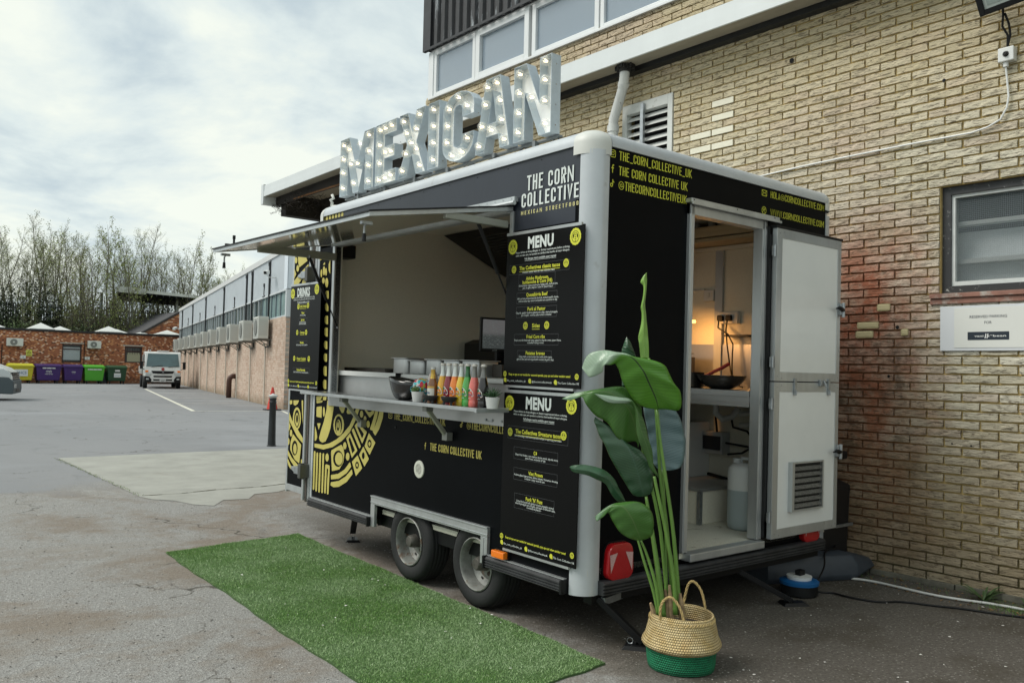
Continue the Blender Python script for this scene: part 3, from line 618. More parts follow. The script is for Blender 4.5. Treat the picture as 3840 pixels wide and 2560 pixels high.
tx = MB(); put(tx, 'vani', (.245, .0102, -.058), (-1,0,0), (0,0,1), .012, .055, bold=.02); put(tx, 'a*bean', (.14, .0102, -.058), (-1,0,0), (0,0,1), .012, .115, bold=.02)
for k in (0, .012): tx.flat([(.211-k,-.068),(.205-k,-.068),(.199-k,-.040),(.205-k,-.036)], fnr, .0102)
tx.build('logo_lettering', M('logo_white', (.75, .77, .76), .6), sg)
jb = thing('junction_box', 'white junction box with black cable below the floodlight', 'junction box'); jb.matrix_world = WF @ Matrix.Translation((2.055, .0, 3.475))
MB().box(-.045, .048, 0, .06, -.045, .045).build('case', white_pl, jb, bevel=.006)
MB().lathe([(.0, .08), (.010, .08), (.014, .072), (.014, .06), (.02, .06)][::-1], 12, T=Matrix.Rotation(-PI/2, 4, 'X')).build('knob', plastic_b, jb, smooth=True)
MB().tube([(.01,.03,-.045),(.01,.03,-.075)], .017, 10).build('gland', white_pl, jb)
wc = MB(); wc.tube([(2.065,.03,3.40),(2.062,.02,3.33),(2.052,.02,3.21),(2.062,.02,3.14),(2.10,.02,3.07),(2.18,.018,3.035),(2.28,.016,3.02),(2.7,.016,3.022),(3.15,.016,3.017),(3.5,.016,3.01),(3.85,.016,2.995),(4.6,.016,2.985),(5.2,.016,2.98)], .0065, 8)
o = wc.build('wall_cable', M('cable_white', (.70, .72, .71), .4), smooth=True); o.matrix_world = WF; tag(o, 'thin white cable clipped along the brick wall', 'cable')
fl = thing('floodlight', 'black square floodlight angled down at the top of the brick wall', 'floodlight'); fl.matrix_world = WF @ Matrix.Translation((2.03, .22, 3.85)) @ Matrix.Rotation(R(-28), 4, 'X') @ Matrix.Rotation(R(5), 4, 'Y')
FB = MB()
for a in ((-.15,-.115,-.13,.13),(.115,.15,-.13,.13),(-.115,.115,.095,.13),(-.115,.115,-.13,-.095)): FB.box(a[0], a[1], -.015, .02, a[2], a[3])
FB.box(-.15, .15, -.045, -.016, -.13, .13); FB.build('housing', plastic_b, fl, bevel=.004)
MB().box(-.115, .115, -.014, .006, -.095, .095).build('diffuser', M('frosted_lens', (.46, .52, .49), .35), fl)
MB().box(-.095, .095, .0065, .0085, -.075, .075).build('led_panel', M('led_panel_grey', (.30, .36, .34), .5, var=.1, vs=60), fl)
MB().bar((-.16,-.03,0),(-.16,-.24,.0),.02,.006).bar((.16,-.03,0),(.16,-.24,0),.02,.006).bar((-.16,-.24,0),(.16,-.24,0),.006,.03).build('bracket', plastic_b, fl)
cb_ = MB(); cb_.tube([(2.055,.03,3.53),(2.05,.04,3.60),(2.075,.06,3.66),(2.06,.09,3.72),(2.05,.12,3.76)], .007, 6).tube([(2.055,.03,3.53),(2.035,.04,3.60),(2.04,.05,3.67),(2.05,.09,3.73)], .007, 6)
o = cb_.build('floodlight_cable', plastic_b, smooth=True); o.matrix_world = WF; tag(o, 'black cable looping from floodlight down to white junction box', 'cable')

# ================================================================== FOOD TRAILER (local: x towards wall, y away along its side, z up)
TF = Matrix.Translation((2.961, 3.064, 0)) @ Matrix.Rotation(.012, 4, 'X')
tr = thing('food_trailer', 'black food trailer with open serving hatch, yellow artwork and open rear door', 'food trailer'); tr.matrix_world = TF
LEN, WID = 3.07, 2.28; OY0, OY1, OZ0, OZ1 = .635, 2.735, 1.10, 2.262
sp_ = MB()
sp_.box(0, .04, 2.735, 3.0, .33, 2.548).box(0, .04, .073, .635, .33, 2.262).box(0, .04, .635, 2.735, .44, 1.10).box(0, .04, .073, .80, .325, .33)
sp_.box(0, .04, .635, .80, .33, .44).box(0, .04, 2.005, 2.735, .33, .44)
sp_.build('side_panel', black, tr)
MB().box(0, .04, .073, 2.995, 2.262, 2.548).build('header_panel', navy, tr)
MB().box(-.003, 0, .11, .60, 2.15, 2.262).build('header_panel', navy, tr)
rp = MB(); rp.box(.118, .752, 0, .04, .33, 2.548).box(.752, 2.178, 0, .04, 2.34, 2.548).box(1.49, 2.178, 0, .04, .33, 2.34); rp.build('rear_panel', black, tr)
MB().box(.04, 2.24, 3.03, 3.07, .33, 2.56).box(2.24, 2.28, .05, 3.03, .30, 2.56).build('outer_wall', rail, tr)
MB().box(.09, 2.20, .09, 3.0, 2.59, 2.625).build('roof', capm, tr)
# interior lining
ln = MB()
ln.box(.045, 2.235, 3.0, 3.028, .38, 2.50).box(2.21, 2.238, .045, 3.0, .38, 2.50).box(.045, 2.235, .045, 3.0, 2.50, 2.53)
ln.box(.041, .055, .045, .63, .38, 2.5).box(.041, .055, 2.74, 3.0, .38, 2.5).box(.041, .055, .63, 2.74, .44, 1.09).box(.041, .055, .63, 2.74, 2.27, 2.5)
ln.box(.055, .745, .041, .055, .38, 2.5).box(1.495, 2.2, .041, .055, .38, 2.5).box(.745, 1.495, .041, .055, 2.35, 2.5)
ln.build('interior_lining', liner, tr)
MB().box(.045, 2.235, .0, 3.0, .355, .385).build('floor', floorv, tr)
# corner posts (quarter round)
def arcp(cx, cy, r, a0, a1, n=8): return [(cx+r*math.cos(R(a0+(a1-a0)*i/n)), cy+r*math.sin(R(a0+(a1-a0)*i/n))) for i in range(n+1)]
post = arcp(.105, .095, .105, 180, 270, 10); post = [(-.006, .078)]+[(-.006+ (p[0]+.0)*.985, p[1]*.98-.004) for p in post[1:-1]]+[(.12, -.007), (.12, .02), (.02, .078)]
MB().prism(post, lambda u, v, d: (u, v, d), .255, 2.515).build('corner_post', rail, tr, smooth=True)
post2 = [(WID-p[0]+.0, p[1]) for p in post][::-1]
MB().prism([(2.176,-.006),(2.215,-.003),(2.262,.02),(2.286,.06),(2.288,.10),(2.24,.10),(2.176,.03)], lambda u, v, d: (u, v, d), .27, 2.46).build('corner_post', rail, tr, smooth=True)
MB().prism([(-.006,2.998),(-.006,3.03),(.01,3.062),(.05,3.078),(.05,3.03),(.03,2.998)], lambda u, v, d: (u, v, d), .33, 2.46).build('corner_post', rail, tr, smooth=True)
# roof rails: quarter-round section (u inward, z)
rs = [(-.012, 2.540)]+[(.075+.087*math.cos(R(a)), 2.553+.075*math.sin(R(a))) for a in range(180, 89, -10)]+[(.11, 2.628), (.11, 2.60), (.03, 2.540)]
MB().prism(rs, lambda u, v, d: (u, d, v), .12, 2.98).build('roof_rail', rail, tr, smooth=True)
MB().prism(rs, lambda u, v, d: (d, u, v), .13, 2.19).build('roof_rail', rail, tr, smooth=True)
MB().prism(rs, lambda u, v, d: (WID-u, d, v), .13, 3.0).prism(rs, lambda u, v, d: (d, 3.07-u, v), .1, 2.2).build('roof_rail', rail, tr, smooth=True)
def cap(x0, y0, sx, sy, zb=2.492, R0=.118, k=1.0):
    mb = MB(); n = 8; rings = []
    prof = [(1.0, zb), (1.0, 2.556)]+[(math.cos(R(a)), 2.556+.080*math.sin(R(a))) for a in (15, 30, 45, 60, 75, 90)]
    vs = []
    for rr_, z in prof:
        ring = [(0, -1.0)]; 
        for i in range(n+1):
            a = R(180+90*i/n); vs.append((x0+sx*(R0+R0*rr_*math.cos(a)), y0+sy*(R0+R0*rr_*math.sin(a)), z))
        vs.append((x0+sx*(R0+.02), y0+sy*(R0-R0*rr_), z)); vs.append((x0+sx*(R0-R0*rr_), y0+sy*(R0+.02), z))
    m_ = n+3; fs = []
    order = [n+2]+list(range(n+1))+[n+1]
    for j in range(len(prof)-1):
        for a, b in zip(order, order[1:]): fs.append((j*m_+a, j*m_+b, (j+1)*m_+b, (j+1)*m_+a))
    mb.add(vs, fs); return mb
for x0, y0, sx, sy in ((-.014, -.014, 1, 1), (WID+.012, -.012, -1, 1), (-.014, 3.084, 1, -1), (WID+.01, 3.08, -1, -1)):
    cap(x0, y0, sx, sy).build('corner_cap', capm, tr, smooth='all', weld=True)
for o in list(tr.children):
    if o.name.split('.')[0] in ('roof_rail', 'roof', 'corner_cap', 'header_panel', 'corner_post', 'side_panel', 'outer_wall'):
        for v in o.data.vertices:
            if v.co.z > 2.3: v.co.z -= .0115*max(0, v.co.y)
# bumper mouldings
def ribbed(name, axis, a, b, z0, z1, out, mt_top=True):
    mb = MB(); prof = [(0, z0), (-out*.8, z0), (-out, z0+.006)]; h = z1-z0-.018
    for k in range(3): zb = z0+.006+h*k/3; prof += [(-out, zb+h*.08), (-out*.8, zb+h*.12), (-out*.8, zb+h*.2), (-out, zb+h*.26), (-out, zb+h/3)]
    prof += [(-out, z1-.008), (-out*.75, z1), (0, z1)]
    f_ = (lambda u, v, d: (u, d, v)) if axis == 'y' else (lambda u, v, d: (d, u, v))
    mb.prism(prof, f_, a, b); return mb.build(name, M('grey_black_moulding', (.035, .037, .040), .5, var=.35, vs=9, dirt=((.16,.15,.13), 30, .68)), tr)
ribbed('rub_rail', 'y', .095, .742, .262, .322, .042); ribbed('rub_rail', 'y', 2.058, 3.0, .273, .330, .042); ribbed('rear_bumper', 'x', .115, 2.165, .256, .326, .055)
for q_ in ((-.02, 0, 2.06, 3.0, .332, .342), (-.02, 0, .10, .742, .324, .33)): MB().box(*q_).build('rail_trim', alu, tr)
for q_ in ((-.05, .005, .088, .104, .256, .327), (-.05, .004, .735, .75, .258, .328), (-.05, .004, 2.05, 2.066, .27, .335)): MB().box(*q_).build('rail_end', plastic_b, tr, bevel=.003)
MB().box(.06, 2.2, .05, 3.0, .27, .35).build('chassis', plastic_b, tr); MB().box(.1, 2.2, .02, .08, .20, .255).build('chassis_beam', plastic_b, tr)
# wheel arch
AY0, AY1 = .742, 2.056; ar = MB()
ar.box(-.022, .0, AY0, AY1, .425, .482); ar.box(-.022, .0, AY0, AY0+.062, .272, .424).box(-.022, .0, AY1-.052, AY1, .272, .424)
ar.box(-.028, -.022, AY0, AY1, .474, .482).box(-.026, -.022, AY0, AY1, .436, .441).box(-.025, -.022, AY0+.03, AY0+.034, .272, .42)
ar.build('wheel_arch_trim', alu, tr, bevel=.002)
MB().box(.04, .36, .745, 2.05, .435, .45).box(.36, .38, .745, 2.05, .22, .45).box(.04, .36, .74, .752, .27, .44).box(.04, .36, 2.045, 2.06, .27, .44).build('wheel_box', dark, tr)
# wheels
def wheel(y, x=.012, flip=1):
    T = Matrix.Translation((x, y, .243)) @ Matrix.Rotation(-PI/2 if flip > 0 else PI/2, 4, 'Y')   # local z = outward (-x)
    w = MB(); w.lathe([(.150,-.165),(.215,-.17),(.240,-.155),(.249,-.12),(.251,-.08),(.249,-.035),(.240,-.008),(.222,.004),(.195,.008),(.165,.002),(.148,-.010)], 48, T=T, cap=False)
    for k in range(5): w.lathe([(.2515,-.14+k*.026),(.2540,-.136+k*.026),(.2540,-.122+k*.026),(.2515,-.118+k*.026)], 48, T=T, cap=False)
    t_ = w.build('wheel', rubber, tr, smooth=True)
    r_ = MB(); r_.lathe([(.152,-.014),(.1545,.004),(.1485,.008),(.144,.002),(.142,-.02),(.139,-.045),(.137,-.075),(.098,-.092),(.085,-.078),(.05,-.072),(.0,-.072)], 40, T=T, cap=False)
    rim = r_.build('rim', rust, t_, smooth=True)
    h_ = MB(); h_.lathe([(.045,-.075),(.042,-.03),(.036,-.004),(.030,.004),(.0,.006)], 20, T=T); h_.build('hub', M('greasy_hub', (.10, .095, .085), .55, .5, var=.4, vs=20), t_, smooth=True)
    b_ = MB()
    for k in range(4):
        a = R(35+90*k); b_.lathe([(.014,-.085),(.014,-.066),(.010,-.060),(0,-.060)], 6, T=T @ Matrix.Translation((.068*math.cos(a), .068*math.sin(a), 0)))
    b_.build('wheel_bolts', M('rusty_bolt', (.05, .035, .028), .7), t_)
    b_ = MB()
    for k in range(8): b_.lathe([(.012,-.0815),(.0,-.081)], 8, T=T @ Matrix.Translation((.112*math.cos(R(45*k+20)), .112*math.sin(R(45*k+20)), -.003)))
    b_.build('rim_holes', dark, t_)
wheel(.885); wheel(1.609); wheel(.885, WID-.01, -1); wheel(1.609, WID-.01, -1)
MB().tube([(.15,.885,.243),(2.1,.885,.243)], .03, 8).tube([(.15,1.609,.243),(2.1,1.609,.243)], .03, 8).build('axle', plastic_b, tr)
# corner steadies
def steady(a, b, c, w=.045):
    s = MB(); s.bar(a, b, w, .03); o = s.build('corner_steady', plastic_b, tr, bevel=.003)
    p = MB(); T = Matrix.Translation(c) @ Matrix.Rotation(math.atan2(b[1]-a[1], b[0]-a[0]), 4, 'Z')
    p.add([(-.085,-.06,.0),(.085,-.045,0),(.085,.045,0),(-.085,.06,0),(-.07,-.045,.018),(.06,-.03,.018),(.06,.03,.018),(-.07,.045,.018)], [(0,3,2,1),(4,5,6,7),(0,1,5,4),(1,2,6,5),(2,3,7,6),(3,0,4,7)], T=T)
    p.tube([T@Vector((-.02,0,.018)), T@Vector((-.02,0,.036))], .012, 8); p.build('foot_plate', plastic_b, o, bevel=.003)
    r_ = MB(); r_.tube([T@Vector((.015*math.cos(k*.7)-.05, .0, .032+.015*math.sin(k*.7))) for k in range(10)], .0018, 4); r_.build('ring_clip', galv, o)
steady((.155,.03,.225), (.285,-.165,.03), (.27,-.16,.002)); steady((.10,2.48,.28), (.33,2.93,.045), (.36,2.98,-.035)); steady((1.35,.05,.21), (1.63,-.145,.03), (1.66,-.15,.002))
MB().bar((.16,.0,.215),(.60,.10,.215),.03,.035).build('steady_bracket', galv, tr)
# aluminium surround of the hatch
hf = MB(); hf.box(-.012, .045, OY0-.028, OY0, OZ0, 2.262).box(-.012, .045, OY1, OY1+.035, OZ0, 2.27).box(-.008, .045, OY0, OY1, 2.255, 2.27); hf.build('hatch_frame', alu, tr, bevel=.002)
hp = MB(); hp.box(-.010, .0, OY0-.028, OY1+.03, 1.058, 1.132).box(-.014, -.010, OY0-.028, OY1+.03, 1.126, 1.132); hp.build('hatch_sill', steel, tr)
tb = MB()
for y_ in (.74, .80, .655): tb.tube([(-.016,y_,1.085),(-.008,y_,1.085)], .007, 8)
tb.bar((-.016,.74,1.078),(-.016,.80,1.078),.004,.004); tb.build('sill_screws', galv, tr)
# awning (hatch flap)
aw = MB()
def AW(x0, x1, y0, y1, t0, t1, mb, m=0):   # x along slope 0..1 from hinge to edge
    f = lambda x, t: (-.012-x*.905, 2.290-x*.150+t)
    vs = []
    for y_ in (y0, y1):
        for x, t in ((x0, t0), (x1, t0), (x1, t1), (x0, t1)): xx, z_ = f(x, t); vs.append((xx, y_, z_))
    mb.add(vs, [(0,1,2,3),(7,6,5,4),(0,4,5,1),(1,5,6,2),(2,6,7,3),(3,7,4,0)], m)
AW(.03, .985, .63, 2.745, -.022, -.006, aw); awn = aw.build('awning_panel', under_p, tr)
f_ = MB(); AW(.0, 1, .608, .63, -.026, -.004, f_); AW(.0, 1, 2.745, 2.768, -.026, -.004, f_); AW(.983, 1.0, .63, 2.745, -.026, -.004, f_); AW(.0, .03, .63, 2.745, -.034, -.004, f_); f_.build('edge_trim', alu, awn)
f_ = MB(); AW(-.002, 1.010, .596, 2.779, -.0035, .004, f_); f_.build('outer_skin', plastic_b, awn)
for bx_ in ((-.46, -.035, .615, .645, 2.165, 2.205), (-.62, -.012, 2.70, 2.735, 2.145, 2.20)): MB().box(*bx_).build('strut_channel', M('beige_channel', (.30, .31, .27), .4, .2), awn, bevel=.006)
def latch(x, y, z):
    l = MB(); l.box(x-.03, x+.03, y-.012, y+.012, z-.012, z+.004).tube([(x,y,z-.01),(x+.0,y+.02,z-.02),(x,y+.02,z-.055)], .006, 6); o = l.build('hatch_latch', galv, awn, smooth=True)
    MB().tube([(x,y+.02,z-.055),(x,y+.02,z-.095)], [.009,.012], 8).build('latch_grip', plastic_b, awn)
latch(-.86, .74, 2.105); latch(-.87, 2.66, 2.10)
MB().tube([(-.80,2.70,2.17),(-.80,2.70,2.215)], .008, 8).tube([(-.80,2.70,2.215),(-.80,2.70,2.24)], .011, 8).bar((-.86,2.70,2.172),(-.74,2.70,2.172),.02,.012).build('top_knob', plastic_b, awn)
hs = MB(); hs.box(-.032, -.003, .575, 2.80, 2.312, 2.338).tube([(-.034,.57,2.302),(-.034,2.80,2.302)], .013, 8); o = hs.build('hinge_strip', alu, tr)
rvh = MB(); [rvh.tube([(-.0015, y_, z_), (0, y_, z_)], .005, 6) for y_ in (.12, .22, .33, .45, .56) for z_ in (2.17, 2.20)]; [rvh.tube([(-.0015, .1+.29*k_, 2.52-.0115*(.1+.29*k_)), (0, .1+.29*k_, 2.52-.0115*(.1+.29*k_))], .004, 6) for k_ in range(10)]; rvh.build('panel_rivets', plastic_b, tr, kind='stuff')
rv = MB()
for k in range(30): rv.tube([(-.034,.60+k*.075,2.327),(-.030,.60+k*.075,2.327)], .004, 6)
rv.build('rivets', galv, o)
def strut(a, b, mid):
    s = MB(); a, b = Vector(a), Vector(b); c = a.lerp(b, mid); s.tube([a, c], .011, 10).tube([c, b], .005, 8); o = s.build('gas_strut', plastic_b, tr, smooth=True)
    MB().tube([a+Vector((0,0,.012)), a-Vector((0,0,.008))], .012, 8).tube([b-(b-a)*.02, b], .009, 8).build('strut_joint', galv, o)
strut((-.218,.655,2.175), (.030,.655,1.735), .60); strut((-.235,2.70,2.150), (.015,2.70,1.64), .60)
# counter flap (shelf) and its stays
sh = MB(); sh.box(-.232, -.014, .60, 2.755, 1.153, 1.163); o = sh.build('counter_shelf', M('worn_steel_top', (.33, .34, .345), .28, .8, var=.25, vs=5, stretch=(3, 1, 1)), tr)
MB().box(-.242, -.232, .595, 2.76, 1.145, 1.165).box(-.246, -.014, .582, .598, 1.140, 1.165).box(-.232, -.014, 2.755, 2.765, 1.14, 1.163).build('shelf_edge', alu, o, bevel=.002)
MB().box(-.23, -.02, .605, 2.75, 1.146, 1.1525).build('shelf_underside', galv, o)
for y_ in (2.215, 1.165):
    s = MB(); s.bar((-.17,y_,1.125),(-.03,y_+.005,.965),.022,.022); k_ = s.build('shelf_stay', M('stay_green_grey', (.38, .39, .32), .5, .2, var=.2, vs=8), tr)
    MB().box(-.195, -.145, y_-.022, y_+.022, 1.112, 1.141).box(-.045, -.001, y_-.026, y_+.026, .935, .985).build('stay_bracket', M('dull_zinc', (.26, .27, .25), .5, .4), k_, bevel=.003)
# inside counter seen through the hatch
ic = MB(); ic.box(.07, .60, .62, 2.98, 1.292, 1.318); o = ic.build('worktop', white_pl, tr, bevel=.003)
MB().box(.085, .10, .62, 2.98, 1.09, 1.29).build('apron_panel', steel, o); MB().box(.06, .072, 1.90, 2.98, 1.288, 1.322).build('worktop_lip', white_pl, o)
MB().box(.03, .085, 1.87, 1.874, 1.29, 1.324).build('worktop_joint', dark, o)
# griddle, gantry etc. at the far end
MB().box(.20, .58, 2.30, 2.92, 1.319, 1.345).build('griddle', M('blackened_steel', (.05, .045, .04), .4, .7, var=.4, vs=12), tr)
hd = MB(); hd.prism([(1.12,2.495),(2.2,2.495),(2.2,2.10),(1.80,2.20)], lambda u, v, d: (u, d, v), 1.2, 2.95); hood = hd.build('extraction_hood', M('hood_black', (.016, .015, .013), .5, .3), tr)
gr_ = MB()
for k in range(16): gr_.box(1.20+k*.036, 1.212+k*.036, 1.6, 2.6, 2.448-k*.0150, 2.462-k*.0150)
gr_.build('hood_filter', M('filter_steel', (.08, .08, .075), .5, .6), hood)
MB().prism([(1.34,1.32),(1.34,1.575),(1.43,1.61),(2.15,1.60),(2.15,1.32)], lambda u, v, d: (u, d, v), 2.3, 2.9).build('fryer', M('dark_appliance', (.018, .016, .014), .6), tr)
MB().box(1.30, 2.2, .9, 2.98, 1.20, 1.30).build('worktop', steel, tr)
spk = MB(); spk.box(.03, .235, 2.86, 2.99, 2.195, 2.30); o = spk.build('loudspeaker', plastic_b, tr, bevel=.01)
MB().tube([(.12,2.93,2.195),(.11,2.93,2.16),(.05,2.95,2.12),(.045,2.96,2.06),(.09,2.96,2.03),(.095,2.96,2.08),(.05,2.96,2.11)], .006, 6).build('speaker_cable', plastic_b, o)
MB().box(.028, .04, 2.745, 2.80, 1.55, 1.75).build('clear_holder', M('clear_plastic', (.25, .26, .25), .2), tr)
# point-of-sale screen, printer
pos = thing('till_screen', 'black till screen standing inside the hatch beside the upper menu board', 'till screen', (.60, 1.44, 1.318), frame=TF)
T = Matrix.Rotation(R(-8), 4, 'Z'); MB().box(-.17, .17, -.0, .02, .17, .40, T=T).box(-.03, .03, .02, .05, .0, .25, T=T).box(-.09, .09, -.05, .09, 0, .015, T=T).build('screen_housing', plastic_b, pos, bevel=.005)
mt, t, b, q = shader('idle_screen_picture'); c = q['mix'](q['rng'](q['z'], 1.60, 1.64, 0, 1, True), (.055, .068, .072), (.15, .15, .16)); c = q['mix'](q['rng'](q['noise'](60, 3, .5, stretch=(1, 1, 3)), .55, .7, 0, .8), c, (.17, .20, .20))
q['L'](c, b.inputs['Base Color']); q['L'](c, b.inputs['Emission Color']); b.inputs['Emission Strength'].default_value = .35; b.inputs['Roughness'].default_value = .2
MB().box(-.155, .155, -.002, -.0005, .19, .385, T=T).build('screen', mt, pos)
tx = MB(); put(tx, 'SAM4S', T@Vector((-.06,-.003,.175)), T@Vector((1,0,0))-T@Vector((0,0,0)), (0,0,1), .008, .035); tx.build('lettering', white_v, pos)
prn = thing('receipt_printer', 'small black receipt printer with white sticker beside the bottles inside the hatch', 'printer', (.40, 1.16, 1.318), frame=TF)
MB().box(-.06, .06, -.05, .05, 0, .085).build('case', M('printer_brown_black', (.05, .042, .034), .5), prn, bevel=.006); MB().box(-.022, .022, -.052, -.0502, .03, .065).build('sticker', M('sticker_pale', (.55, .66, .74), .5), prn)
cm_ = thing('coffee_machine', 'black rounded machine standing behind the receipt printer in the hatch', 'machine', (.70, 1.33, 1.318), frame=TF)
MB().prism([(-.10,0),(-.10,.14),(-.08,.185),(-.03,.205),(.04,.20),(.09,.17),(.10,.12),(.10,0)], lambda u, v, d: (u, d, v), -.06, .06).build('body', M('machine_blue_black', (.03, .035, .045), .25, coat=.4), cm_, smooth=True, bevel=.006)
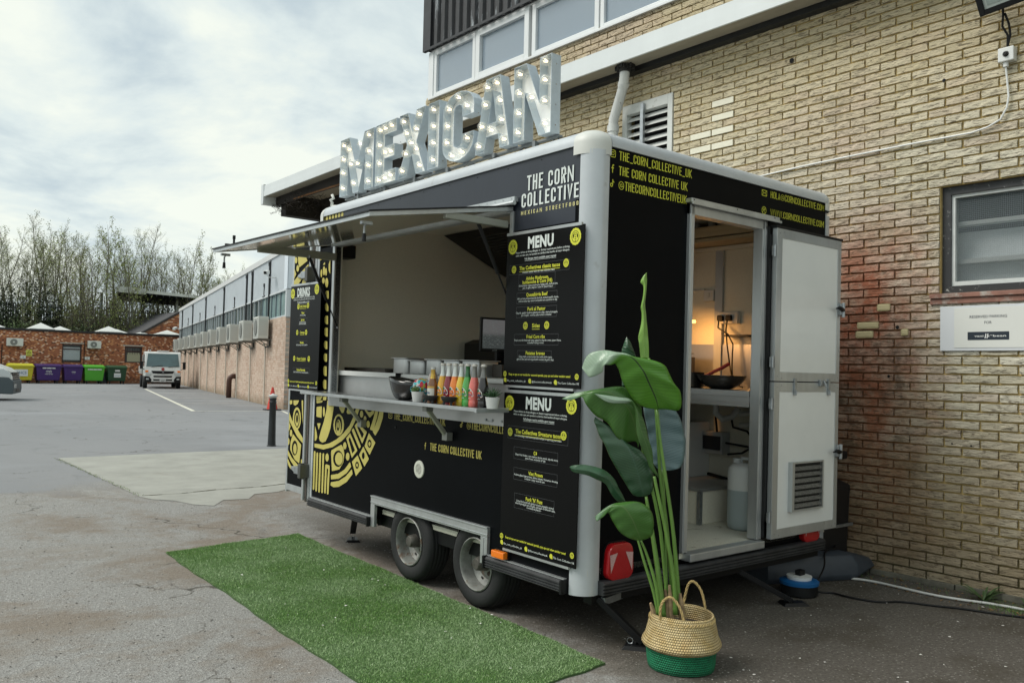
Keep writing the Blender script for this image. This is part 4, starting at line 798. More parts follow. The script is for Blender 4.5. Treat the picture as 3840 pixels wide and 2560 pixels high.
# ---- menu artwork on the body: a flat cut vinyl, three layers
SIDE = lambda u, v, d: (-d, u, v)
am = [MB(), MB(), MB()]; al_ = [MB(), MB(), MB()]
ART=[('y', [(2.984, 0.75), (2.835, 0.753), (2.736, 0.774), (2.627, 0.812), (2.523, 0.866), (2.434, 0.929), (2.37, 1.01), (2.324, 1.101), (2.28, 1.103), (2.294, 1.059), (2.345, 0.974), (2.431, 0.879), (2.543, 0.808), (2.685, 0.75), (2.833, 0.718), (2.982, 0.721)]), ('y', [(2.794, 1.093), (2.68, 1.099), (2.69, 1.029), (2.73, 0.883), (2.764, 0.823), (2.799, 0.783), (2.849, 0.768), (2.894, 0.777), (2.911, 0.799), (2.881, 0.86), (2.84, 0.927), (2.802, 1.023)]), ('y', [(2.97, 1.032), (2.88, 1.043), (2.88, 0.954), (2.968, 0.958)]), ('y', [(2.974, 1.083), (2.867, 1.089), (2.882, 1.072), (2.972, 1.06)]), ('y', [(2.951, 0.908), (2.891, 0.913), (2.919, 0.859)]), ('y', [(2.987, 0.887), (2.958, 0.848), (2.94, 0.802), (2.959, 0.774), (2.983, 0.77)]), ('y', [(2.827, 1.004), (2.828, 0.987), (2.832, 0.973), (2.838, 0.966), (2.845, 0.965), (2.852, 0.972), (2.858, 0.985), (2.86, 1.002), (2.86, 1.018), (2.856, 1.032), (2.85, 1.04), (2.843, 1.04), (2.836, 1.033), (2.83, 1.02)]), ('y', [(2.516, 0.927), (2.522, 0.892), (2.543, 0.863), (2.575, 0.845), (2.612, 0.841), (2.646, 0.854), (2.671, 0.88), (2.682, 0.915), (2.675, 0.95), (2.654, 0.98), (2.621, 0.998), (2.585, 1.0), (2.551, 0.987), (2.526, 0.961)]), ('k', [(2.545, 0.925), (2.548, 0.896), (2.563, 0.872), (2.585, 0.857), (2.61, 0.855), (2.634, 0.866), (2.652, 0.888), (2.66, 0.916), (2.656, 0.946), (2.641, 0.97), (2.619, 0.984), (2.593, 0.986), (2.569, 0.975), (2.552, 0.953)]), ('y', [(2.563, 0.908), (2.565, 0.883), (2.574, 0.863), (2.589, 0.851), (2.606, 0.849), (2.622, 0.859), (2.634, 0.878), (2.639, 0.902), (2.637, 0.927), (2.627, 0.947), (2.613, 0.959), (2.596, 0.96), (2.58, 0.95), (2.568, 0.932)]), ('k', [(2.585, 0.917), (2.586, 0.9), (2.591, 0.886), (2.6, 0.878), (2.61, 0.877), (2.62, 0.884), (2.627, 0.897), (2.63, 0.914), (2.629, 0.931), (2.624, 0.945), (2.615, 0.954), (2.605, 0.954), (2.595, 0.947), (2.588, 0.934)]), ('y', [(2.596, 0.921), (2.596, 0.911), (2.599, 0.902), (2.604, 0.897), (2.609, 0.897), (2.614, 0.901), (2.618, 0.909), (2.62, 0.919), (2.619, 0.93), (2.616, 0.938), (2.612, 0.943), (2.606, 0.943), (2.601, 0.939), (2.598, 0.931)]), ('y', [(2.634, 1.101), (2.52, 1.107), (2.509, 1.057), (2.527, 1.017), (2.556, 1.011), (2.594, 1.041)]), ('y', [(2.416, 1.112), (2.331, 1.117), (2.367, 1.06), (2.421, 1.014), (2.468, 1.011), (2.484, 1.025), (2.465, 1.06)]), ('y', [(2.237, 1.024), (2.238, 1.013), (2.245, 1.004), (2.254, 0.999), (2.265, 0.998), (2.275, 1.002), (2.282, 1.011), (2.285, 1.021), (2.283, 1.032), (2.277, 1.041), (2.268, 1.047), (2.257, 1.047), (2.247, 1.043), (2.24, 1.035)]), ('y', [(2.19, 0.992), (2.192, 0.983), (2.197, 0.975), (2.204, 0.97), (2.213, 0.97), (2.221, 0.973), (2.227, 0.981), (2.229, 0.99), (2.228, 0.999), (2.223, 1.007), (2.215, 1.012), (2.207, 1.012), (2.198, 1.009), (2.193, 1.002)]), ('y', [(2.14, 0.961), (2.142, 0.95), (2.148, 0.941), (2.158, 0.935), (2.169, 0.935), (2.179, 0.939), (2.186, 0.947), (2.189, 0.958), (2.187, 0.969), (2.181, 0.978), (2.171, 0.983), (2.16, 0.984), (2.15, 0.98), (2.143, 0.972)]), ('y', [(2.466, 0.781), (2.468, 0.769), (2.475, 0.759), (2.485, 0.753), (2.496, 0.752), (2.507, 0.756), (2.514, 0.765), (2.518, 0.776), (2.516, 0.788), (2.509, 0.798), (2.499, 0.804), (2.488, 0.805), (2.477, 0.801), (2.47, 0.792)]), ('y', [(2.416, 0.708), (2.418, 0.695), (2.425, 0.684), (2.435, 0.678), (2.448, 0.676), (2.459, 0.681), (2.467, 0.69), (2.471, 0.702), (2.469, 0.715), (2.462, 0.725), (2.451, 0.732), (2.439, 0.733), (2.427, 0.729), (2.419, 0.72)]), ('y', [(2.736, 0.668), (2.738, 0.654), (2.745, 0.643), (2.755, 0.636), (2.768, 0.634), (2.779, 0.639), (2.787, 0.649), (2.791, 0.662), (2.789, 0.676), (2.782, 0.687), (2.771, 0.694), (2.759, 0.696), (2.748, 0.691), (2.74, 0.681)]), ('y', [(1.998, 1.097), (1.954, 1.1), (1.966, 1.016), (2.008, 0.939), (2.06, 0.887), (2.096, 0.912), (2.04, 0.995)]), ('y', [(2.057, 1.102), (2.019, 1.1), (2.042, 1.016), (2.089, 0.917), (2.136, 0.925), (2.088, 1.015)]), ('y', [(2.252, 1.099), (2.209, 1.112), (2.075, 1.101), (2.087, 1.039), (2.143, 1.005), (2.211, 1.047)]), ('k', [(2.098, 1.092), (2.102, 1.072), (2.116, 1.055), (2.137, 1.045), (2.161, 1.044), (2.183, 1.051), (2.199, 1.066), (2.205, 1.086), (2.201, 1.106), (2.187, 1.122), (2.166, 1.132), (2.142, 1.133), (2.12, 1.126), (2.105, 1.111)]), ('z', [(2.123, 1.089), (2.125, 1.079), (2.132, 1.07), (2.144, 1.065), (2.156, 1.064), (2.168, 1.068), (2.177, 1.076), (2.18, 1.086), (2.178, 1.096), (2.171, 1.105), (2.159, 1.111), (2.146, 1.111), (2.134, 1.107), (2.126, 1.099)]), ('y', [(2.474, 0.835), (2.417, 0.877), (2.301, 0.762), (2.38, 0.701)]), ('k', [(2.439, 0.831), (2.419, 0.848), (2.338, 0.761), (2.374, 0.733)]), ('y', [(2.397, 0.899), (2.37, 0.917), (2.253, 0.795), (2.275, 0.777)]), ('y', [(2.356, 0.934), (2.316, 0.962), (2.174, 0.904), (2.236, 0.816)]), ('k', [(2.322, 0.933), (2.303, 0.941), (2.216, 0.886), (2.24, 0.852)]), ('y', [(2.148, 0.899), (2.053, 0.841), (2.126, 0.748), (2.202, 0.801)]), ('k', [(2.105, 0.829), (2.107, 0.816), (2.114, 0.805), (2.125, 0.798), (2.138, 0.797), (2.15, 0.802), (2.159, 0.811), (2.162, 0.823), (2.16, 0.836), (2.153, 0.847), (2.141, 0.854), (2.129, 0.855), (2.117, 0.85), (2.108, 0.841)]), ('z', [(2.118, 0.826), (2.12, 0.819), (2.123, 0.813), (2.129, 0.81), (2.136, 0.809), (2.142, 0.812), (2.146, 0.817), (2.148, 0.823), (2.147, 0.83), (2.143, 0.836), (2.137, 0.839), (2.131, 0.84), (2.125, 0.837), (2.12, 0.832)]), ('y', [(2.218, 0.799), (2.134, 0.72), (2.194, 0.66), (2.275, 0.734)]), ('k', [(2.194, 0.736), (2.195, 0.726), (2.201, 0.717), (2.209, 0.711), (2.218, 0.71), (2.226, 0.714), (2.232, 0.722), (2.235, 0.732), (2.234, 0.743), (2.228, 0.752), (2.22, 0.758), (2.211, 0.759), (2.203, 0.755), (2.197, 0.747)]), ('y', [(2.295, 0.73), (2.222, 0.646), (2.31, 0.58), (2.376, 0.675)]), ('k', [(2.272, 0.661), (2.274, 0.65), (2.281, 0.64), (2.291, 0.634), (2.303, 0.633), (2.314, 0.636), (2.322, 0.645), (2.325, 0.656), (2.323, 0.667), (2.316, 0.677), (2.306, 0.683), (2.294, 0.684), (2.283, 0.681), (2.275, 0.672)]), ('z', [(2.286, 0.66), (2.287, 0.654), (2.29, 0.649), (2.295, 0.646), (2.3, 0.646), (2.305, 0.648), (2.309, 0.652), (2.311, 0.657), (2.31, 0.663), (2.307, 0.668), (2.302, 0.671), (2.296, 0.671), (2.291, 0.669), (2.288, 0.665)]), ('y', [(2.7, 0.709), (2.695, 0.726), (2.542, 0.782), (2.511, 0.761), (2.491, 0.718), (2.504, 0.656), (2.56, 0.599), (2.676, 0.573)]), ('k', [(2.507, 0.683), (2.513, 0.657), (2.533, 0.633), (2.564, 0.618), (2.599, 0.614), (2.631, 0.622), (2.655, 0.641), (2.664, 0.667), (2.658, 0.694), (2.637, 0.717), (2.606, 0.732), (2.571, 0.736), (2.539, 0.727), (2.516, 0.708)]), ('z', [(2.514, 0.681), (2.519, 0.661), (2.534, 0.643), (2.557, 0.631), (2.583, 0.628), (2.608, 0.635), (2.626, 0.649), (2.633, 0.669), (2.628, 0.69), (2.613, 0.708), (2.589, 0.72), (2.563, 0.722), (2.538, 0.716), (2.521, 0.701)]), ('y', [(2.69, 0.542), (2.576, 0.565), (2.478, 0.609), (2.404, 0.67), (2.382, 0.639), (2.447, 0.585), (2.562, 0.531), (2.685, 0.51)]), ('y', [(2.686, 0.489), (2.561, 0.515), (2.458, 0.561), (2.372, 0.622), (2.357, 0.59), (2.443, 0.522), (2.558, 0.472), (2.641, 0.458), (2.691, 0.466)]), ('y', [(2.985, 0.686), (2.971, 0.695), (2.955, 0.689), (2.954, 0.402), (2.966, 0.393), (2.982, 0.398)]), ('y', [(2.939, 0.681), (2.925, 0.689), (2.909, 0.684), (2.908, 0.396), (2.92, 0.387), (2.936, 0.392)]), ('y', [(2.889, 0.684), (2.876, 0.692), (2.86, 0.687), (2.858, 0.395), (2.871, 0.386), (2.887, 0.391)]), ('y', [(2.838, 0.685), (2.825, 0.693), (2.809, 0.688), (2.807, 0.396), (2.82, 0.388), (2.835, 0.392)]), ('y', [(2.787, 0.605), (2.769, 0.614), (2.712, 0.61), (2.711, 0.553), (2.716, 0.396), (2.742, 0.392), (2.745, 0.492), (2.735, 0.579), (2.758, 0.588), (2.761, 0.396), (2.783, 0.393), (2.789, 0.406)]), ('y', [(3.39, 1.062), (3.337, 1.065), (3.337, 1.037), (3.37, 1.029), (3.389, 1.037)]), ('y', [(3.318, 1.066), (3.214, 1.071), (3.236, 1.042), (3.277, 1.026), (3.313, 1.032)]), ('y', [(3.168, 1.073), (3.14, 1.075), (3.126, 0.883), (3.15, 0.966)]), ('y', [(3.167, 0.931), (3.171, 0.892), (3.189, 0.86), (3.217, 0.841), (3.25, 0.838), (3.281, 0.853), (3.304, 0.883), (3.315, 0.921), (3.31, 0.961), (3.292, 0.993), (3.263, 1.012), (3.23, 1.014), (3.199, 0.999), (3.177, 0.969)]), ('k', [(3.19, 0.927), (3.193, 0.895), (3.205, 0.87), (3.224, 0.854), (3.246, 0.853), (3.267, 0.865), (3.283, 0.889), (3.29, 0.92), (3.288, 0.951), (3.275, 0.977), (3.256, 0.992), (3.234, 0.994), (3.213, 0.981), (3.197, 0.957)]), ('y', [(3.205, 0.919), (3.206, 0.896), (3.214, 0.877), (3.227, 0.866), (3.242, 0.865), (3.256, 0.874), (3.267, 0.892), (3.272, 0.915), (3.27, 0.938), (3.262, 0.958), (3.249, 0.969), (3.234, 0.97), (3.22, 0.96), (3.21, 0.942)]), ('k', [(3.219, 0.925), (3.22, 0.91), (3.224, 0.898), (3.231, 0.891), (3.239, 0.891), (3.247, 0.896), (3.252, 0.908), (3.255, 0.922), (3.254, 0.937), (3.25, 0.949), (3.243, 0.956), (3.235, 0.956), (3.228, 0.95), (3.222, 0.939)]), ('y', [(3.39, 0.972), (3.332, 0.911), (3.12, 0.781), (3.118, 0.739), (3.224, 0.784), (3.39, 0.904)]), ('y', [(3.316, 0.804), (3.318, 0.792), (3.323, 0.781), (3.332, 0.775), (3.342, 0.774), (3.352, 0.779), (3.359, 0.788), (3.362, 0.8), (3.36, 0.813), (3.355, 0.823), (3.346, 0.829), (3.336, 0.83), (3.326, 0.825), (3.319, 0.816)]), ('y', [(3.361, 0.733), (3.362, 0.72), (3.367, 0.71), (3.374, 0.704), (3.382, 0.703), (3.39, 0.708), (3.396, 0.717), (3.399, 0.729), (3.398, 0.742), (3.393, 0.752), (3.386, 0.758), (3.378, 0.759), (3.37, 0.754), (3.364, 0.745)]), ('y', [(3.386, 0.895), (3.35, 0.854), (3.383, 0.808)]), ('y', [(3.303, 0.799), (3.144, 0.726), (3.168, 0.577), (3.253, 0.599), (3.344, 0.669), (3.341, 0.731)]), ('k', [(3.207, 0.695), (3.21, 0.669), (3.223, 0.647), (3.244, 0.633), (3.267, 0.631), (3.29, 0.64), (3.306, 0.659), (3.313, 0.685), (3.31, 0.711), (3.296, 0.733), (3.276, 0.747), (3.252, 0.749), (3.23, 0.739), (3.214, 0.72)]), ('z', [(3.224, 0.687), (3.226, 0.668), (3.233, 0.653), (3.245, 0.643), (3.259, 0.642), (3.272, 0.649), (3.281, 0.663), (3.286, 0.681), (3.284, 0.7), (3.277, 0.715), (3.265, 0.725), (3.251, 0.726), (3.238, 0.719), (3.229, 0.705)]), ('y', [(3.387, 0.665), (3.311, 0.611), (3.163, 0.553), (3.165, 0.541), (3.234, 0.533), (3.323, 0.579), (3.387, 0.625)]), ('y', [(3.388, 0.6), (3.32, 0.546), (3.269, 0.53), (3.318, 0.515), (3.363, 0.538), (3.385, 0.566)]), ('y', [(3.14, 0.614), (3.118, 0.616), (3.114, 0.548), (3.138, 0.545)]), ('y', [(3.337, 2.195), (3.339, 2.183), (3.346, 2.174), (3.356, 2.17), (3.368, 2.171), (3.38, 2.177), (3.388, 2.187), (3.391, 2.199), (3.39, 2.21), (3.383, 2.219), (3.372, 2.223), (3.36, 2.222), (3.349, 2.216), (3.341, 2.206)]), ('y', [(3.3, 2.125), (3.302, 2.114), (3.308, 2.105), (3.318, 2.101), (3.329, 2.101), (3.339, 2.107), (3.347, 2.117), (3.35, 2.129), (3.348, 2.14), (3.342, 2.149), (3.332, 2.154), (3.321, 2.153), (3.311, 2.147), (3.303, 2.137)]), ('y', [(3.331, 2.232), (3.189, 2.22), (3.15, 2.176), (3.295, 2.133), (3.317, 2.172)]), ('k', [(3.2, 2.209), (3.203, 2.196), (3.213, 2.187), (3.229, 2.182), (3.248, 2.184), (3.265, 2.191), (3.277, 2.202), (3.282, 2.215), (3.279, 2.228), (3.268, 2.237), (3.252, 2.242), (3.234, 2.24), (3.217, 2.233), (3.205, 2.222)]), ('y', [(3.396, 2.002), (3.398, 2.023), (3.273, 2.086), (3.13, 2.15), (3.127, 2.109), (3.304, 1.997)]), ('y', [(3.404, 2.153), (3.348, 2.083), (3.395, 2.035)]), ('y', [(3.239, 2.002), (3.222, 2.03), (3.177, 2.043), (3.143, 2.029), (3.174, 1.998)]), ('y', [(2.999, 2.205), (2.817, 2.19), (2.819, 2.167), (2.919, 2.181), (2.995, 2.168)]), ('y', [(2.942, 2.132), (2.908, 2.151), (2.902, 2.13)]), ('y', [(2.897, 2.083), (2.898, 2.067), (2.903, 2.055), (2.911, 2.049), (2.92, 2.049), (2.929, 2.057), (2.936, 2.07), (2.939, 2.085), (2.938, 2.101), (2.933, 2.113), (2.925, 2.119), (2.915, 2.119), (2.907, 2.111), (2.9, 2.098)]), ('y', [(2.867, 2.072), (2.868, 2.059), (2.871, 2.049), (2.877, 2.043), (2.884, 2.044), (2.891, 2.05), (2.896, 2.061), (2.898, 2.074), (2.897, 2.087), (2.894, 2.097), (2.888, 2.103), (2.881, 2.102), (2.874, 2.096), (2.87, 2.085)]), ('y', [(2.946, 2.065), (2.947, 2.051), (2.95, 2.04), (2.956, 2.035), (2.963, 2.035), (2.97, 2.042), (2.975, 2.053), (2.978, 2.067), (2.977, 2.081), (2.973, 2.092), (2.967, 2.098), (2.96, 2.097), (2.954, 2.091), (2.948, 2.079)]), ('y', [(2.819, 2.163), (2.844, 2.129), (2.841, 2.082), (2.812, 2.052)]), ('y', [(2.839, 1.988), (2.841, 1.971), (2.847, 1.958), (2.857, 1.952), (2.868, 1.952), (2.879, 1.96), (2.887, 1.974), (2.891, 1.99), (2.889, 2.007), (2.883, 2.02), (2.873, 2.026), (2.862, 2.026), (2.851, 2.018), (2.843, 2.004)]), ('y', [(2.899, 2.007), (2.9, 1.996), (2.906, 1.989), (2.915, 1.984), (2.925, 1.985), (2.934, 1.99), (2.941, 1.999), (2.944, 2.009), (2.942, 2.02), (2.937, 2.028), (2.928, 2.032), (2.918, 2.031), (2.909, 2.026), (2.902, 2.017)]), ('y', [(2.868, 1.929), (2.827, 1.924), (2.823, 1.863), (2.855, 1.866), (2.879, 1.881), (2.884, 1.914)]), ('y', [(2.866, 1.832), (2.825, 1.827), (2.821, 1.767), (2.853, 1.77), (2.877, 1.785), (2.882, 1.816)]), ('y', [(2.864, 1.737), (2.823, 1.733), (2.819, 1.668), (2.851, 1.67), (2.874, 1.685), (2.88, 1.722)]), ('y', [(2.862, 1.645), (2.821, 1.642), (2.817, 1.574), (2.849, 1.576), (2.872, 1.59), (2.878, 1.63)]), ('y', [(2.86, 1.543), (2.819, 1.539), (2.815, 1.479), (2.847, 1.48), (2.87, 1.494), (2.876, 1.527)]), ('y', [(2.858, 1.447), (2.817, 1.444), (2.813, 1.384), (2.845, 1.385), (2.868, 1.399), (2.874, 1.431)]), ('y', [(2.856, 1.351), (2.815, 1.349), (2.81, 1.275), (2.842, 1.276), (2.866, 1.289), (2.872, 1.335)]), ('y', [(2.854, 1.247), (2.813, 1.245), (2.808, 1.176), (2.841, 1.176), (2.864, 1.189), (2.87, 1.23)]), ('y', [(2.97, 1.116), (2.866, 1.121), (2.898, 1.088), (2.967, 1.084)]), ('y', [(2.862, 1.116), (2.798, 1.119), (2.805, 1.092), (2.855, 1.09)])]
LEAVES={'spear': [((-0.125, 0.127, 1.446), (-0.109, 0.114, 1.449), (-0.089, 0.105, 1.446)), ((-0.132, 0.133, 1.522), (-0.117, 0.115, 1.522), (-0.093, 0.108, 1.53)), ((-0.135, 0.135, 1.555), (-0.122, 0.114, 1.566), (-0.096, 0.11, 1.575)), ((-0.125, 0.127, 1.618), (-0.124, 0.111, 1.625), (-0.1, 0.114, 1.634)), ((-0.124, 0.127, 1.67), (-0.129, 0.11, 1.676), (-0.104, 0.117, 1.678)), ((-0.128, 0.13, 1.696), (-0.135, 0.11, 1.705), (-0.108, 0.12, 1.708)), ((-0.121, 0.124, 1.744), (-0.127, 0.109, 1.743), (-0.106, 0.118, 1.748)), ((-0.119, 0.122, 1.796), (-0.121, 0.109, 1.798), (-0.102, 0.115, 1.804)), ((-0.13, 0.131, 1.818), (-0.124, 0.116, 1.832), (-0.102, 0.115, 1.838)), ((-0.119, 0.123, 1.848), (-0.115, 0.114, 1.855), (-0.103, 0.116, 1.86)), ((-0.107, 0.113, 1.864), (-0.107, 0.113, 1.864), (-0.103, 0.116, 1.865))], 'big': [((-0.072, 0.059, 1.207), (-0.068, 0.055, 1.207), (-0.06, 0.055, 1.208)), ((-0.107, 0.062, 1.21), (-0.09, 0.044, 1.22), (-0.05, 0.021, 1.209)), ((-0.157, 0.076, 1.219), (-0.116, 0.036, 1.261), (-0.029, -0.022, 1.205)), ((-0.203, 0.087, 1.244), (-0.148, 0.033, 1.304), (-0.03, -0.047, 1.231)), ((-0.249, 0.099, 1.301), (-0.18, 0.029, 1.343), (-0.048, -0.057, 1.293)), ((-0.281, 0.099, 1.344), (-0.211, 0.025, 1.382), (-0.086, -0.053, 1.332)), ((-0.293, 0.104, 1.38), (-0.233, 0.035, 1.413), (-0.109, -0.039, 1.381)), ((-0.304, 0.108, 1.404), (-0.255, 0.044, 1.438), (-0.132, -0.026, 1.42)), ((-0.317, 0.113, 1.419), (-0.277, 0.057, 1.456), (-0.179, 0.008, 1.441)), ((-0.335, 0.123, 1.413), (-0.303, 0.076, 1.463), (-0.238, 0.05, 1.451)), ((-0.36, 0.138, 1.413), (-0.337, 0.102, 1.462), (-0.28, 0.079, 1.469)), ((-0.355, 0.154, 1.399), (-0.351, 0.138, 1.449), (-0.301, 0.117, 1.475)), ((-0.345, 0.167, 1.378), (-0.36, 0.169, 1.428), (-0.334, 0.165, 1.483)), ((-0.375, 0.212, 1.354), (-0.371, 0.202, 1.406), (-0.37, 0.215, 1.47)), ((-0.38, 0.236, 1.369), (-0.377, 0.231, 1.391), (-0.381, 0.244, 1.441)), ((-0.385, 0.261, 1.397), (-0.385, 0.261, 1.397), (-0.382, 0.265, 1.397))], 'wide': [((-0.122, 0.138, 1.022), (-0.121, 0.137, 1.022), (-0.115, 0.138, 1.029)), ((-0.145, 0.131, 1.052), (-0.146, 0.126, 1.082), (-0.123, 0.119, 1.14)), ((-0.197, 0.147, 1.049), (-0.177, 0.119, 1.156), (-0.136, 0.104, 1.207)), ((-0.246, 0.161, 1.075), (-0.215, 0.119, 1.214), (-0.171, 0.107, 1.243)), ((-0.285, 0.184, 1.14), (-0.255, 0.137, 1.257), (-0.205, 0.126, 1.301)), ((-0.335, 0.217, 1.175), (-0.299, 0.164, 1.285), (-0.247, 0.151, 1.314)), ((-0.374, 0.24, 1.225), (-0.351, 0.204, 1.289), (-0.299, 0.185, 1.307)), ((-0.38, 0.266, 1.26), (-0.375, 0.251, 1.276), (-0.343, 0.242, 1.293)), ((-0.408, 0.31, 1.242), (-0.4, 0.298, 1.259), (-0.394, 0.305, 1.276)), ((-0.43, 0.349, 1.248), (-0.43, 0.349, 1.248), (-0.426, 0.353, 1.248))], 'fold': [((-0.09, 0.035, 0.888), (-0.09, 0.035, 0.888), (-0.086, 0.038, 0.888)), ((-0.131, 0.049, 0.929), (-0.117, 0.032, 0.915), (-0.1, 0.03, 0.907)), ((-0.16, 0.053, 0.987), (-0.152, 0.036, 0.995), (-0.127, 0.032, 0.952)), ((-0.189, 0.057, 1.031), (-0.181, 0.035, 1.054), (-0.145, 0.027, 1.017)), ((-0.213, 0.065, 1.102), (-0.212, 0.043, 1.125), (-0.166, 0.033, 1.075)), ((-0.224, 0.066, 1.188), (-0.234, 0.048, 1.204), (-0.186, 0.041, 1.153)), ((-0.24, 0.072, 1.227), (-0.247, 0.056, 1.239), (-0.213, 0.056, 1.214)), ((-0.264, 0.088, 1.236), (-0.262, 0.071, 1.249), (-0.243, 0.078, 1.256)), ((-0.315, 0.138, 1.237), (-0.31, 0.123, 1.252), (-0.284, 0.119, 1.265)), ((-0.344, 0.169, 1.255), (-0.342, 0.162, 1.265), (-0.33, 0.164, 1.273)), ((-0.366, 0.194, 1.278), (-0.366, 0.194, 1.278), (-0.362, 0.198, 1.278))], 'dark': [((-0.121, 0.098, 0.793), (-0.118, 0.096, 0.793), (-0.112, 0.097, 0.792)), ((-0.161, 0.125, 0.799), (-0.128, 0.092, 0.808), (-0.09, 0.074, 0.815)), ((-0.193, 0.146, 0.85), (-0.143, 0.094, 0.845), (-0.087, 0.066, 0.867)), ((-0.214, 0.157, 0.886), (-0.162, 0.097, 0.904), (-0.095, 0.066, 0.918)), ((-0.258, 0.187, 0.972), (-0.186, 0.106, 0.969), (-0.119, 0.08, 0.976)), ((-0.281, 0.206, 1.037), (-0.207, 0.122, 1.026), (-0.148, 0.103, 1.015)), ((-0.299, 0.225, 1.079), (-0.226, 0.149, 1.068), (-0.184, 0.139, 1.042)), ((-0.307, 0.238, 1.122), (-0.254, 0.184, 1.11), (-0.215, 0.17, 1.081)), ((-0.312, 0.248, 1.144), (-0.282, 0.218, 1.141), (-0.252, 0.206, 1.123)), ((-0.306, 0.248, 1.165), (-0.306, 0.248, 1.165), (-0.302, 0.252, 1.165))], 'blue': [((-0.022, 0.082, 0.912), (-0.018, 0.079, 0.911), (-0.009, 0.078, 0.912)), ((-0.036, 0.104, 0.933), (-0.015, 0.08, 0.927), (0.039, 0.048, 0.916)), ((-0.043, 0.118, 0.961), (-0.014, 0.082, 0.956), (0.077, 0.028, 0.942)), ((-0.043, 0.129, 1.019), (-0.015, 0.086, 1.022), (0.095, 0.023, 1.03)), ((-0.047, 0.141, 1.078), (-0.016, 0.091, 1.088), (0.096, 0.032, 1.081)), ((-0.06, 0.146, 1.137), (-0.02, 0.093, 1.147), (0.078, 0.04, 1.148)), ((-0.074, 0.15, 1.204), (-0.023, 0.096, 1.199), (0.055, 0.052, 1.196)), ((-0.069, 0.14, 1.242), (-0.027, 0.099, 1.243), (0.021, 0.073, 1.244)), ((-0.027, 0.099, 1.28), (-0.027, 0.099, 1.28), (-0.023, 0.103, 1.28))], 'narrow': [((-0.188, 0.153, 0.765), (-0.187, 0.152, 0.765), (-0.182, 0.154, 0.765)), ((-0.226, 0.167, 0.77), (-0.216, 0.153, 0.789), (-0.203, 0.155, 0.799)), ((-0.258, 0.177, 0.804), (-0.251, 0.159, 0.827), (-0.228, 0.16, 0.836)), ((-0.29, 0.187, 0.853), (-0.287, 0.166, 0.872), (-0.255, 0.165, 0.88)), ((-0.33, 0.204, 0.874), (-0.334, 0.181, 0.898), (-0.296, 0.183, 0.917)), ((-0.364, 0.231, 0.893), (-0.364, 0.212, 0.914), (-0.336, 0.215, 0.935)), ((-0.398, 0.259, 0.902), (-0.399, 0.247, 0.92), (-0.378, 0.249, 0.943)), ((-0.42, 0.277, 0.91), (-0.421, 0.271, 0.923), (-0.412, 0.276, 0.939)), ((-0.431, 0.285, 0.932), (-0.431, 0.285, 0.932), (-0.427, 0.289, 0.931))], 'low': [((-0.191, 0.052, 0.601), (-0.188, 0.05, 0.6), (-0.182, 0.051, 0.6)), ((-0.226, 0.066, 0.606), (-0.206, 0.043, 0.624), (-0.158, 0.017, 0.619)), ((-0.278, 0.093, 0.638), (-0.231, 0.041, 0.663), (-0.157, 0.001, 0.662)), ((-0.315, 0.109, 0.691), (-0.262, 0.043, 0.714), (-0.172, -0.001, 0.737)), ((-0.333, 0.12, 0.73), (-0.293, 0.065, 0.762), (-0.215, 0.03, 0.781)), ((-0.342, 0.134, 0.72), (-0.322, 0.104, 0.766), (-0.263, 0.077, 0.783)), ((-0.366, 0.161, 0.691), (-0.35, 0.141, 0.739), (-0.316, 0.127, 0.766)), ((-0.369, 0.171, 0.711), (-0.369, 0.171, 0.711), (-0.366, 0.175, 0.711))], 'small': [((-0.163, 0.21, 1.313), (-0.143, 0.194, 1.314), (-0.106, 0.169, 1.374)), ((-0.167, 0.213, 1.477), (-0.15, 0.186, 1.466), (-0.109, 0.173, 1.455)), ((-0.162, 0.209, 1.507), (-0.16, 0.182, 1.506), (-0.117, 0.179, 1.489)), ((-0.155, 0.203, 1.537), (-0.153, 0.189, 1.537), (-0.129, 0.189, 1.526)), ((-0.149, 0.199, 1.554), (-0.149, 0.199, 1.554), (-0.145, 0.202, 1.554))]}
STEMS=[([(0.016, -0.013, 0.242), (0.012, -0.01, 0.354), (-0.009, 0.007, 0.628), (-0.039, 0.032, 0.878), (-0.063, 0.051, 1.066), (-0.076, 0.062, 1.207)], 0.011, 0.006), ([(-0.021, -0.022, 0.25), (-0.027, -0.016, 0.41), (-0.059, 0.009, 0.633), (-0.09, 0.035, 0.806), (-0.105, 0.047, 0.893)], 0.011, 0.007), ([(-0.011, 0.035, 0.235), (-0.011, 0.048, 0.496), (-0.011, 0.061, 0.746), (-0.014, 0.076, 0.916)], 0.008, 0.005), ([(-0.056, 0.02, 0.234), (-0.068, 0.038, 0.405), (-0.092, 0.066, 0.627), (-0.111, 0.091, 0.794)], 0.016, 0.007), ([(-0.089, 0.008, 0.242), (-0.116, 0.017, 0.391), (-0.156, 0.037, 0.528), (-0.188, 0.05, 0.602)], 0.009, 0.005), ([(-0.084, 0.029, 0.248), (-0.094, 0.047, 0.345), (-0.126, 0.083, 0.491), (-0.143, 0.106, 0.582), (-0.185, 0.15, 0.767)], 0.009, 0.004), ([(0.002, 0.037, 0.233), (-0.032, 0.065, 0.621), (-0.075, 0.1, 0.872), (-0.104, 0.123, 1.011), (-0.113, 0.13, 1.125)], 0.01, 0.005), ([(0.029, 0.028, 0.23), (-0.003, 0.049, 0.621), (-0.034, 0.069, 0.873), (-0.049, 0.076, 1.064), (-0.07, 0.088, 1.318), (-0.094, 0.102, 1.451)], 0.01, 0.006)]
al2_ = [MB(), MB(), MB()]
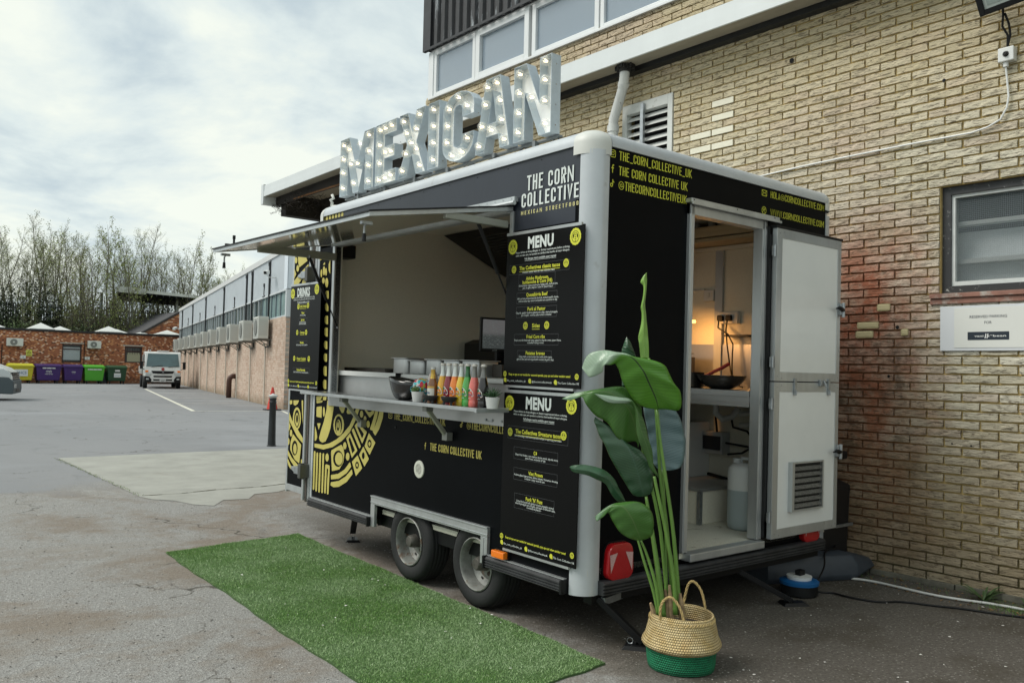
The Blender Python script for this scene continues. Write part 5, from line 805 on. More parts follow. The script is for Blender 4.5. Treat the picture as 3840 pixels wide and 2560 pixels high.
for ai, (c, pts) in enumerate(ART):
    k = {'y': 0, 'k': 1, 'z': 2}[c]; yc = sum(p[0] for p in pts)/len(pts); zc_ = sum(p[1] for p in pts)/len(pts); tgt = (al2_ if zc_ > 1.6 else al_) if yc > 3.06 else am
    n = len(pts); P = pts
    if n < 14:   # soften corners
        P = []
        for i in range(n):
            a, b_, c_ = Vector(pts[i-1]), Vector(pts[i]), Vector(pts[(i+1) % n]); d1 = min(.35, .008/max(1e-4, (a-b_).length)); d2 = min(.35, .008/max(1e-4, (c_-b_).length))
            P += [tuple(b_.lerp(a, d1)), tuple(b_*.7+(b_.lerp(a, d1)+b_.lerp(c_, d2))*.15), tuple(b_.lerp(c_, d2))]
    tgt[k].flat(P, SIDE, .0010+.00006*ai+(0 if tgt is am else .0305))
# small repeated petals of the artwork under the roof rail
for k in range(7): am[0].flat(ellipse(2.96-k*.05, 2.485+(k%2)*.004, .018, .030, 10), SIDE, .0012)
art_o = am[0].build('vinyl_artwork', yellow, tr); am[1].build('vinyl_gap', black, tr); am[2].build('vinyl_artwork', yellow, tr)
# front door leaf folded flush beyond the body
leaf = MB(); leaf.box(-.03, 0.01, 3.115, 3.385, .395, 2.40).build('door_leaf', black, tr)
leafo = bpy.data.objects['door_leaf']
lf = MB(); lf.box(-.036, .012, 3.385, 3.412, .33, 2.42).box(-.036, .012, 3.088, 3.115, .30, 2.42).box(-.036, .012, 3.115, 3.385, .345, .395); lf.build('leaf_frame', alu, leafo, bevel=.002)
MB().box(-.02, .03, 3.066, 3.088, .29, 2.42).build('leaf_gasket', M('gasket_brown', (.10, .085, .075), .8), leafo); MB().box(-.012, .03, 3.03, 3.068, .29, 2.45).build('leaf_frame', alu, leafo)
al2_[0].build('vinyl_artwork', yellow, leafo); al_[0].build('vinyl_artwork', yellow, leafo); al_[1].build('vinyl_gap', black, leafo); al_[2].build('vinyl_artwork', yellow, leafo)
for z in (.53, 2.06):
    h_ = MB(); h_.add([(-.036,3.17,z-.035),(-.036,3.31,z-.012),(-.036,3.31,z+.012),(-.036,3.17,z+.035),(-.075,3.17,z-.022),(-.045,3.30,z-.006),(-.045,3.30,z+.006),(-.075,3.17,z+.022)], [(0,3,2,1),(4,5,6,7),(0,1,5,4),(1,2,6,5),(2,3,7,6),(3,0,4,7)])
    h_.box(-.08, -.03, 3.09, 3.17, z-.028, z+.028); o = h_.build('strap_hinge', galv, tr, bevel=.004); MB().box(-.085, -.012, 3.045, 3.09, z-.055, z+.055).build('hinge_bracket', M('zinc_dark', (.12,.125,.12), .5, .6), o, bevel=.006); MB().tube([(-.06,3.068,z-.06),(-.06,3.068,z+.06)], .018, 10).build('hinge_roller', rubber, o)
# lettering on side and back
def icon_camera(mb, fn, cx, cy, s, d):
    mb.flat(rrect(cx-s, cx+s, cy-s, cy+s, s*.45), fn, d, holes=[rrect(cx-s*.82, cx+s*.82, cy-s*.82, cy+s*.82, s*.36)]); mb.flat(ellipse(cx, cy, s*.5, s*.5), fn, d, holes=[ellipse(cx, cy, s*.34, s*.34)]); mb.flat(ellipse(cx+s*.52, cy+s*.52, s*.11, s*.11, 8), fn, d)
def icon_f(mb, fn, cx, cy, s, d, k=1):
    P = [(-.12,-1),(.18,-1),(.18,0),(.52,0),(.56,.28),(.18,.28),(.18,.5),(.3,.68),(.6,.68),(.6,.98),(.2,1),(-.1,.82),(-.16,.55),(-.16,.28),(-.5,.28),(-.5,0),(-.12,0)]
    mb.flat([(cx+a*s*k*.75, cy+b*s) for a, b in P], fn, d)
def icon_note(mb, fn, cx, cy, s, d, k=1):
    mb.flat([(cx+a*k*s, cy+b*s) for a, b in ellipse(-.15, -.45, .5, .5, 14)], fn, d, holes=[[(cx+a*k*s, cy+b*s) for a, b in ellipse(-.15, -.45, .24, .26, 12)]])
    mb.flat([(cx+a*k*s, cy+b*s) for a, b in ((.12,-.4),(.36,-.4),(.36,.35),(.75,.15),(.75,.42),(.42,.62),(.36,.98),(.12,.98))], fn, d+.0004)
U, V3 = Vector((0,-1,0)), Vector((0,0,1)); SU = lambda u, v, d: (-d, -u, v)   # u grows rightwards as seen
x = -.0015
def one(fn_, nm, m_, par=None, **k):
    mb = MB(); fn_(mb); return mb.build(nm, m_, par or tr)
one(lambda mb: sput(mb, 'THE_CORN_COLLECTIVE_UK', (x, 1.82, 1.016), U, V3, .048, .60), 'lettering', gold); one(lambda mb: sput(mb, '@THECORNCOLLECTIVEUK', (x, .998, 1.016), U, V3, .046, .53), 'lettering', gold); one(lambda mb: sput(mb, 'THE CORN COLLECTIVE UK', (x, 1.38, .853), U, V3, .047, .537, t=.12), 'lettering', gold)
st_ = MB(); icon_camera(st_, SU, -1.87, 1.043, .024, .0015); st_.build('social_icon', gold, tr); one(lambda mb: icon_note(mb, SU, -1.052, 1.042, .022, .0015), 'social_icon', gold); one(lambda mb: icon_f(mb, SU, -1.435, .875, .022, .0015), 'social_icon', gold)
one(lambda mb: sput(mb, 'THE CORN', (-.0045, .128, 2.361), U, V3, .084, .375, 'r', t=.125, sp=.12), 'lettering', white_v)
one(lambda mb: sput(mb, 'COLLECTIVE', (-.0045, .087, 2.272), U, V3, .077, .458, 'r', t=.13, sp=.12), 'lettering', white_v)
one(lambda mb: sput(mb, 'MEXICAN STREETFOOD', (-.0045, .087, 2.231), U, V3, .022, .46, 'r', t=.14, sp=.30), 'lettering', M('pale_gold', (.55, .52, .24), .5))
RU = Vector((1,0,0)); RF = lambda u, v, d: (u, -d, v)
y_ = -.0015
for s, z, w in (('THE_CORN_COLLECTIVE_UK', 2.482, .588), ('THE CORN COLLECTIVE UK', 2.404, .553), ('@THECORNCOLLECTIVEUK', 2.330, .548)): one(lambda mb: sput(mb, s, (.194, y_, z), RU, V3, .047, w), 'lettering', menuy)
one(lambda mb: sput(mb, 'HOLA@CORNCOLLECTIVE.COM', (1.545, y_, 2.485), RU, V3, .042, .612, t=.085), 'lettering', menuy); one(lambda mb: sput(mb, 'WWW.CORNCOLLECTIVE.COM', (1.547, y_, 2.375), RU, V3, .042, .61, t=.085), 'lettering', menuy)
one(lambda mb: icon_camera(mb, RF, .147, 2.508, .020, .0015), 'social_icon', menuy); one(lambda mb: icon_f(mb, RF, .147, 2.430, .022, .0015), 'social_icon', menuy); one(lambda mb: icon_note(mb, RF, .145, 2.354, .021, .0015), 'social_icon', menuy); bt = MB()
bt.flat(rrect(1.452, 1.506, 2.486, 2.524, .005), RF, .0015, holes=[rrect(1.456, 1.502, 2.490, 2.520, .004)])
for a, b_ in (((1.456,2.519),(1.479,2.503)), ((1.502,2.519),(1.479,2.503)), ((1.456,2.490),(1.472,2.506)), ((1.502,2.490),(1.486,2.506))):
    a, b_ = Vector(a), Vector(b_); d = (b_-a).normalized(); p = Vector((-d.y, d.x))*.0016; bt.flat([tuple(a-p), tuple(b_-p), tuple(b_+p), tuple(a+p)], RF, .0017)
bt.build('social_icon', menuy, tr); bt = MB(); bt.flat(ellipse(1.479, 2.398, .024, .024, 20), RF, .0015, holes=[ellipse(1.479, 2.398, .0205, .0205, 20)])
for pl_ in ([(1.458,2.404),(1.475,2.401),(1.499,2.408)], [(1.468,2.416),(1.482,2.398),(1.490,2.380)], [(1.489,2.416),(1.477,2.398),(1.463,2.386)]):
    for a, b_ in zip(pl_, pl_[1:]):
        a, b_ = Vector(a), Vector(b_); d = (b_-a).normalized(); p = Vector((-d.y, d.x))*.0015; bt.flat([tuple(a-p), tuple(b_-p), tuple(b_+p), tuple(a+p)], RF, .0017)
bt.build('social_icon', menuy, tr)
# round vent
vt = MB(); T = Matrix.Translation((0,1.494,.722)) @ Matrix.Rotation(-PI/2, 4, 'Y'); vt.lathe([(.056,0),(.056,.004),(.054,.0065),(.034,.008),(.032,.004)], 28, T=T, cap=False); o = vt.build('round_vent', M('cream_vent', (.62,.64,.56), .4), tr, smooth=True)
MB().lathe([(.033,.0015),(.0,.0015)], 20, T=T).build('vent_recess', dark, o); q_ = MB()
for k in range(8): z = -.027+k*.0078; w = math.sqrt(max(0, .032**2-z*z)); q_.box(-.006, -.003, 1.494-w, 1.494+w, .722+z-.002, .722+z+.0025)
q_.build('vent_slats', M('cream_vent', (.62,.64,.56), .4), o)
MB().tube([(-.004,1.80,.965),(0,1.80,.965)], .008, 8).build('screw_cap', plastic_b, tr)
# amber marker, tail lamps
am_ = MB(); am_.box(-.045, -.012, .565, .675, .335, .374); o = am_.build('marker_lamp', orange, tr, bevel=.006); MB().box(-.012, 0, .56, .68, .33, .378).build('lamp_base', plastic_b, o)
def lamp(cx):
    P = rrect(cx-.098, cx+.098, .322, .508, .05, 6); P = [(cx+(a-cx)*(1-.16*(b-.322)/.186) if a < cx else cx+(a-cx)*(1-.10*(b-.322)/.186), b) for a, b in P]
    l = MB(); l.prism(P, RF, .004, .045); o = l.build('tail_lamp', redl, tr, smooth=True, bevel=.010); MB().prism([(cx+(a-cx)*1.06, .415+(b-.415)*1.05) for a, b in P], RF, .0, .006).build('lamp_base', plastic_b, o)
    [MB().flat(q_, RF, .0465).build('reflector', reflw, o) for q_ in ([(cx-.085,.455),(cx-.030,.462),(cx-.076,.362)], [(cx+.085,.455),(cx+.030,.462),(cx+.080,.362)])]
lamp(.243); lamp(2.02)
# rear door frame and leaves
df = MB(); df.box(.752, .792, -.022, .045, .392, 2.336).box(1.442, 1.490, -.022, .045, .392, 2.336).box(.752, 1.490, -.022, .045, 2.275, 2.336).box(.758, .764, -.026, -.022, .4, 2.33).box(1.462, 1.468, -.026, -.022, .4, 2.33)
dfo = df.build('door_frame', alu, tr, bevel=.0025); dr = MB(); dr.box(.735, 1.585, -.045, 0, 2.338, 2.362).box(.737, 1.60, -.052, -.038, 2.326, 2.342); o = dr.build('drip_rail', alu, tr, bevel=.004)
q_ = MB(); [q_.tube([(a,-.047,2.352),(a,-.044,2.352)], .004, 6) for a in (.755, 1.15, 1.53)]; q_.build('screws', dark, o)
th_ = MB(); th_.box(.784, 1.484, -.055, .02, .343, .388); th_.build('threshold', alu, tr, bevel=.006)
def doorleaf(z0, z1, nm):
    x0, x1 = 1.512, 2.252; y0, y1 = -.078, -.048; w = .058
    p = MB(); p.box(x0+w, x1-.042, y0+.004, y1, z0+w, z1-w); o = p.build(nm, white_p, tr)
    f = MB(); f.box(x0, x0+w, y0, y1+.004, z0, z1).box(x1-.042, x1, y0, y1+.004, z0, z1).box(x0+w, x1-.042, y0, y1+.004, z1-w, z1).box(x0+w, x1-.042, y0, y1+.004, z0, z0+w); f.build('leaf_frame', alu, o, bevel=.0025)
    f = MB(); 
    for a, b_ in ((x0+.03, z0+.03), (x1-.02, z0+.03), (x0+.03, z1-.03), (x1-.02, z1-.03), (x0+.075, z0+.018), (x1-.06, z0+.018), (x0+.075, z1-.02), (x1-.06, z1-.02)): f.tube([(a,y0-.0015,b_),(a,y0,b_)], .0042, 8)
    f.build('screws', galv, o); return o
ud = doorleaf(1.352, 2.288, 'rear_door'); ld = doorleaf(.395, 1.346, 'rear_door'); ud['label'] = 'upper half of the white rear door'; ld['label'] = 'lower half of the white rear door with louvred vent'
MB().box(1.50, 2.262, -.082, -.040, 2.290, 2.302).build('door_gasket', plastic_b, ud); MB().box(1.49, 2.17, -.04, -.002, .5, 2.25).box(1.492, 1.511, -.03, 0, .4, 2.3).build('door_gasket', rubber, ud)
for z, o in ((2.145, ud), (1.468, ud), (1.215, ld), (.53, ld)): MB().tube([(1.497,-.072,z-.035),(1.497,-.072,z+.035)], .0085, 10).box(1.478, 1.497, -.07, -.064, z-.03, z+.03).build('hinge', galv, o, smooth=True)
for z, o in ((1.828, ud), (.895, ld)):
    h_ = MB(); h_.box(2.225, 2.275, -.098, -.04, z-.032, z+.045).tube([(2.25,-.10,z-.048),(2.25,-.10,z+.05)], .012, 8); k_ = h_.build('door_lock', galv, tr, bevel=.004)
    MB().tube([(2.24,-.105,z),(2.20,-.115,z+.004),(2.165,-.122,z+.012),(2.13,-.118,z+.004)], [.012,.015,.011,.004], 8).build('door_handle', plastic_b, k_, smooth='all')
for x_, l_ in ((1.73, .085), (2.12, .085)): MB().box(x_-.012, x_+.012, -.088, -.078, 1.352-l_, 1.372).tube([(x_,-.09,1.352-l_),(x_,-.09,1.30)], .007, 6).build('hold_catch', galv, ld, bevel=.002)
MB().box(2.0, 2.05, -.098, -.078, 1.325, 1.365).tube([(2.03,-.10,1.36),(2.035,-.115,1.318)], .006, 6).build('budget_lock', galv, ld, bevel=.003)
vg = MB(); vg.box(1.688, 1.712, -.105, -.072, .548, .852).box(2.036, 2.050, -.100, -.072, .548, .852).box(1.712, 2.036, -.10, -.072, .842, .852).box(1.712, 2.036, -.10, -.072, .548, .558); vgo = vg.build('door_vent', alu, tr)
MB().box(1.712, 2.036, -.079, -.074, .558, .842).build('vent_recess', dark, vgo)
for k in range(7): z = .578+k*.0385; MB().add([(1.712,-.096,z-.009),(2.036,-.096,z-.009),(2.036,-.081,z+.011),(1.712,-.081,z+.011),(1.712,-.093,z-.012),(2.036,-.093,z-.012)], [(0,1,2,3),(0,4,5,1)]).build('vent_slat', M('dirty_slat', (.46,.46,.43), .5, .3, var=.3, vs=60), vgo)
w_ = MB(); k = 1.716
while k < 2.034: w_.box(k, k+.0011, -.0985, -.0975, .56, .84); k += .0085
k = .562
while k < .84: w_.box(1.713, 2.035, -.0975, -.0965, k, k+.0011); k += .0085
w_.build('vent_mesh', M('fly_mesh', (.06,.06,.055), .6, .5), vgo)

# ------------------------------------------------------------------ inside, seen through the rear door
ct = MB(); ct.box(1.45, 2.205, .05, .88, 1.268, 1.284); cto = ct.build('worktop', M('worktop_steel', (.46, .46, .45), .3, .8, var=.15, vs=7), tr)  # plain grey steel with slight tone variation
MB().box(1.44, 1.452, .05, .88, 1.250, 1.285).box(1.446, 1.458, .05, .88, 1.213, 1.249).box(1.44, 1.452, .05, .88, 1.186, 1.212).box(.79, 1.45, .60, .615, 1.186, 1.285).build('worktop_front', steel, cto)
MB().box(.80, 1.45, .60, .90, 1.268, 1.282).build('worktop_return', steel, cto)
MB().box(2.20, 2.209, .05, 1.7, 1.284, 1.60).build('splashback', steel, tr)
MB().box(2.185, 2.209, .83, .895, 1.30, 2.31).build('wall_strip', rail, tr)
shl = MB(); shl.box(1.96, 2.2, .08, 1.7, 2.335, 2.36).box(1.96, 1.985, .08, 1.7, 2.37, 2.435).box(1.985, 2.2, .08, 1.7, 2.437, 2.45).build('wooden_shelf', pine, tr)
MB().box(2.18, 2.209, .08, 1.7, 2.30, 2.33).build('shelf_batten', liner, tr)
def sock(y0, y1, z0, z1, nm): MB().box(2.172, 2.207, y0, y1, z0, z1).build(nm, white_pl, tr, bevel=.004)
sock(.68, .855, 1.752, 1.84, 'double_socket'); sock(.90, .99, 1.925, 2.01, 'light_switch')
MB().box(2.166, 2.172, .935, .955, 1.955, 1.985).build('switch_rocker', white_pl, tr); MB().tube([(2.198,1.0,2.015),(2.198,1.35,2.005)], .008, 6).build('wall_conduit', white_pl, tr)
pg = MB()
for y_ in (.82, .745): pg.prism(rrect(y_-.022, y_+.022, 1.770, 1.815, .012), lambda u, v, d: (d, u, v), 2.145, 2.171)
pg.tube([(2.14,.82,1.775),(2.12,.81,1.72),(2.12,.72,1.67),(2.14,.69,1.60),(2.12,.68,1.45),(2.10,.66,1.36),(2.05,.56,1.30),(2.0,.5,1.295)], .006, 6).tube([(2.14,.745,1.775),(2.12,.74,1.70),(2.11,.72,1.60),(2.12,.70,1.45),(2.09,.66,1.37),(2.02,.58,1.31)], .006, 6)
pg.build('plug_and_flex', plastic_b, tr)
MB().box(2.12, 2.205, .55, .76, 1.655, 1.668, T=Matrix.Translation((0,0,0))).build('small_shelf', M('dark_tray', (.03, .028, .025), .5), tr)
gn = MB(); gn.box(1.80, 1.84, .93, .955, 1.285, 1.80).box(1.5, 1.84, .93, 1.4, 1.76, 1.80).box(1.6, 2.0, .93, .96, 1.52, 1.53); gn.build('heat_lamp_gantry', steel, tr)
lm = MB(); lm.tube([(1.84,.80,1.75),(1.84,1.2,1.75)], .012, 10); lm.build('heat_lamp', M('heat_lamp_glow', (1, .5, .15), .4, emit=(1, .45, .10), es=4), tr)
ld_ = bpy.data.lights.new('heat_lamp_light', 'AREA'); ld_.energy = 2.6; ld_.color = (1, .45, .12); ld_.shape = 'RECTANGLE'; ld_.size = .35; ld_.size_y = .06
lo = bpy.data.objects.new('heat_lamp_light', ld_); COL.objects.link(lo); lo.parent = tr; lo.location = (1.86, .93, 1.70); lo.rotation_euler = (R(8), R(-28), 0)
MB().box(1.50, 2.10, 1.0, 1.5, 1.285, 1.50).build('food_display', M('smoked_steel', (.10, .09, .08), .3, .6), tr)
# low boxed-in shelf, cabinet, consumer unit, pipes
MB().box(1.56, 2.205, .50, 1.3, .386, .60).build('boxing', liner, tr); MB().box(1.55, 2.205, .49, 1.3, .602, .622).build('boxing_lid', steel, tr); MB().box(1.548, 1.575, .488, .515, .386, .60).build('boxing_trim', galv, tr)
MB().box(1.62, 2.205, .93, 1.3, .623, 1.02).build('cupboard', white_p, tr); MB().box(1.3, 1.55, 1.0, 1.25, 1.02, 1.16).build('dark_crate', M('crate_dark', (.02,.02,.02), .6), tr)
MB().box(1.295, 1.30, 1.02, 1.2, 1.11, 1.14).build('yellow_label', menuy, tr)
cu = MB(); cu.box(2.12, 2.205, .745, .94, .795, .955); o = cu.build('consumer_unit', M('grey_enclosure', (.42,.44,.44), .4), tr, bevel=.004); MB().box(2.114, 2.12, .765, .92, .825, .925).build('smoked_window', M('smoked', (.01,.01,.012), .15), o)
pp = MB(); pp.tube([(2.0,.72,1.19),(2.0,.72,1.10),(2.02,.68,1.06),(2.08,.64,1.08),(2.10,.60,1.14)], .024, 10).tube([(2.0,.72,1.17),(2.0,.72,1.20)], .035, 12).tube([(2.12,.60,1.02),(2.14,.40,1.04)], .018, 8).tube([(2.12,.60,1.10),(2.14,.42,1.12)], .018, 8); pp.build('waste_pipe', white_pl, tr, smooth=True)
pp = MB(); pp.tube([(2.15,.82,.955),(2.15,.84,1.10),(2.10,.80,1.12)], .009, 6).tube([(2.15,.70,1.08),(2.15,.68,1.00),(2.15,.56,.98),(2.15,.50,.92),(2.15,.54,.87),(2.15,.74,.88)], .008, 6).tube([(2.15,.72,.80),(2.15,.60,.82),(2.15,.50,.88)], .008, 6).tube([(2.16,.9,.64),(2.1,.5,.61)], .012, 6); pp.build('pipes_and_flex', plastic_b, tr, smooth=True)
# loose items inside
jc = thing('water_container', 'translucent white water container on the trailer floor inside the rear door', 'water container', (1.70, .255, .386), frame=TF)
jm = M('milky_plastic', (.80, .84, .84), .35, trans=.25, var=.05, vs=12)
mt, t, b, q = shader('milky_plastic_can'); c = q['mix'](q['rng'](q['z'], .640, .646), (.42, .50, .52), (.78, .82, .82)); q['L'](c, b.inputs['Base Color']); b.inputs['Roughness'].default_value = .35
j = MB()
j.lathe([(0,0),(.085,.0),(.100,.012),(.104,.04),(.104,.36),(.098,.395),(.075,.415),(.0,.425)], 32, T=Matrix.Scale(1.02, 4, (0,1,0))); j.build('container_body', mt, jc, smooth='all')
j = MB(); j.tube([(0,-.07,.425),(0,-.06,.455),(0,.02,.455),(0,.03,.425)], .012, 8).lathe([(.025,.42),(.025,.45),(0,.45)], 12, T=Matrix.Translation((0,.06,0))); j.build('handle', jm, jc, smooth=True)
wk = thing('steel_wok', 'round steel bowl with red-handled pan standing on the rear worktop', 'steel bowl', (1.68, .44, 1.285), frame=TF)
MB().lathe([(0,0),(.07,.0),(.12,.025),(.155,.065),(.165,.088),(.168,.09),(.160,.088),(.15,.065),(.115,.03),(.07,.006),(0,.006)], 32).build('bowl', M('dark_polished_steel', (.22,.21,.20), .22, .9), wk, smooth='all')
pt = thing('cooking_pot', 'dark pot with ladle at the left end of the rear worktop', 'cooking pot', (1.62, .70, 1.285), frame=TF)
MB().lathe([(.0,0),(.12,0),(.13,.01),(.13,.10),(.133,.105),(.125,.105),(.122,.012),(0,.012)], 28).build('pot', M('dark_steel', (.12,.11,.10), .3, .8), pt, smooth=True)
MB().tube([(0,0,.1),(-.06,.03,.15)], [.018,.010], 8).build('spoon', pine, pt); MB().tube([(.08,-.08,.07),(.2,-.16,.14),(.24,-.19,.17)], .012, 8).build('red_handle', M('red_grip', (.45,.01,.012), .35), pt, smooth=True)
sb0 = thing('spray_bottle', 'spray bottle with red nozzle on the wooden shelf above the rear worktop', 'spray bottle', (2.06, .98, 2.45), frame=TF, group='spray bottles on the shelf')
def spray(o, nz):
    MB().lathe([(.033,0),(.035,.01),(.033,.02),(.020,.07),(.010,.085),(.010,.09)], 14).build('bottle', M('cloudy_plastic', (.30,.30,.27), .4), o, smooth=True); MB().box(-.012, .03, -.012, .012, -.0, .0).tube([(0,0,.088),(0,0,.115)], .012, 8).box(-.012, .012, -.045, .02, .105, .122).build('nozzle', nz, o)
spray(sb0, M('red_nozzle', (.4,.012,.012), .4))
sb1 = thing('spray_bottle', 'second spray bottle with grey nozzle on the same shelf, nearer the doorway hinge', 'spray bottle', (2.05, .83, 2.45), frame=TF, group='spray bottles on the shelf'); spray(sb1, M('grey_nozzle', (.2,.2,.2), .4))
# ================================================================== MENU BOARDS
def badge(mb, fn, cx, cy, a, b, d, k=1):
    n = 28; rim = [(cx+a*(1+.05*(i % 2))*math.cos(2*PI*i/n), cy+b*(1+.05*(i % 2))*math.sin(2*PI*i/n)) for i in range(n)]
    mb[0].flat(rim, fn, d)
    mb[1].flat(ellipse(cx, cy, a*.70, b*.70, 18), fn, d+.0005, holes=[ellipse(cx, cy, a*.64, b*.64, 18)])
    if a > .012:
        for s in (-1, 1): mb[1].flat([(cx+s*a*.20, cy-b*.5), (cx+s*a*.50, cy-b*.15), (cx+s*a*.46, cy+b*.20), (cx+s*a*.30, cy+b*.05)], fn, d+.0005)
        for k_ in range(4): mb[1].flat([(cx-a*.15, cy-b*(.42-.22*k_)), (cx+a*.15, cy-b*(.42-.22*k_)), (cx+a*.15, cy-b*(.36-.22*k_)), (cx-a*.15, cy-b*(.36-.22*k_))], fn, d+.0005)
        mb[1].flat([(cx-a*.10, cy+b*.45), (cx+a*.10, cy+b*.45), (cx, cy+b*.62)], fn, d+.0005)
    else: mb[1].flat(ellipse(cx, cy, a*.25, b*.45, 10), fn, d+.0005)
FOOT = [('Keep an eye on our socials for seasonal specials, pop ups and other exciting news!', .927, .0125, 'y', .80)]
def menu(label, y0, y1, z0, z1, rows, x=-.014, loc=None):
    """board from y1 (left as seen) to y0 (right)"""
    w, h = y1-y0, z1-z0; o = thing('menu_board', label, 'menu board', (x, y0, z0), frame=TF)
    MB().box(-.006, .0, 0, w, 0, h).build('board', blackboard, o, bevel=.001)
    MB().box(-.010, .002, .02, w, h-.004, h+.012).build('edge_strip', alu, o); MB().box(-.010, .002, .05, w-.03, -.012, .0).build('edge_strip', alu, o)
    fn = lambda u, v, d: (-.006-d, w-u, h-v); yb = [MB(), MB()]; wt = MB(); gy = MB()
    def P(u, v): return Vector((-.0078, w-u*w, h-v*h))
    for t in rows:
        s, v, ch, c, tw = t[:5]; mb = MB(); u = t[5] if len(t) > 5 else .48
        if s in ('MENU', 'DRINKS'): put(mb, s, P(u, v+ch/2/h), (0,-1,0), (0,0,1), ch, tw*w, bold=.045); mb.build('heading', white_v, o); continue
        put(mb, s, P(u, v+ch/2/h*1.0), (0,-1,0), (0,0,1), ch, tw*w, bold=.03 if ch > .018 or c == 'y' else .012, res=1 if ch < .012 else 2)
        if len(t) > 6 and t[6] == 'u':
            if 1: mb.flat([((u-tw/2)*w, (v)*h+ch*.85), ((u+tw/2)*w, v*h+ch*.85), ((u+tw/2)*w, v*h+ch*.97), ((u-tw/2)*w, v*h+ch*.97)][::-1], fn, .0018)
        mb.build('menu_text', menuy if c == 'y' else white_v, o)
    return o, w, h, fn, yb, wt, gy
def finish(M_, badges, boxes):
    o, w, h, fn, yb, wt, gy = M_
    fl_ = lambda mb, pl, d: mb.flat(pl[::-1], fn, d)
    for u, v, a in badges:
        bb_ = [MB(), MB()]; badge(bb_, fn, u*w, v*h, a, a*1.08, .0018); o2 = bb_[0].build('corn_badge', menuy, o); bb_[1].build('badge_linework', blackboard, o2)
    for u0, u1, v0, v1 in boxes:
        t = .0009
        gy = MB()
        for a in ((u0*w, u1*w, v0*h, v0*h+t), (u0*w, u1*w, v1*h-t, v1*h), (u0*w, u0*w+t, v0*h, v1*h), (u1*w-t, u1*w, v0*h, v1*h)): gy.flat([(a[0],a[2]),(a[1],a[2]),(a[1],a[3]),(a[0],a[3])][::-1], fn, .0012)
        gy.build('box_outline', M('outline_grey', (.13,.14,.15), .5), o)
    for u, s in ((.03, 'the_corn_collective_uk'), (.37, '@thecorncollectiveuk'), (.70, 'The Corn Collective UK')):
        ic_ = MB(); ic_.flat(ellipse(u*w, .966*h, .012, .013, 12), fn, .0018); ic_.flat([(u*w, .966*h), (u*w+.012, .966*h), (u*w+.012, .966*h+.013), (u*w, .966*h+.013)][::-1], fn, .0020); ic_.build('social_icon', menuy, o); wt = MB()
        put(wt, s, Vector((-.0078, w-(u*w+.016), h-.976*h)), (0,-1,0), (0,0,1), .011, .26*w, 'l', bold=.01, res=1); wt.build('menu_text', white_v, o)
I1 = ('Please inform us of any allergies or dietary requirements before ordering,', 'while we take care, we operate in a kitchen that handles all major allergens.', 'Full allergen matrix available upon request')
m1 = menu('upper black menu board headed MENU listing classic tacos beside the serving hatch', .018, .641, 1.292, 2.125, [('MENU', .068, .066, 'w', .335, .46), (I1[0], .124, .011, 'w', .70), (I1[1], .144, .011, 'w', .70), (I1[2], .170, .0125, 'w', .41, .46, 'u'),
 ('The Collectives classic tacos', .230, .021, 'y', .53, .45, 'u'), ('Mexican classics with our own collective twist', .257, .0115, 'w', .42, .44), ('Adobo Mushroom,', .300, .019, 'y', .30, .43), ('huitlacoche & Corn (VE)', .324, .019, 'y', .39, .43), ('Grilled Adobo oyster mushrooms, huitlacoche, charred corn,', .346, .0108, 'w', .51, .44), ("pico do gallo, jalapeno 'crema' & 'queso fresco'.", .361, .0108, 'w', .40, .44),
 ('Quesabirria Beef', .407, .020, 'y', .28, .43), ('48 hour birria braised chuck & short rib, smoked quesillo cheese,', .431, .0108, 'w', .54, .44), ('cremosa salsa roja, onion & coriander and consomme to dip.', .447, .0108, 'w', .51, .44), ('Pork al Pastor', .500, .020, 'y', .235, .43), ('Chipotle, guajillo & achiote glazed pork collar, charred pineapple,', .524, .0108, 'w', .55, .43), ('pico de gallo, cremosa salsa verde & coriander.', .540, .0108, 'w', .40, .43),
 ('Sides', .609, .022, 'y', .10, .43, 'u'), ('Fried Corn ribs', .680, .019, 'y', .24, .43), ('Fresh corn ribs fried until crispy, glazed in chipotle crema, queso fresca,', .703, .0108, 'w', .61, .45), ('coriander & crispy onions.', .719, .0108, 'w', .22, .43), ('Patatas bravas', .786, .019, 'y', .25, .43), ('Crispy triple cooked potato bites with adobo sauce,', .809, .0108, 'w', .44, .43), ('garlic & lime aioli and topped with rosemary & garlic chips.', .826, .0108, 'w', .49, .43)]+[r+(.48,) for r in FOOT])
finish(m1, [(.085, .082, .037), (.895, .070, .040), (.11, .234, .019), (.79, .226, .020), (.29, .609, .019), (.57, .609, .019), (.025, .927, .014), (.955, .927, .014)], [(.18, .66, .272, .375), (.16, .69, .392, .464), (.16, .69, .485, .556), (.14, .72, .664, .735), (.19, .64, .770, .842), (.05, .83, .205, .268)])
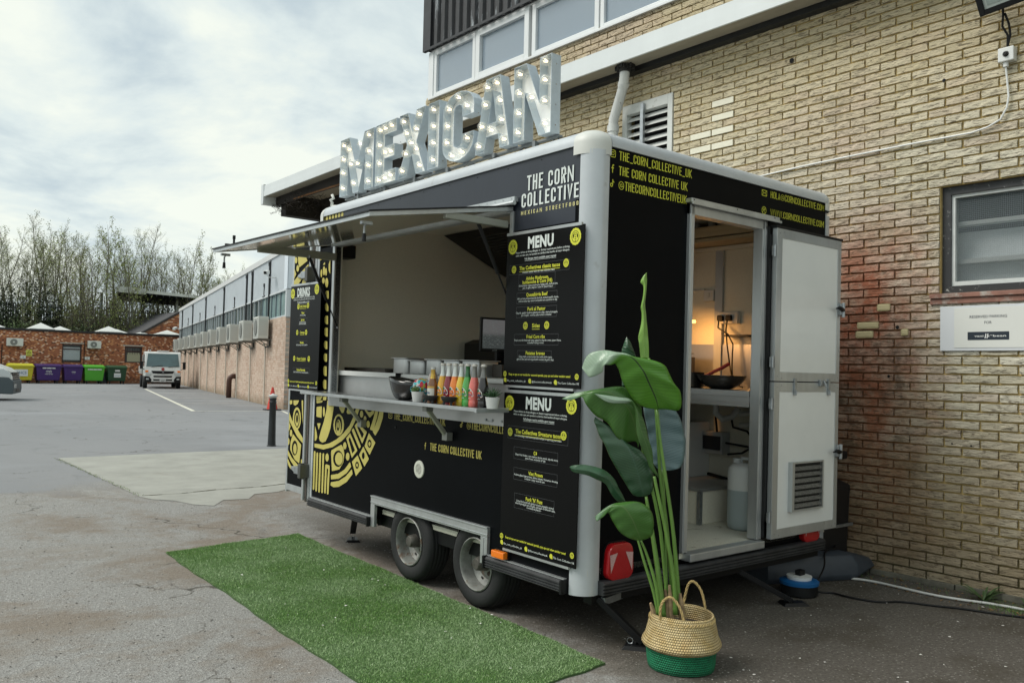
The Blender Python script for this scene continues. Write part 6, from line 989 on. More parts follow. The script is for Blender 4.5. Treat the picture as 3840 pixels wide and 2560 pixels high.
m2 = menu('lower black menu board headed MENU listing signature tacos above the orange marker lamp', .018, .628, .396, 1.254, [('MENU', .062, .068, 'w', .335, .48), (I1[0], .118, .011, 'w', .70, .50), (I1[1], .137, .011, 'w', .71, .50), (I1[2], .163, .0125, 'w', .41, .49, 'u'),
 ('The Collectives Signature tacos', .245, .023, 'y', .60, .48, 'u'), ('For something a little more special & unique to spice up your event', .272, .0115, 'w', .62, .48), ('C4', .368, .020, 'y', .045, .46), ('Crispy fried chicken, corn esquites, chorizo crumb, chipotle crema,', .390, .0108, 'w', .57, .47), ('queso fresca, coriander & Tajin', .406, .0108, 'w', .27, .46), ('Viet Prawn', .497, .020, 'y', .19, .47), ('Achiote-glazed tiger prawns, daikon, papaya, Vietnamese dressing,', .518, .0108, 'w', .58, .47), ('coriander, crispy onions & mint.', .534, .0108, 'w', .27, .46),
 ("Pork 'N' Puss", .658, .021, 'y', .22, .46), ('Crispy fried pork belly, grilled octopus, pineapple caramel,', .680, .0108, 'w', .50, .47), ('charred pineapple pico de gallo, pineapple & habanero salsa,', .695, .0108, 'w', .53, .47), ('Corrinader & jalepeno', .710, .0108, 'w', .19, .46)]+[r+(.48,) for r in FOOT])
finish(m2, [(.085, .070, .037), (.90, .058, .038), (.105, .255, .020), (.815, .238, .021), (.025, .927, .014), (.955, .927, .014)], [(.165, .75, .345, .42), (.17, .75, .475, .55), (.19, .72, .635, .728), (.07, .87, .215, .295)])
m3 = menu('tall black board headed DRINKS on the far end of the trailer side', 2.865, 3.40, 1.158, 1.985, [('DRINKS', .070, .072, 'w', .42, .44), (I1[0], .120, .011, 'w', .70, .46), (I1[1], .139, .011, 'w', .71, .46), (I1[2], .163, .0125, 'w', .40, .44, 'u'), ('Soft Drinks', .205, .021, 'y', .22, .44, 'u'), ('Water', .268, .018, 'y', .10, .44), ('Still and sparkling', .289, .0108, 'w', .18, .44), ('Jarritos', .334, .018, 'y', .12, .44), ('Authentic Mexican Soda', .357, .0108, 'w', .22, .44), ('various flavours available', .372, .0108, 'w', .23, .44),
 ('Cerveza', .455, .021, 'y', .15, .44, 'u'), ('Modelo', .552, .018, 'y', .12, .44), ('Crisp Mexican lager, served ice cold with lime', .573, .0108, 'w', .38, .44), ('Frozen Cocktails', .705, .021, 'y', .30, .44, 'u'), ('Frozen Margarita', .812, .019, 'y', .28, .44), ('Classic Tequila lime, served ice cold with Tajin salt rim', .834, .0108, 'w', .50, .44)]+[r+(.48,) for r in FOOT], x=-.044)
finish(m3, [(.07, .075, .036), (.87, .055, .036), (.28, .205, .020), (.60, .200, .020), (.27, .455, .019), (.57, .455, .019), (.20, .705, .019), (.69, .705, .020), (.025, .927, .014), (.955, .927, .014)], [(.34, .54, .250, .300), (.30, .58, .318, .385), (.26, .62, .536, .586), (.17, .73, .795, .845)])
MB().tube([(-.006,.03,.835),(-.02,.03,.845)], .012, 6).build('hook', plastic_b, m3[0])

# ================================================================== MARQUEE SIGN  M E X I C A N
sgn = thing('marquee_sign', 'large steel letters spelling MEXICAN filled with lit bulbs on the trailer roof', 'light-up sign', (2.961+.12, 3.064, 2.712))
LH = .445
def arc(cx, cy, rx, ry, a0, a1, n=9): return [(cx+rx*math.cos(R(a0+(a1-a0)*i/n)), cy+ry*math.sin(R(a0+(a1-a0)*i/n))) for i in range(n+1)]
LET = {
 'M': [[(0,0),(0,1),(.27,1),(.5,.42),(.73,1),(1,1),(1,0),(.76,0),(.76,.60),(.58,0),(.42,0),(.24,.60),(.24,0)]],
 'E': [[(0,0),(0,1),(1,1),(1,.80),(.44,.80),(.44,.60),(.93,.60),(.93,.41),(.44,.41),(.44,.20),(1,.20),(1,0)]],
 'X': [[(0,0),(.33,.5),(.02,1),(.34,1),(.5,.69),(.66,1),(.98,1),(.67,.5),(1,0),(.68,0),(.5,.33),(.32,0)]],
 'I': [[(0,0),(0,1),(1,1),(1,0)]],
 'C': [[(1,.36)]+arc(.5,.25,.5,.25,0,-180)[0:]+arc(.5,.75,.5,.25,180,0)+[(1,.62),(.64,.62)]+arc(.5,.74,.14,.07,0,180,5)+arc(.5,.26,.14,.07,180,360,5)+[(.64,.36)]],
 'A': [[(0,0),(.30,1),(.70,1),(1,0),(.73,0),(.68,.20),(.32,.20),(.27,0)], [(.375,.37),(.625,.37),(.5,.82)]],
 'N': [[(0,0),(0,1),(.33,1),(.70,.42),(.70,1),(1,1),(1,0),(.70,0),(.30,.62),(.30,0)]]}
BUL = {'M': [(.11,.90),(.11,.66),(.11,.40),(.11,.14),(.28,.80),(.34,.52),(.44,.16),(.53,.50),(.63,.82),(.86,.90),(.86,.64),(.86,.38),(.86,.12)],
 'E': [(.2,.91),(.48,.91),(.78,.91),(.2,.66),(.2,.35),(.46,.51),(.76,.50),(.2,.09),(.48,.10),(.78,.10)],
 'X': [(.2,.90),(.78,.91),(.30,.68),(.68,.70),(.48,.51),(.28,.36),(.68,.40),(.17,.10),(.82,.10)],
 'I': [(.5,.88),(.5,.64),(.5,.38),(.5,.13)],
 'C': [(.52,.91),(.20,.80),(.80,.75),(.16,.56),(.16,.32),(.82,.28),(.34,.09),(.66,.11)],
 'A': [(.36,.90),(.63,.90),(.29,.66),(.72,.64),(.21,.38),(.48,.27),(.78,.38),(.13,.11),(.87,.11)],
 'N': [(.15,.90),(.84,.92),(.15,.64),(.49,.54),(.85,.68),(.15,.38),(.85,.42),(.15,.12),(.85,.14)]}
zinc = M('zinc_letter_steel', (.52, .60, .66), .40, .15, var=.07, vs=30)
zin2 = M('zinc_letter_face', (.90, .93, .92), .5, .0, var=.05, vs=8)
mt, t, b, q = shader('bulb_glass'); b.inputs['Base Color'].default_value = (.95,.97,.95,1); b.inputs['Transmission Weight'].default_value = .0; b.inputs['Roughness'].default_value = .05; b.inputs['Alpha'].default_value = .22; b.inputs['Coat Weight'].default_value = 1; bulbg = mt
fil = M('lit_filament', (1, .85, .5), .4, emit=(1, .82, .50), es=3.4)
bmesh_ = MB(); TB = Matrix.Rotation(-PI/2, 4, 'Y'); bmesh_.lathe([(.012,.0),(.013,.02),(.016,.030),(.026,.045),(.029,.060),(.026,.074),(.017,.083),(0,.086)], 14, T=TB)
fm = MB(); [fm.tube([(-.045,math.cos(k*1.26)*.004,math.sin(k*1.26)*.004),(-.070,math.cos(k*1.26)*.010,math.sin(k*1.26)*.010)], .0013, 4) for k in range(5)]
b_first = None
YS = {'M': (2.925,2.395), 'E': (2.375,2.075), 'X': (2.055,1.695), 'I': (1.675,1.535), 'C': (1.500,1.150), 'A': (1.140,.790), 'N': (.765,.425)}
for ch, nm in zip('MEXICAN', ('M','E','X','I','C','A','N')):
    yl, yr = YS[ch]; yl -= .006; yr += .006; w = yl-yr; fn = lambda u, v, d: (d, yl-3.064+3.064-u*w, v*LH)
    lo_ = LET[ch]; mb = MB(); mb.prism(lo_[0], fn, 0, .070, 0, holes=lo_[1:], cap0=False, cap1=False)
    off = .003   # second skin for thickness
    mb2 = MB(); mb2.prism(lo_[0], fn, .060, .070, 0, holes=lo_[1:])
    L_ = mb.build('letter_'+ch.lower() if False else 'letter', zinc, sgn); L_.data.materials.append(zinc)
    so_ = L_.modifiers.new('thick', 'SOLIDIFY'); so_.thickness = .003; so_.offset = 0
    mb2.build('letter_face', zin2, L_)
    rvt = MB()
    for k in range(4): rvt.tube([(.035, yr-.0015, LH*(.1+.26*k)), (.035, yr-.004, LH*(.1+.26*k))], .004, 6)
    rvt.build('rivets', M('rivet_shine', (.75,.78,.78), .2, .9), L_)
    for u, v in BUL[ch]:
        if b_first is None:
            b_first = bmesh_.build('bulb', [bulbg, fil], L_, smooth='all'); me_ = b_first.data
            n0 = len(me_.polygons); b2 = MB(); b2.v = list(bmesh_.v); b2.f = list(bmesh_.f); b2.m = list(bmesh_.m); 
            o_ = len(b2.v); b2.v += fm.v; b2.f += [tuple(i+o_ for i in f) for f in fm.f]; b2.m += [1]*len(fm.f)
            bpy.data.objects.remove(b_first); b_first = b2.build('bulb', [bulbg, fil], L_, smooth='all'); o = b_first
        else: o = bpy.data.objects.new('bulb', b_first.data); COL.objects.link(o); o.parent = L_
        o.location = fn(u, v, .059); o.rotation_euler = (random.uniform(-.12,.12), random.uniform(-.1,.1), random.uniform(-.1,.1))
fr = MB()
for y_ in (2.7, 2.3, 1.9, 1.5, 1.0, .62): fr.box(.04, .07, y_-.012, y_+.012, -.10, -.004)
fr.box(.055, .085, .42, 2.93, -.016, -.006); fr.build('support_frame', M('dark_angle_iron', (.22,.24,.25), .5, .4), sgn)
wr = MB(); wr.tube([(.05+.012*math.sin(k*1.7), .45+k*.085, -.032-.010*(k % 3)) for k in range(29)], .004, 5); wr.build('sign_wiring', plastic_b, sgn)
ub = thing('blue_sheeting', 'bright blue bag bundled on a pole behind the letter N on the roof', 'bag', (3.26, 3.50, 2.665)); ub.scale = (.62,.62,.5)
mb = MB(); mb.lathe([(.0,-.16),(.03,-.14),(.05,-.06),(.045,0),(.055,.06),(.04,.13),(.0,.17)], 12, T=Matrix.Rotation(R(70), 4, 'X')); mb.build('folds', M('bright_blue_plastic', (.02,.42,.62), .35, bump=.4, bs=25), ub, smooth='all')
MB().tube([(-.16,.03,.05),(-.02,-.03,.0)], .012, 8).build('pole_end', plastic_b, ub)
rp_ = thing('white_rope', 'scrap of white rope tied at the left foot of the roof letters', 'rope', (3.02, 5.99, 2.635)); mb = MB(); mb.tube([(.0,0,0),(.01,.01,.03),(-.01,.0,.045),(.01,-.01,.06),(0,0,.09)], .011, 6).tube([(0,0,0),(.03,-.07,-.005),(.02,-.16,-.003)], .008, 6); mb.build('rope', M('rope_white', (.68,.70,.66), .9), rp_, smooth='all')

# ================================================================== THINGS ON THE COUNTER SHELF
ZS = 1.1635
def soda(label, y, liq, cap_=M('pale_bottle_cap', (.62,.60,.55), .4, .3), glass=(.75,.80,.78), full=.165, xoff=0., flav='Soda'):
    o = thing('soda_bottle', label, 'soda bottle', (-.135+xoff, y, ZS), rot=(0,0,random.uniform(-.06,.06)), frame=TF, group='soda bottles in a row on the counter shelf')
    pr = [(.0,.0),(.028,.0),(.0305,.006),(.0305,.03),(.0285,.036),(.0305,.042),(.0305,.105),(.029,.120),(.0235,.142),(.0175,.165),(.0135,.185),(.0125,.205),(.0125,.222),(.014,.226)]
    b_ = MB(); b_.lathe([p for p in pr if p[1] <= full]+[(0, full)], 18)
    nm = 'soda_'+flav; b_.build('liquid_fill', M(nm, liq, .12, coat=.8, var=.1, vs=30, bump=.12, bs=220), o, smooth=True)
    n = MB(); n.lathe([(.0185,.163)]+[p for p in pr if p[1] > full]+[(0,.226)], 16); mtn = M('neck_'+flav, glass, .06, coat=.6, alpha=None); 
    n.build('bottle_neck', mtn, o, smooth=True)
    MB().lathe([(.0155,.224),(.0165,.228),(.015,.234),(.012,.238),(0,.239)], 18).build('crown_cap', cap_, o, smooth=True)
    # wrap label facing the customer (-x)
    def cyl(u, v, d): a = u/.0305; return (-(.0308+d)*math.cos(a), -(.0308+d)*math.sin(a), v)
    W_ = MB(); lab = [(-.026,.058),(.018,.054),(.026,.060),(.022,.082),(.008,.100),(-.004,.104),(-.018,.098),(-.026,.080)]
    def fan(mb, P, d, m=0):
        cx = sum(p[0] for p in P)/len(P); cy = sum(p[1] for p in P)/len(P); mb.add([cyl(cx, cy, d)]+[cyl(a, b_, d) for a, b_ in P], [(0, i+1, (i+1) % len(P)+1) for i in range(len(P))], m)
    fan(W_, lab, .0008); W_.build('label', M('label_white', (.72,.72,.68), .5), o)
    W_ = MB(); fan(W_, [(-.012,.082),(.0,.082),(.006,.092),(0,.099),(-.008,.100),(-.014,.092)], .0014); W_.build('label_motif', M('label_green', (.01,.13,.05), .5), o)
    W_ = MB(); fan(W_, [(-.022,.074),(.014,.074),(.012,.081),(.0,.086),(-.014,.082)], .0012); fan(W_, [(-.024,.057),(.020,.057),(.021,.059),(-.024,.059)], .0014); W_.build('label_band', M('label_orange', (.72,.10,.02), .5), o)
    W_ = MB(); vs, fs = glyphs('JARRITOS', .02, 1); x0, x1 = vs[:,0].min(), vs[:,0].max(); W_.add([cyl(-.023+(a-x0)/(x1-x0)*.042, .0605+b_*.014, .0016) for a, b_ in vs], fs); W_.build('label_lettering', M('label_blue', (.05,.12,.25), .5), o)
    W_ = MB(); vs, fs = glyphs(flav, .02, 1); x0, x1 = vs[:,0].min(), vs[:,0].max(); W_.add([cyl(-.018+(a-x0)/(x1-x0)*.03, .044+b_*.009, .0012) for a, b_ in vs], fs); W_.build('flavour_lettering', white_v, o)
    return o
soda('golden yellow soda bottle, first of the row, beside the brown beer bottle', 1.068, (.80,.42,.015), flav='Mango')
soda('dark red soda bottle between the first yellow one and the orange one', 1.006, (.24,.006,.02), flav='Strawberry')
soda('bright orange soda bottle in the middle of the row', .943, (.90,.24,.01), flav='Mandarin')
soda('pale yellow soda bottle between the orange and the green one', .881, (.82,.56,.03), flav='Pineapple')
soda('green glass soda bottle in the row', .820, (.07,.42,.07), glass=(.01,.14,.03), full=.165, flav='Grapefruit')
soda('coral pink soda bottle between green and black bottles', .757, (.80,.17,.14), glass=(.22,.22,.20), flav='Guava')
soda('nearly black cola bottle at the right end of the row', .672, (.008,.005,.006), glass=(.18,.18,.17), flav='Mexican Cola')
be = thing('beer_bottle', 'amber beer bottle with gold foil neck and white label', 'beer bottle', (-.165, 1.128, ZS), frame=TF)
MB().lathe([(0,0),(.029,0),(.031,.006),(.031,.10),(.028,.118),(.018,.145),(.0,.145)], 18).build('brown_glass', M('amber_glass', (.20,.07,.012), .08, coat=.8), be, smooth=True)
MB().lathe([(.0185,.143),(.0145,.165),(.0125,.190),(.0135,.193),(.0135,.198),(0,.199)], 16).build('gold_foil', M('gold_foil', (.62,.42,.10), .3, .8, bump=.3, bs=200), be, smooth=True)
def cylw(mb, a0, a1, z0, z1, r, n=10): mb.add([(-r*math.cos(a0+(a1-a0)*i/n), -r*math.sin(a0+(a1-a0)*i/n), z) for z in (z0, z1) for i in range(n+1)], [(i, i+1, n+2+i, n+1+i) for i in range(n)])
w_ = MB(); cylw(w_, -1.4, 1.3, .035, .088, .0315); w_.build('label', M('label_cream', (.66,.66,.60), .5), be); w_ = MB(); cylw(w_, -1.4, 1.3, .0885, .10, .0316); w_.build('label_band', M('label_gold', (.60,.35,.06), .4), be)
w_ = MB(); vs, fs = glyphs('Modelo', .02, 2); w_.add([(-.0322*math.cos(a), -.0322*math.sin(a), z) for a, z in [(-1.1+v[0]/vs[:,0].max()*1.6, .055+v[1]*.022) for v in vs]], fs); w_.build('label_lettering', M('label_blue', (.05,.12,.25), .5), be)
wb_ = thing('water_bottle', 'clear plastic water bottle with white cap and blue label', 'water bottle', (-.125, 1.185, ZS), frame=TF)
MB().lathe([(0,0),(.029,0),(.032,.01),(.030,.03),(.032,.04),(.030,.05),(.032,.06),(.030,.07),(.032,.085),(.032,.14),(.026,.165),(.014,.188),(.013,.195),(0,.195)], 18).build('bottle', M('clear_pet', (.42,.36,.34), .08, coat=.6, var=.5, vs=60), wb_, smooth=True); MB().lathe([(.0155,.193),(.0155,.212),(0,.213)], 14).build('cap', white_pl, wb_)
w_ = MB(); cylw(w_, -1.4, 1.4, .088, .132, .0328); w_.build('label', M('label_sea_blue', (.02,.20,.32), .4), wb_); w_ = MB(); vs, fs = glyphs('ICE', .04, 2); w_.add([(-.0336*math.cos(a), -.0336*math.sin(a), z) for a, z in [(-.5+v[0]/vs[:,0].max()*1.2, .108+v[1]*.024) for v in vs]], fs)
vs, fs = glyphs('VALLEY', .03, 2); w_.add([(-.0336*math.cos(a), -.0336*math.sin(a), z) for a, z in [(-.6+v[0]/vs[:,0].max()*1.4, .092+v[1]*.014) for v in vs]], fs); w_.build('label_lettering', white_v, wb_)
def potp(label, y, kind):
    o = thing('potted_succulent', label, 'potted plant', (-.150 if kind else -.175, y, ZS), frame=TF); MB().lathe([(0,0),(.030,0),(.0405,.062),(.0375,.062),(.036,.055),(0,.055)], 20).build('pot', white_pl, o, smooth=True); l = MB(); 
    for k in range(26 if not kind else 22):
        a = k*2.4; 
        if kind: e = .35+1.0*(k/22); L_ = .055*random.uniform(.8,1.15)+.01; d = Vector((math.cos(a)*math.cos(e), math.sin(a)*math.cos(e), math.sin(e))); p0 = Vector((0,0,.056)); l.tube([p0+d*.005, p0+d*L_*.5+Vector((0,0,.002)), p0+d*L_+Vector((0,0,-.004))], [.004,.0035,.0004], 4)
        else: e = .1+1.2*(k/26); L_ = .046*(1-.35*k/26); d = Vector((math.cos(a)*math.cos(e), math.sin(a)*math.cos(e), math.sin(e))); p0 = Vector((0,0,.060)); l.tube([p0, p0+d*L_*.5, p0+d*L_*.85+Vector((0,0,.006)), p0+d*L_+Vector((0,0,.012))], [.005,.0095,.007,.0005], 6)
    l.build('leaves', M('succulent_spiky', (.030,.085,.030), .45, var=.3, vs=60) if kind else M('succulent_soft', (.09,.17,.05), .45, var=.3, vs=50), o, smooth='all'); return o
potp('fleshy rosette succulent in a white pot in front of the painted skull', 1.270, 0); potp('spiky dark aloe in a white pot at the right end of the shelf', .566, 1)
def molca(label, y, x):
    o = thing('stone_salsa_bowl', label, 'salsa bowl', (x, y, ZS), frame=TF, group='black salsa bowls'); b_ = MB(); b_.lathe([(0,.014),(.022,.016),(.038,.026),(.046,.042),(.047,.048),(.042,.048),(.034,.032),(0,.026)], 20); [b_.tube([(.024*math.cos(a),.024*math.sin(a),.022),(.030*math.cos(a),.030*math.sin(a),0)], [.009,.006], 8) for a in (.4, 2.5, 4.6)]
    return b_.build('bowl', M('black_stone', (.025,.026,.027), .7, bump=.2, bs=120), o, smooth=True)
molca('small three-legged black salsa bowl in front of the beer bottle', 1.088, -.205); molca('small three-legged black salsa bowl in front of the pale yellow bottle', .90, -.205)
sk = thing('painted_skull', 'brightly painted red and turquoise skull ornament behind the small succulent', 'skull ornament', (-.135, 1.285, ZS), rot=(0,0,R(10)), frame=TF)
mt, t, b, q = shader('folk_painted_skull'); tcn = q['nd']('TexCoord'); vo = q['nd']('TexVoronoi'); vo.inputs['Scale'].default_value = 55; q['L'](tcn.outputs['Object'], vo.inputs['Vector']); so2 = q['nd']('SeparateXYZ'); q['L'](tcn.outputs['Object'], so2.inputs[0])
c = q['mix'](q['rng'](so2.outputs[2], .055, .07), (.02,.26,.34), (.58,.02,.05)); sc2 = q['nd']('SeparateColor'); q['L'](vo.outputs['Color'], sc2.inputs[0]); c = q['mix'](q['rng'](sc2.outputs[0], .6, .62), c, (.55,.40,.06)); c = q['mix'](q['rng'](sc2.outputs[1], .72, .74), c, (.05,.45,.50)); c = q['mix'](q['rng'](sc2.outputs[2], .75, .77), c, (.65,.62,.60)); c = q['mix'](q['rng'](vo.outputs['Distance'], .009, .006, 0, .6), c, (.03,.02,.03))
q['L'](c, b.inputs['Base Color']); b.inputs['Roughness'].default_value = .25
s_ = MB(); s_.lathe([(0,.0),(.030,.002),(.036,.02),(.040,.04),(.052,.062),(.062,.085),(.060,.11),(.045,.132),(.02,.142),(0,.144)], 20, T=Matrix.Scale(.92, 4, (0,1,0))); s_.build('cranium', mt, sk, smooth='all')
for s in (-1, 1):
    e_ = MB(); e_.lathe([(0,.0),(.013,.002),(.0135,.004),(0,.005)], 14, T=Matrix.Translation((-.056, s*.024, .074)) @ Matrix.Rotation(-PI/2-s*.25, 4, 'Y')); e_.build('eye_socket', dark, sk)
    e_ = MB(); [e_.lathe([(.004,0),(.004,.003),(0,.004)], 8, T=Matrix.Translation((-.056+.002, s*.024+.019*math.cos(k*.7), .074+.019*math.sin(k*.7))) @ Matrix.Rotation(-PI/2-s*.25, 4, 'Y')) for k in range(9)]; e_.build('eye_petals', M('turquoise_petal', (.10,.50,.58), .3), sk)
e_ = MB(); [e_.box(-.043, -.036, -.022+k*.0085, -.0155+k*.0085, .012, .026) for k in range(6)]; e_.build('teeth', white_pl, sk)
bo = thing('black_scoop_bowl', 'large black asymmetric bowl with swept-up rim at the left of the shelf', 'bowl', (-.125, 1.50, ZS), rot=(0,0,R(0)), frame=TF)
b_ = MB(); n = 28; vs = []; K_ = 7
for j in range(K_+1):
    t_ = j/K_; r_ = .045+.105*t_**.62
    for i in range(n):
        a = 2*PI*i/n; z = (.108 + .035*(.5-.5*math.cos(a+PI*.95)))*t_**1.6-.0; rr_ = r_*(1-.12*abs(math.sin(a))**2*t_); vs.append((rr_*math.cos(a+PI/2)*.62, rr_*math.sin(a+PI/2)*.98, z))
fs = [(j*n+i, j*n+(i+1) % n, (j+1)*n+(i+1) % n, (j+1)*n+i) for j in range(K_) for i in range(n)]+[tuple(range(n-1,-1,-1))]
b_.add(vs, fs); o = b_.build('shell', M('glossy_black_melamine', (.012,.012,.013), .18, coat=.5), bo, smooth='all'); md = o.modifiers.new('thick', 'SOLIDIFY'); md.thickness = .005
MB().box(-.03, .03, -.02, .06, .075, .115).build('napkins', M('napkin_white', (.6,.62,.6), .8), bo, bevel=.004)
# steel food pans on the inner worktop
for k, (y0, y1, h) in enumerate(((2.07,2.285,.105), (1.86,2.062,.09), (1.65,1.852,.10), (1.44,1.642,.10), (1.22,1.43,.10))):
    nmz = ['leftmost steel food pan behind the black bowl', 'second steel food pan from the left, behind the water bottle', 'third steel food pan, behind the yellow soda bottle', 'fourth steel food pan, behind the orange soda bottle', 'fifth steel food pan, partly behind the green soda bottle'][k]
    o = thing('food_pan', nmz, 'food pan', (.33, (y0+y1)/2, 1.319), frame=TF, group='steel food pans in the hatch'); w = (y1-y0)/2
    b_ = MB(); b_.prism(rrect(-.09, .09, -w+.012, w-.012, .03), lambda u, v, d: (u, v, d), 0, h); b_.build('body', steel, o, smooth=True, bevel=.004)
    b_ = MB(); b_.prism(rrect(-.105, .105, -w, w, .03), lambda u, v, d: (u, v, d), h, h+.006, 0); b_.build('rim', steel, o, bevel=.002)
# ================================================================== BASKET AND BIG-LEAVED PLANT
BC = Vector((3.192, 2.608, 0))
bk = thing('woven_basket', 'woven straw basket with green base and rope handles by the trailer corner', 'basket', BC)
mt, t, b, q = shader('woven_straw'); tcn = q['nd']('TexCoord'); so2 = q['nd']('SeparateXYZ'); q['L'](tcn.outputs['Object'], so2.inputs[0]); ma = q['math']
ang = ma('ARCTAN2', so2.outputs[1], so2.outputs[0]); rowv = ma('MULTIPLY', so2.outputs[2], 95.); sh_ = ma('MULTIPLY', ma('FLOOR', rowv), .5); uu = ma('ADD', ma('MULTIPLY', ang, 15.), sh_)
fu = ma('ABSOLUTE', ma('SUBTRACT', ma('FRACT', uu), .5)); fv = ma('ABSOLUTE', ma('SUBTRACT', ma('FRACT', rowv), .5)); hgt = ma('SUBTRACT', 1., ma('ADD', ma('POWER', ma('MULTIPLY', fu, 2.), 2.5), ma('POWER', ma('MULTIPLY', fv, 2.), 2.5)))
c = q['mix'](q['rng'](q['noise'](24, 4), .3, .7), (.58,.42,.17), (.78,.64,.36)); c = q['mix'](q['rng'](q['noise'](8, 3), .55, .7, 0, .5), c, (.72,.47,.21)); c = q['mix'](q['rng'](hgt, .05, -.5, 0, .75), c, (.20,.12,.03))
cg = q['mix'](q['rng'](q['noise'](40, 4), .3, .7), (.004,.17,.075), (.008,.30,.13)); cg = q['mix'](q['rng'](hgt, .1, -.5, 0, .5), cg, (.002,.07,.03)); c = q['mix'](q['rng'](ma('ADD', so2.outputs[2], ma('MULTIPLY', q['noise'](60, 2), .006)), .099, .1005), cg, c)
q['L'](c, b.inputs['Base Color']); b.inputs['Roughness'].default_value = .75; q['L'](q['bump'](hgt, .9, .008), b.inputs['Normal'])
prof = [(.0,.0),(.142,.0),(.155,.006),(.160,.03),(.163,.07),(.166,.098),(.180,.104),(.187,.115),(.184,.128),(.170,.155),(.160,.20),(.150,.243),(.147,.252),(.140,.252),(.142,.24),(.152,.19),(.158,.15),(.16,.1),(.15,.02),(0,.02)]
mb = MB(); n = 64; vs = []
for r_, z in prof:
    for j in range(n): a = 2*PI*j/n; k = 1+.010*math.sin(3*a+z*18)+.006*math.sin(7*a); vs.append((r_*k*math.cos(a), r_*k*math.sin(a), z*(1+.02*math.sin(2*a+1))))
mb.add(vs, [(i*n+j, i*n+(j+1) % n, (i+1)*n+(j+1) % n, (i+1)*n+j) for i in range(len(prof)-1) for j in range(n)]); mb.build('basket_body', mt, bk, smooth='all', weld=True)
straw = M('straw_rope', (.42,.31,.13), .8, var=.3, vs=60)
def rope(pts, r=.0045, nst=60):
    mb = MB(); P = [Vector(p) for p in pts]; C = []
    for k in range(nst+1):
        t_ = k/nst*(len(P)-1); i = min(int(t_), len(P)-2); f = t_-i; p0, p1, p2, p3 = P[max(i-1,0)], P[i], P[i+1], P[min(i+2,len(P)-1)]
        C.append(.5*((2*p1)+(p2-p0)*f+(2*p0-5*p1+4*p2-p3)*f*f+(3*p1-p0-3*p2+p3)*f**3))
    for ph in (0, 2*PI/3, 4*PI/3):
        Q = []
        for k, c_ in enumerate(C):
            d = (C[min(k+1,nst)]-C[max(k-1,0)]).normalized(); x = d.orthogonal().normalized() if k == 0 else (x-d*x.dot(d)).normalized(); y = d.cross(x); a = k*.55+ph; Q.append(c_+(x*math.cos(a)+y*math.sin(a))*r*.75)
        mb.tube(Q, r*.8, 5)
    return mb
vnn = Vector((.6306, .7761, 0)); rrn = Vector((.7761, -.6306, 0))
def hp_(u, w, z): return rrn*u+vnn*w+Vector((0,0,z))
rope([hp_(-.105,-.095,.20), hp_(-.12,-.095,.27), hp_(-.11,-.10,.325), hp_(-.075,-.11,.35), hp_(-.04,-.125,.315), hp_(-.02,-.135,.26), hp_(-.012,-.145,.20)]).build('handle', straw, bk, smooth='all')
rope([hp_(.03,.14,.22), hp_(.045,.14,.30), hp_(.06,.135,.355), hp_(.085,.13,.365), hp_(.115,.115,.33), hp_(.13,.10,.27), hp_(.135,.09,.215)]).build('handle', straw, bk, smooth='all')
rm = MB(); 
for k in range(60):
    a = 2*PI*k/60; d = Vector((math.cos(a), math.sin(a), 0)); tn = Vector((-d.y, d.x, 0)); p = d*.151+Vector((0,0,.228)); rm.tube([p-tn*.009-Vector((0,0,.007)), p+d*.003, p+tn*.009+Vector((0,0,.008))], .003, 4)
rm.build('stitched_edge', straw, bk)
MB().lathe([(.138,.19),(0,.2)], 24).build('soil', M('dark_soil', (.03,.022,.014), .95, bump=.6, bs=40), bk)
PC = Vector((3.165, 2.63, 0)); plant = thing('bird_of_paradise_plant', 'tall potted plant with broad banana-like leaves in front of the black trailer back', 'potted plant', PC)
def leafmat(nm, c1, c2, vein, ro=.38, tl=.25, pale=(2., (0,0,0))):
    mt, t, b, q = shader(nm); uv = q['nd']('UVMap'); su = q['nd']('SeparateXYZ'); q['L'](uv.outputs[0], su.inputs[0]); ma = q['math']
    av = ma('ABSOLUTE', ma('SUBTRACT', su.outputs[0], .5)); wv = q['nd']('TexWave'); wv.wave_type = 'BANDS'; wv.bands_direction = 'Y'; wv.inputs['Scale'].default_value = 14; wv.inputs['Distortion'].default_value = .6; wv.inputs['Detail'].default_value = 2
    cb_ = q['nd']('CombineXYZ'); q['L'](ma('ADD', su.outputs[1], ma('MULTIPLY', av, -.12)), cb_.inputs[1]); q['L'](ma('MULTIPLY', su.outputs[0], .15), cb_.inputs[0]); q['L'](cb_.outputs[0], wv.inputs['Vector'])
    c = q['mix'](q['noise'](9, 4), c1, c2); c = q['mix'](q['rng'](wv.outputs['Fac'], .2, .9, 0, .16), c, tuple(x*.55 for x in c1)); c = q['mix'](q['rng'](av, .022, .010), c, vein); c = q['mix'](q['rng'](su.outputs[1], pale[0], pale[0]+.06, 0, .85), c, pale[1]); c = q['mix'](q['rng'](av, .485, .5, 0, .35), c, (.16,.12,.04))  # pale end of the blade: underside colour with gloss sheen painted in
    q['L'](c, b.inputs['Base Color']); b.inputs['Roughness'].default_value = ro; b.inputs['Coat Weight'].default_value = .5; b.inputs['Coat Roughness'].default_value = .26; q['L'](q['bump'](wv.outputs['Fac'], .14, .005), b.inputs['Normal'])
    tr_ = q['nd']('BsdfTranslucent'); q['L'](c, tr_.inputs[0]); mx_ = q['nd']('MixShader'); mx_.inputs[0].default_value = tl; o_ = [n for n in t.nodes if n.type == 'OUTPUT_MATERIAL'][0]
    q['L'](b.outputs[0], mx_.inputs[1]); q['L'](tr_.outputs[0], mx_.inputs[2]); q['L'](mx_.outputs[0], o_.inputs[0]); return mt
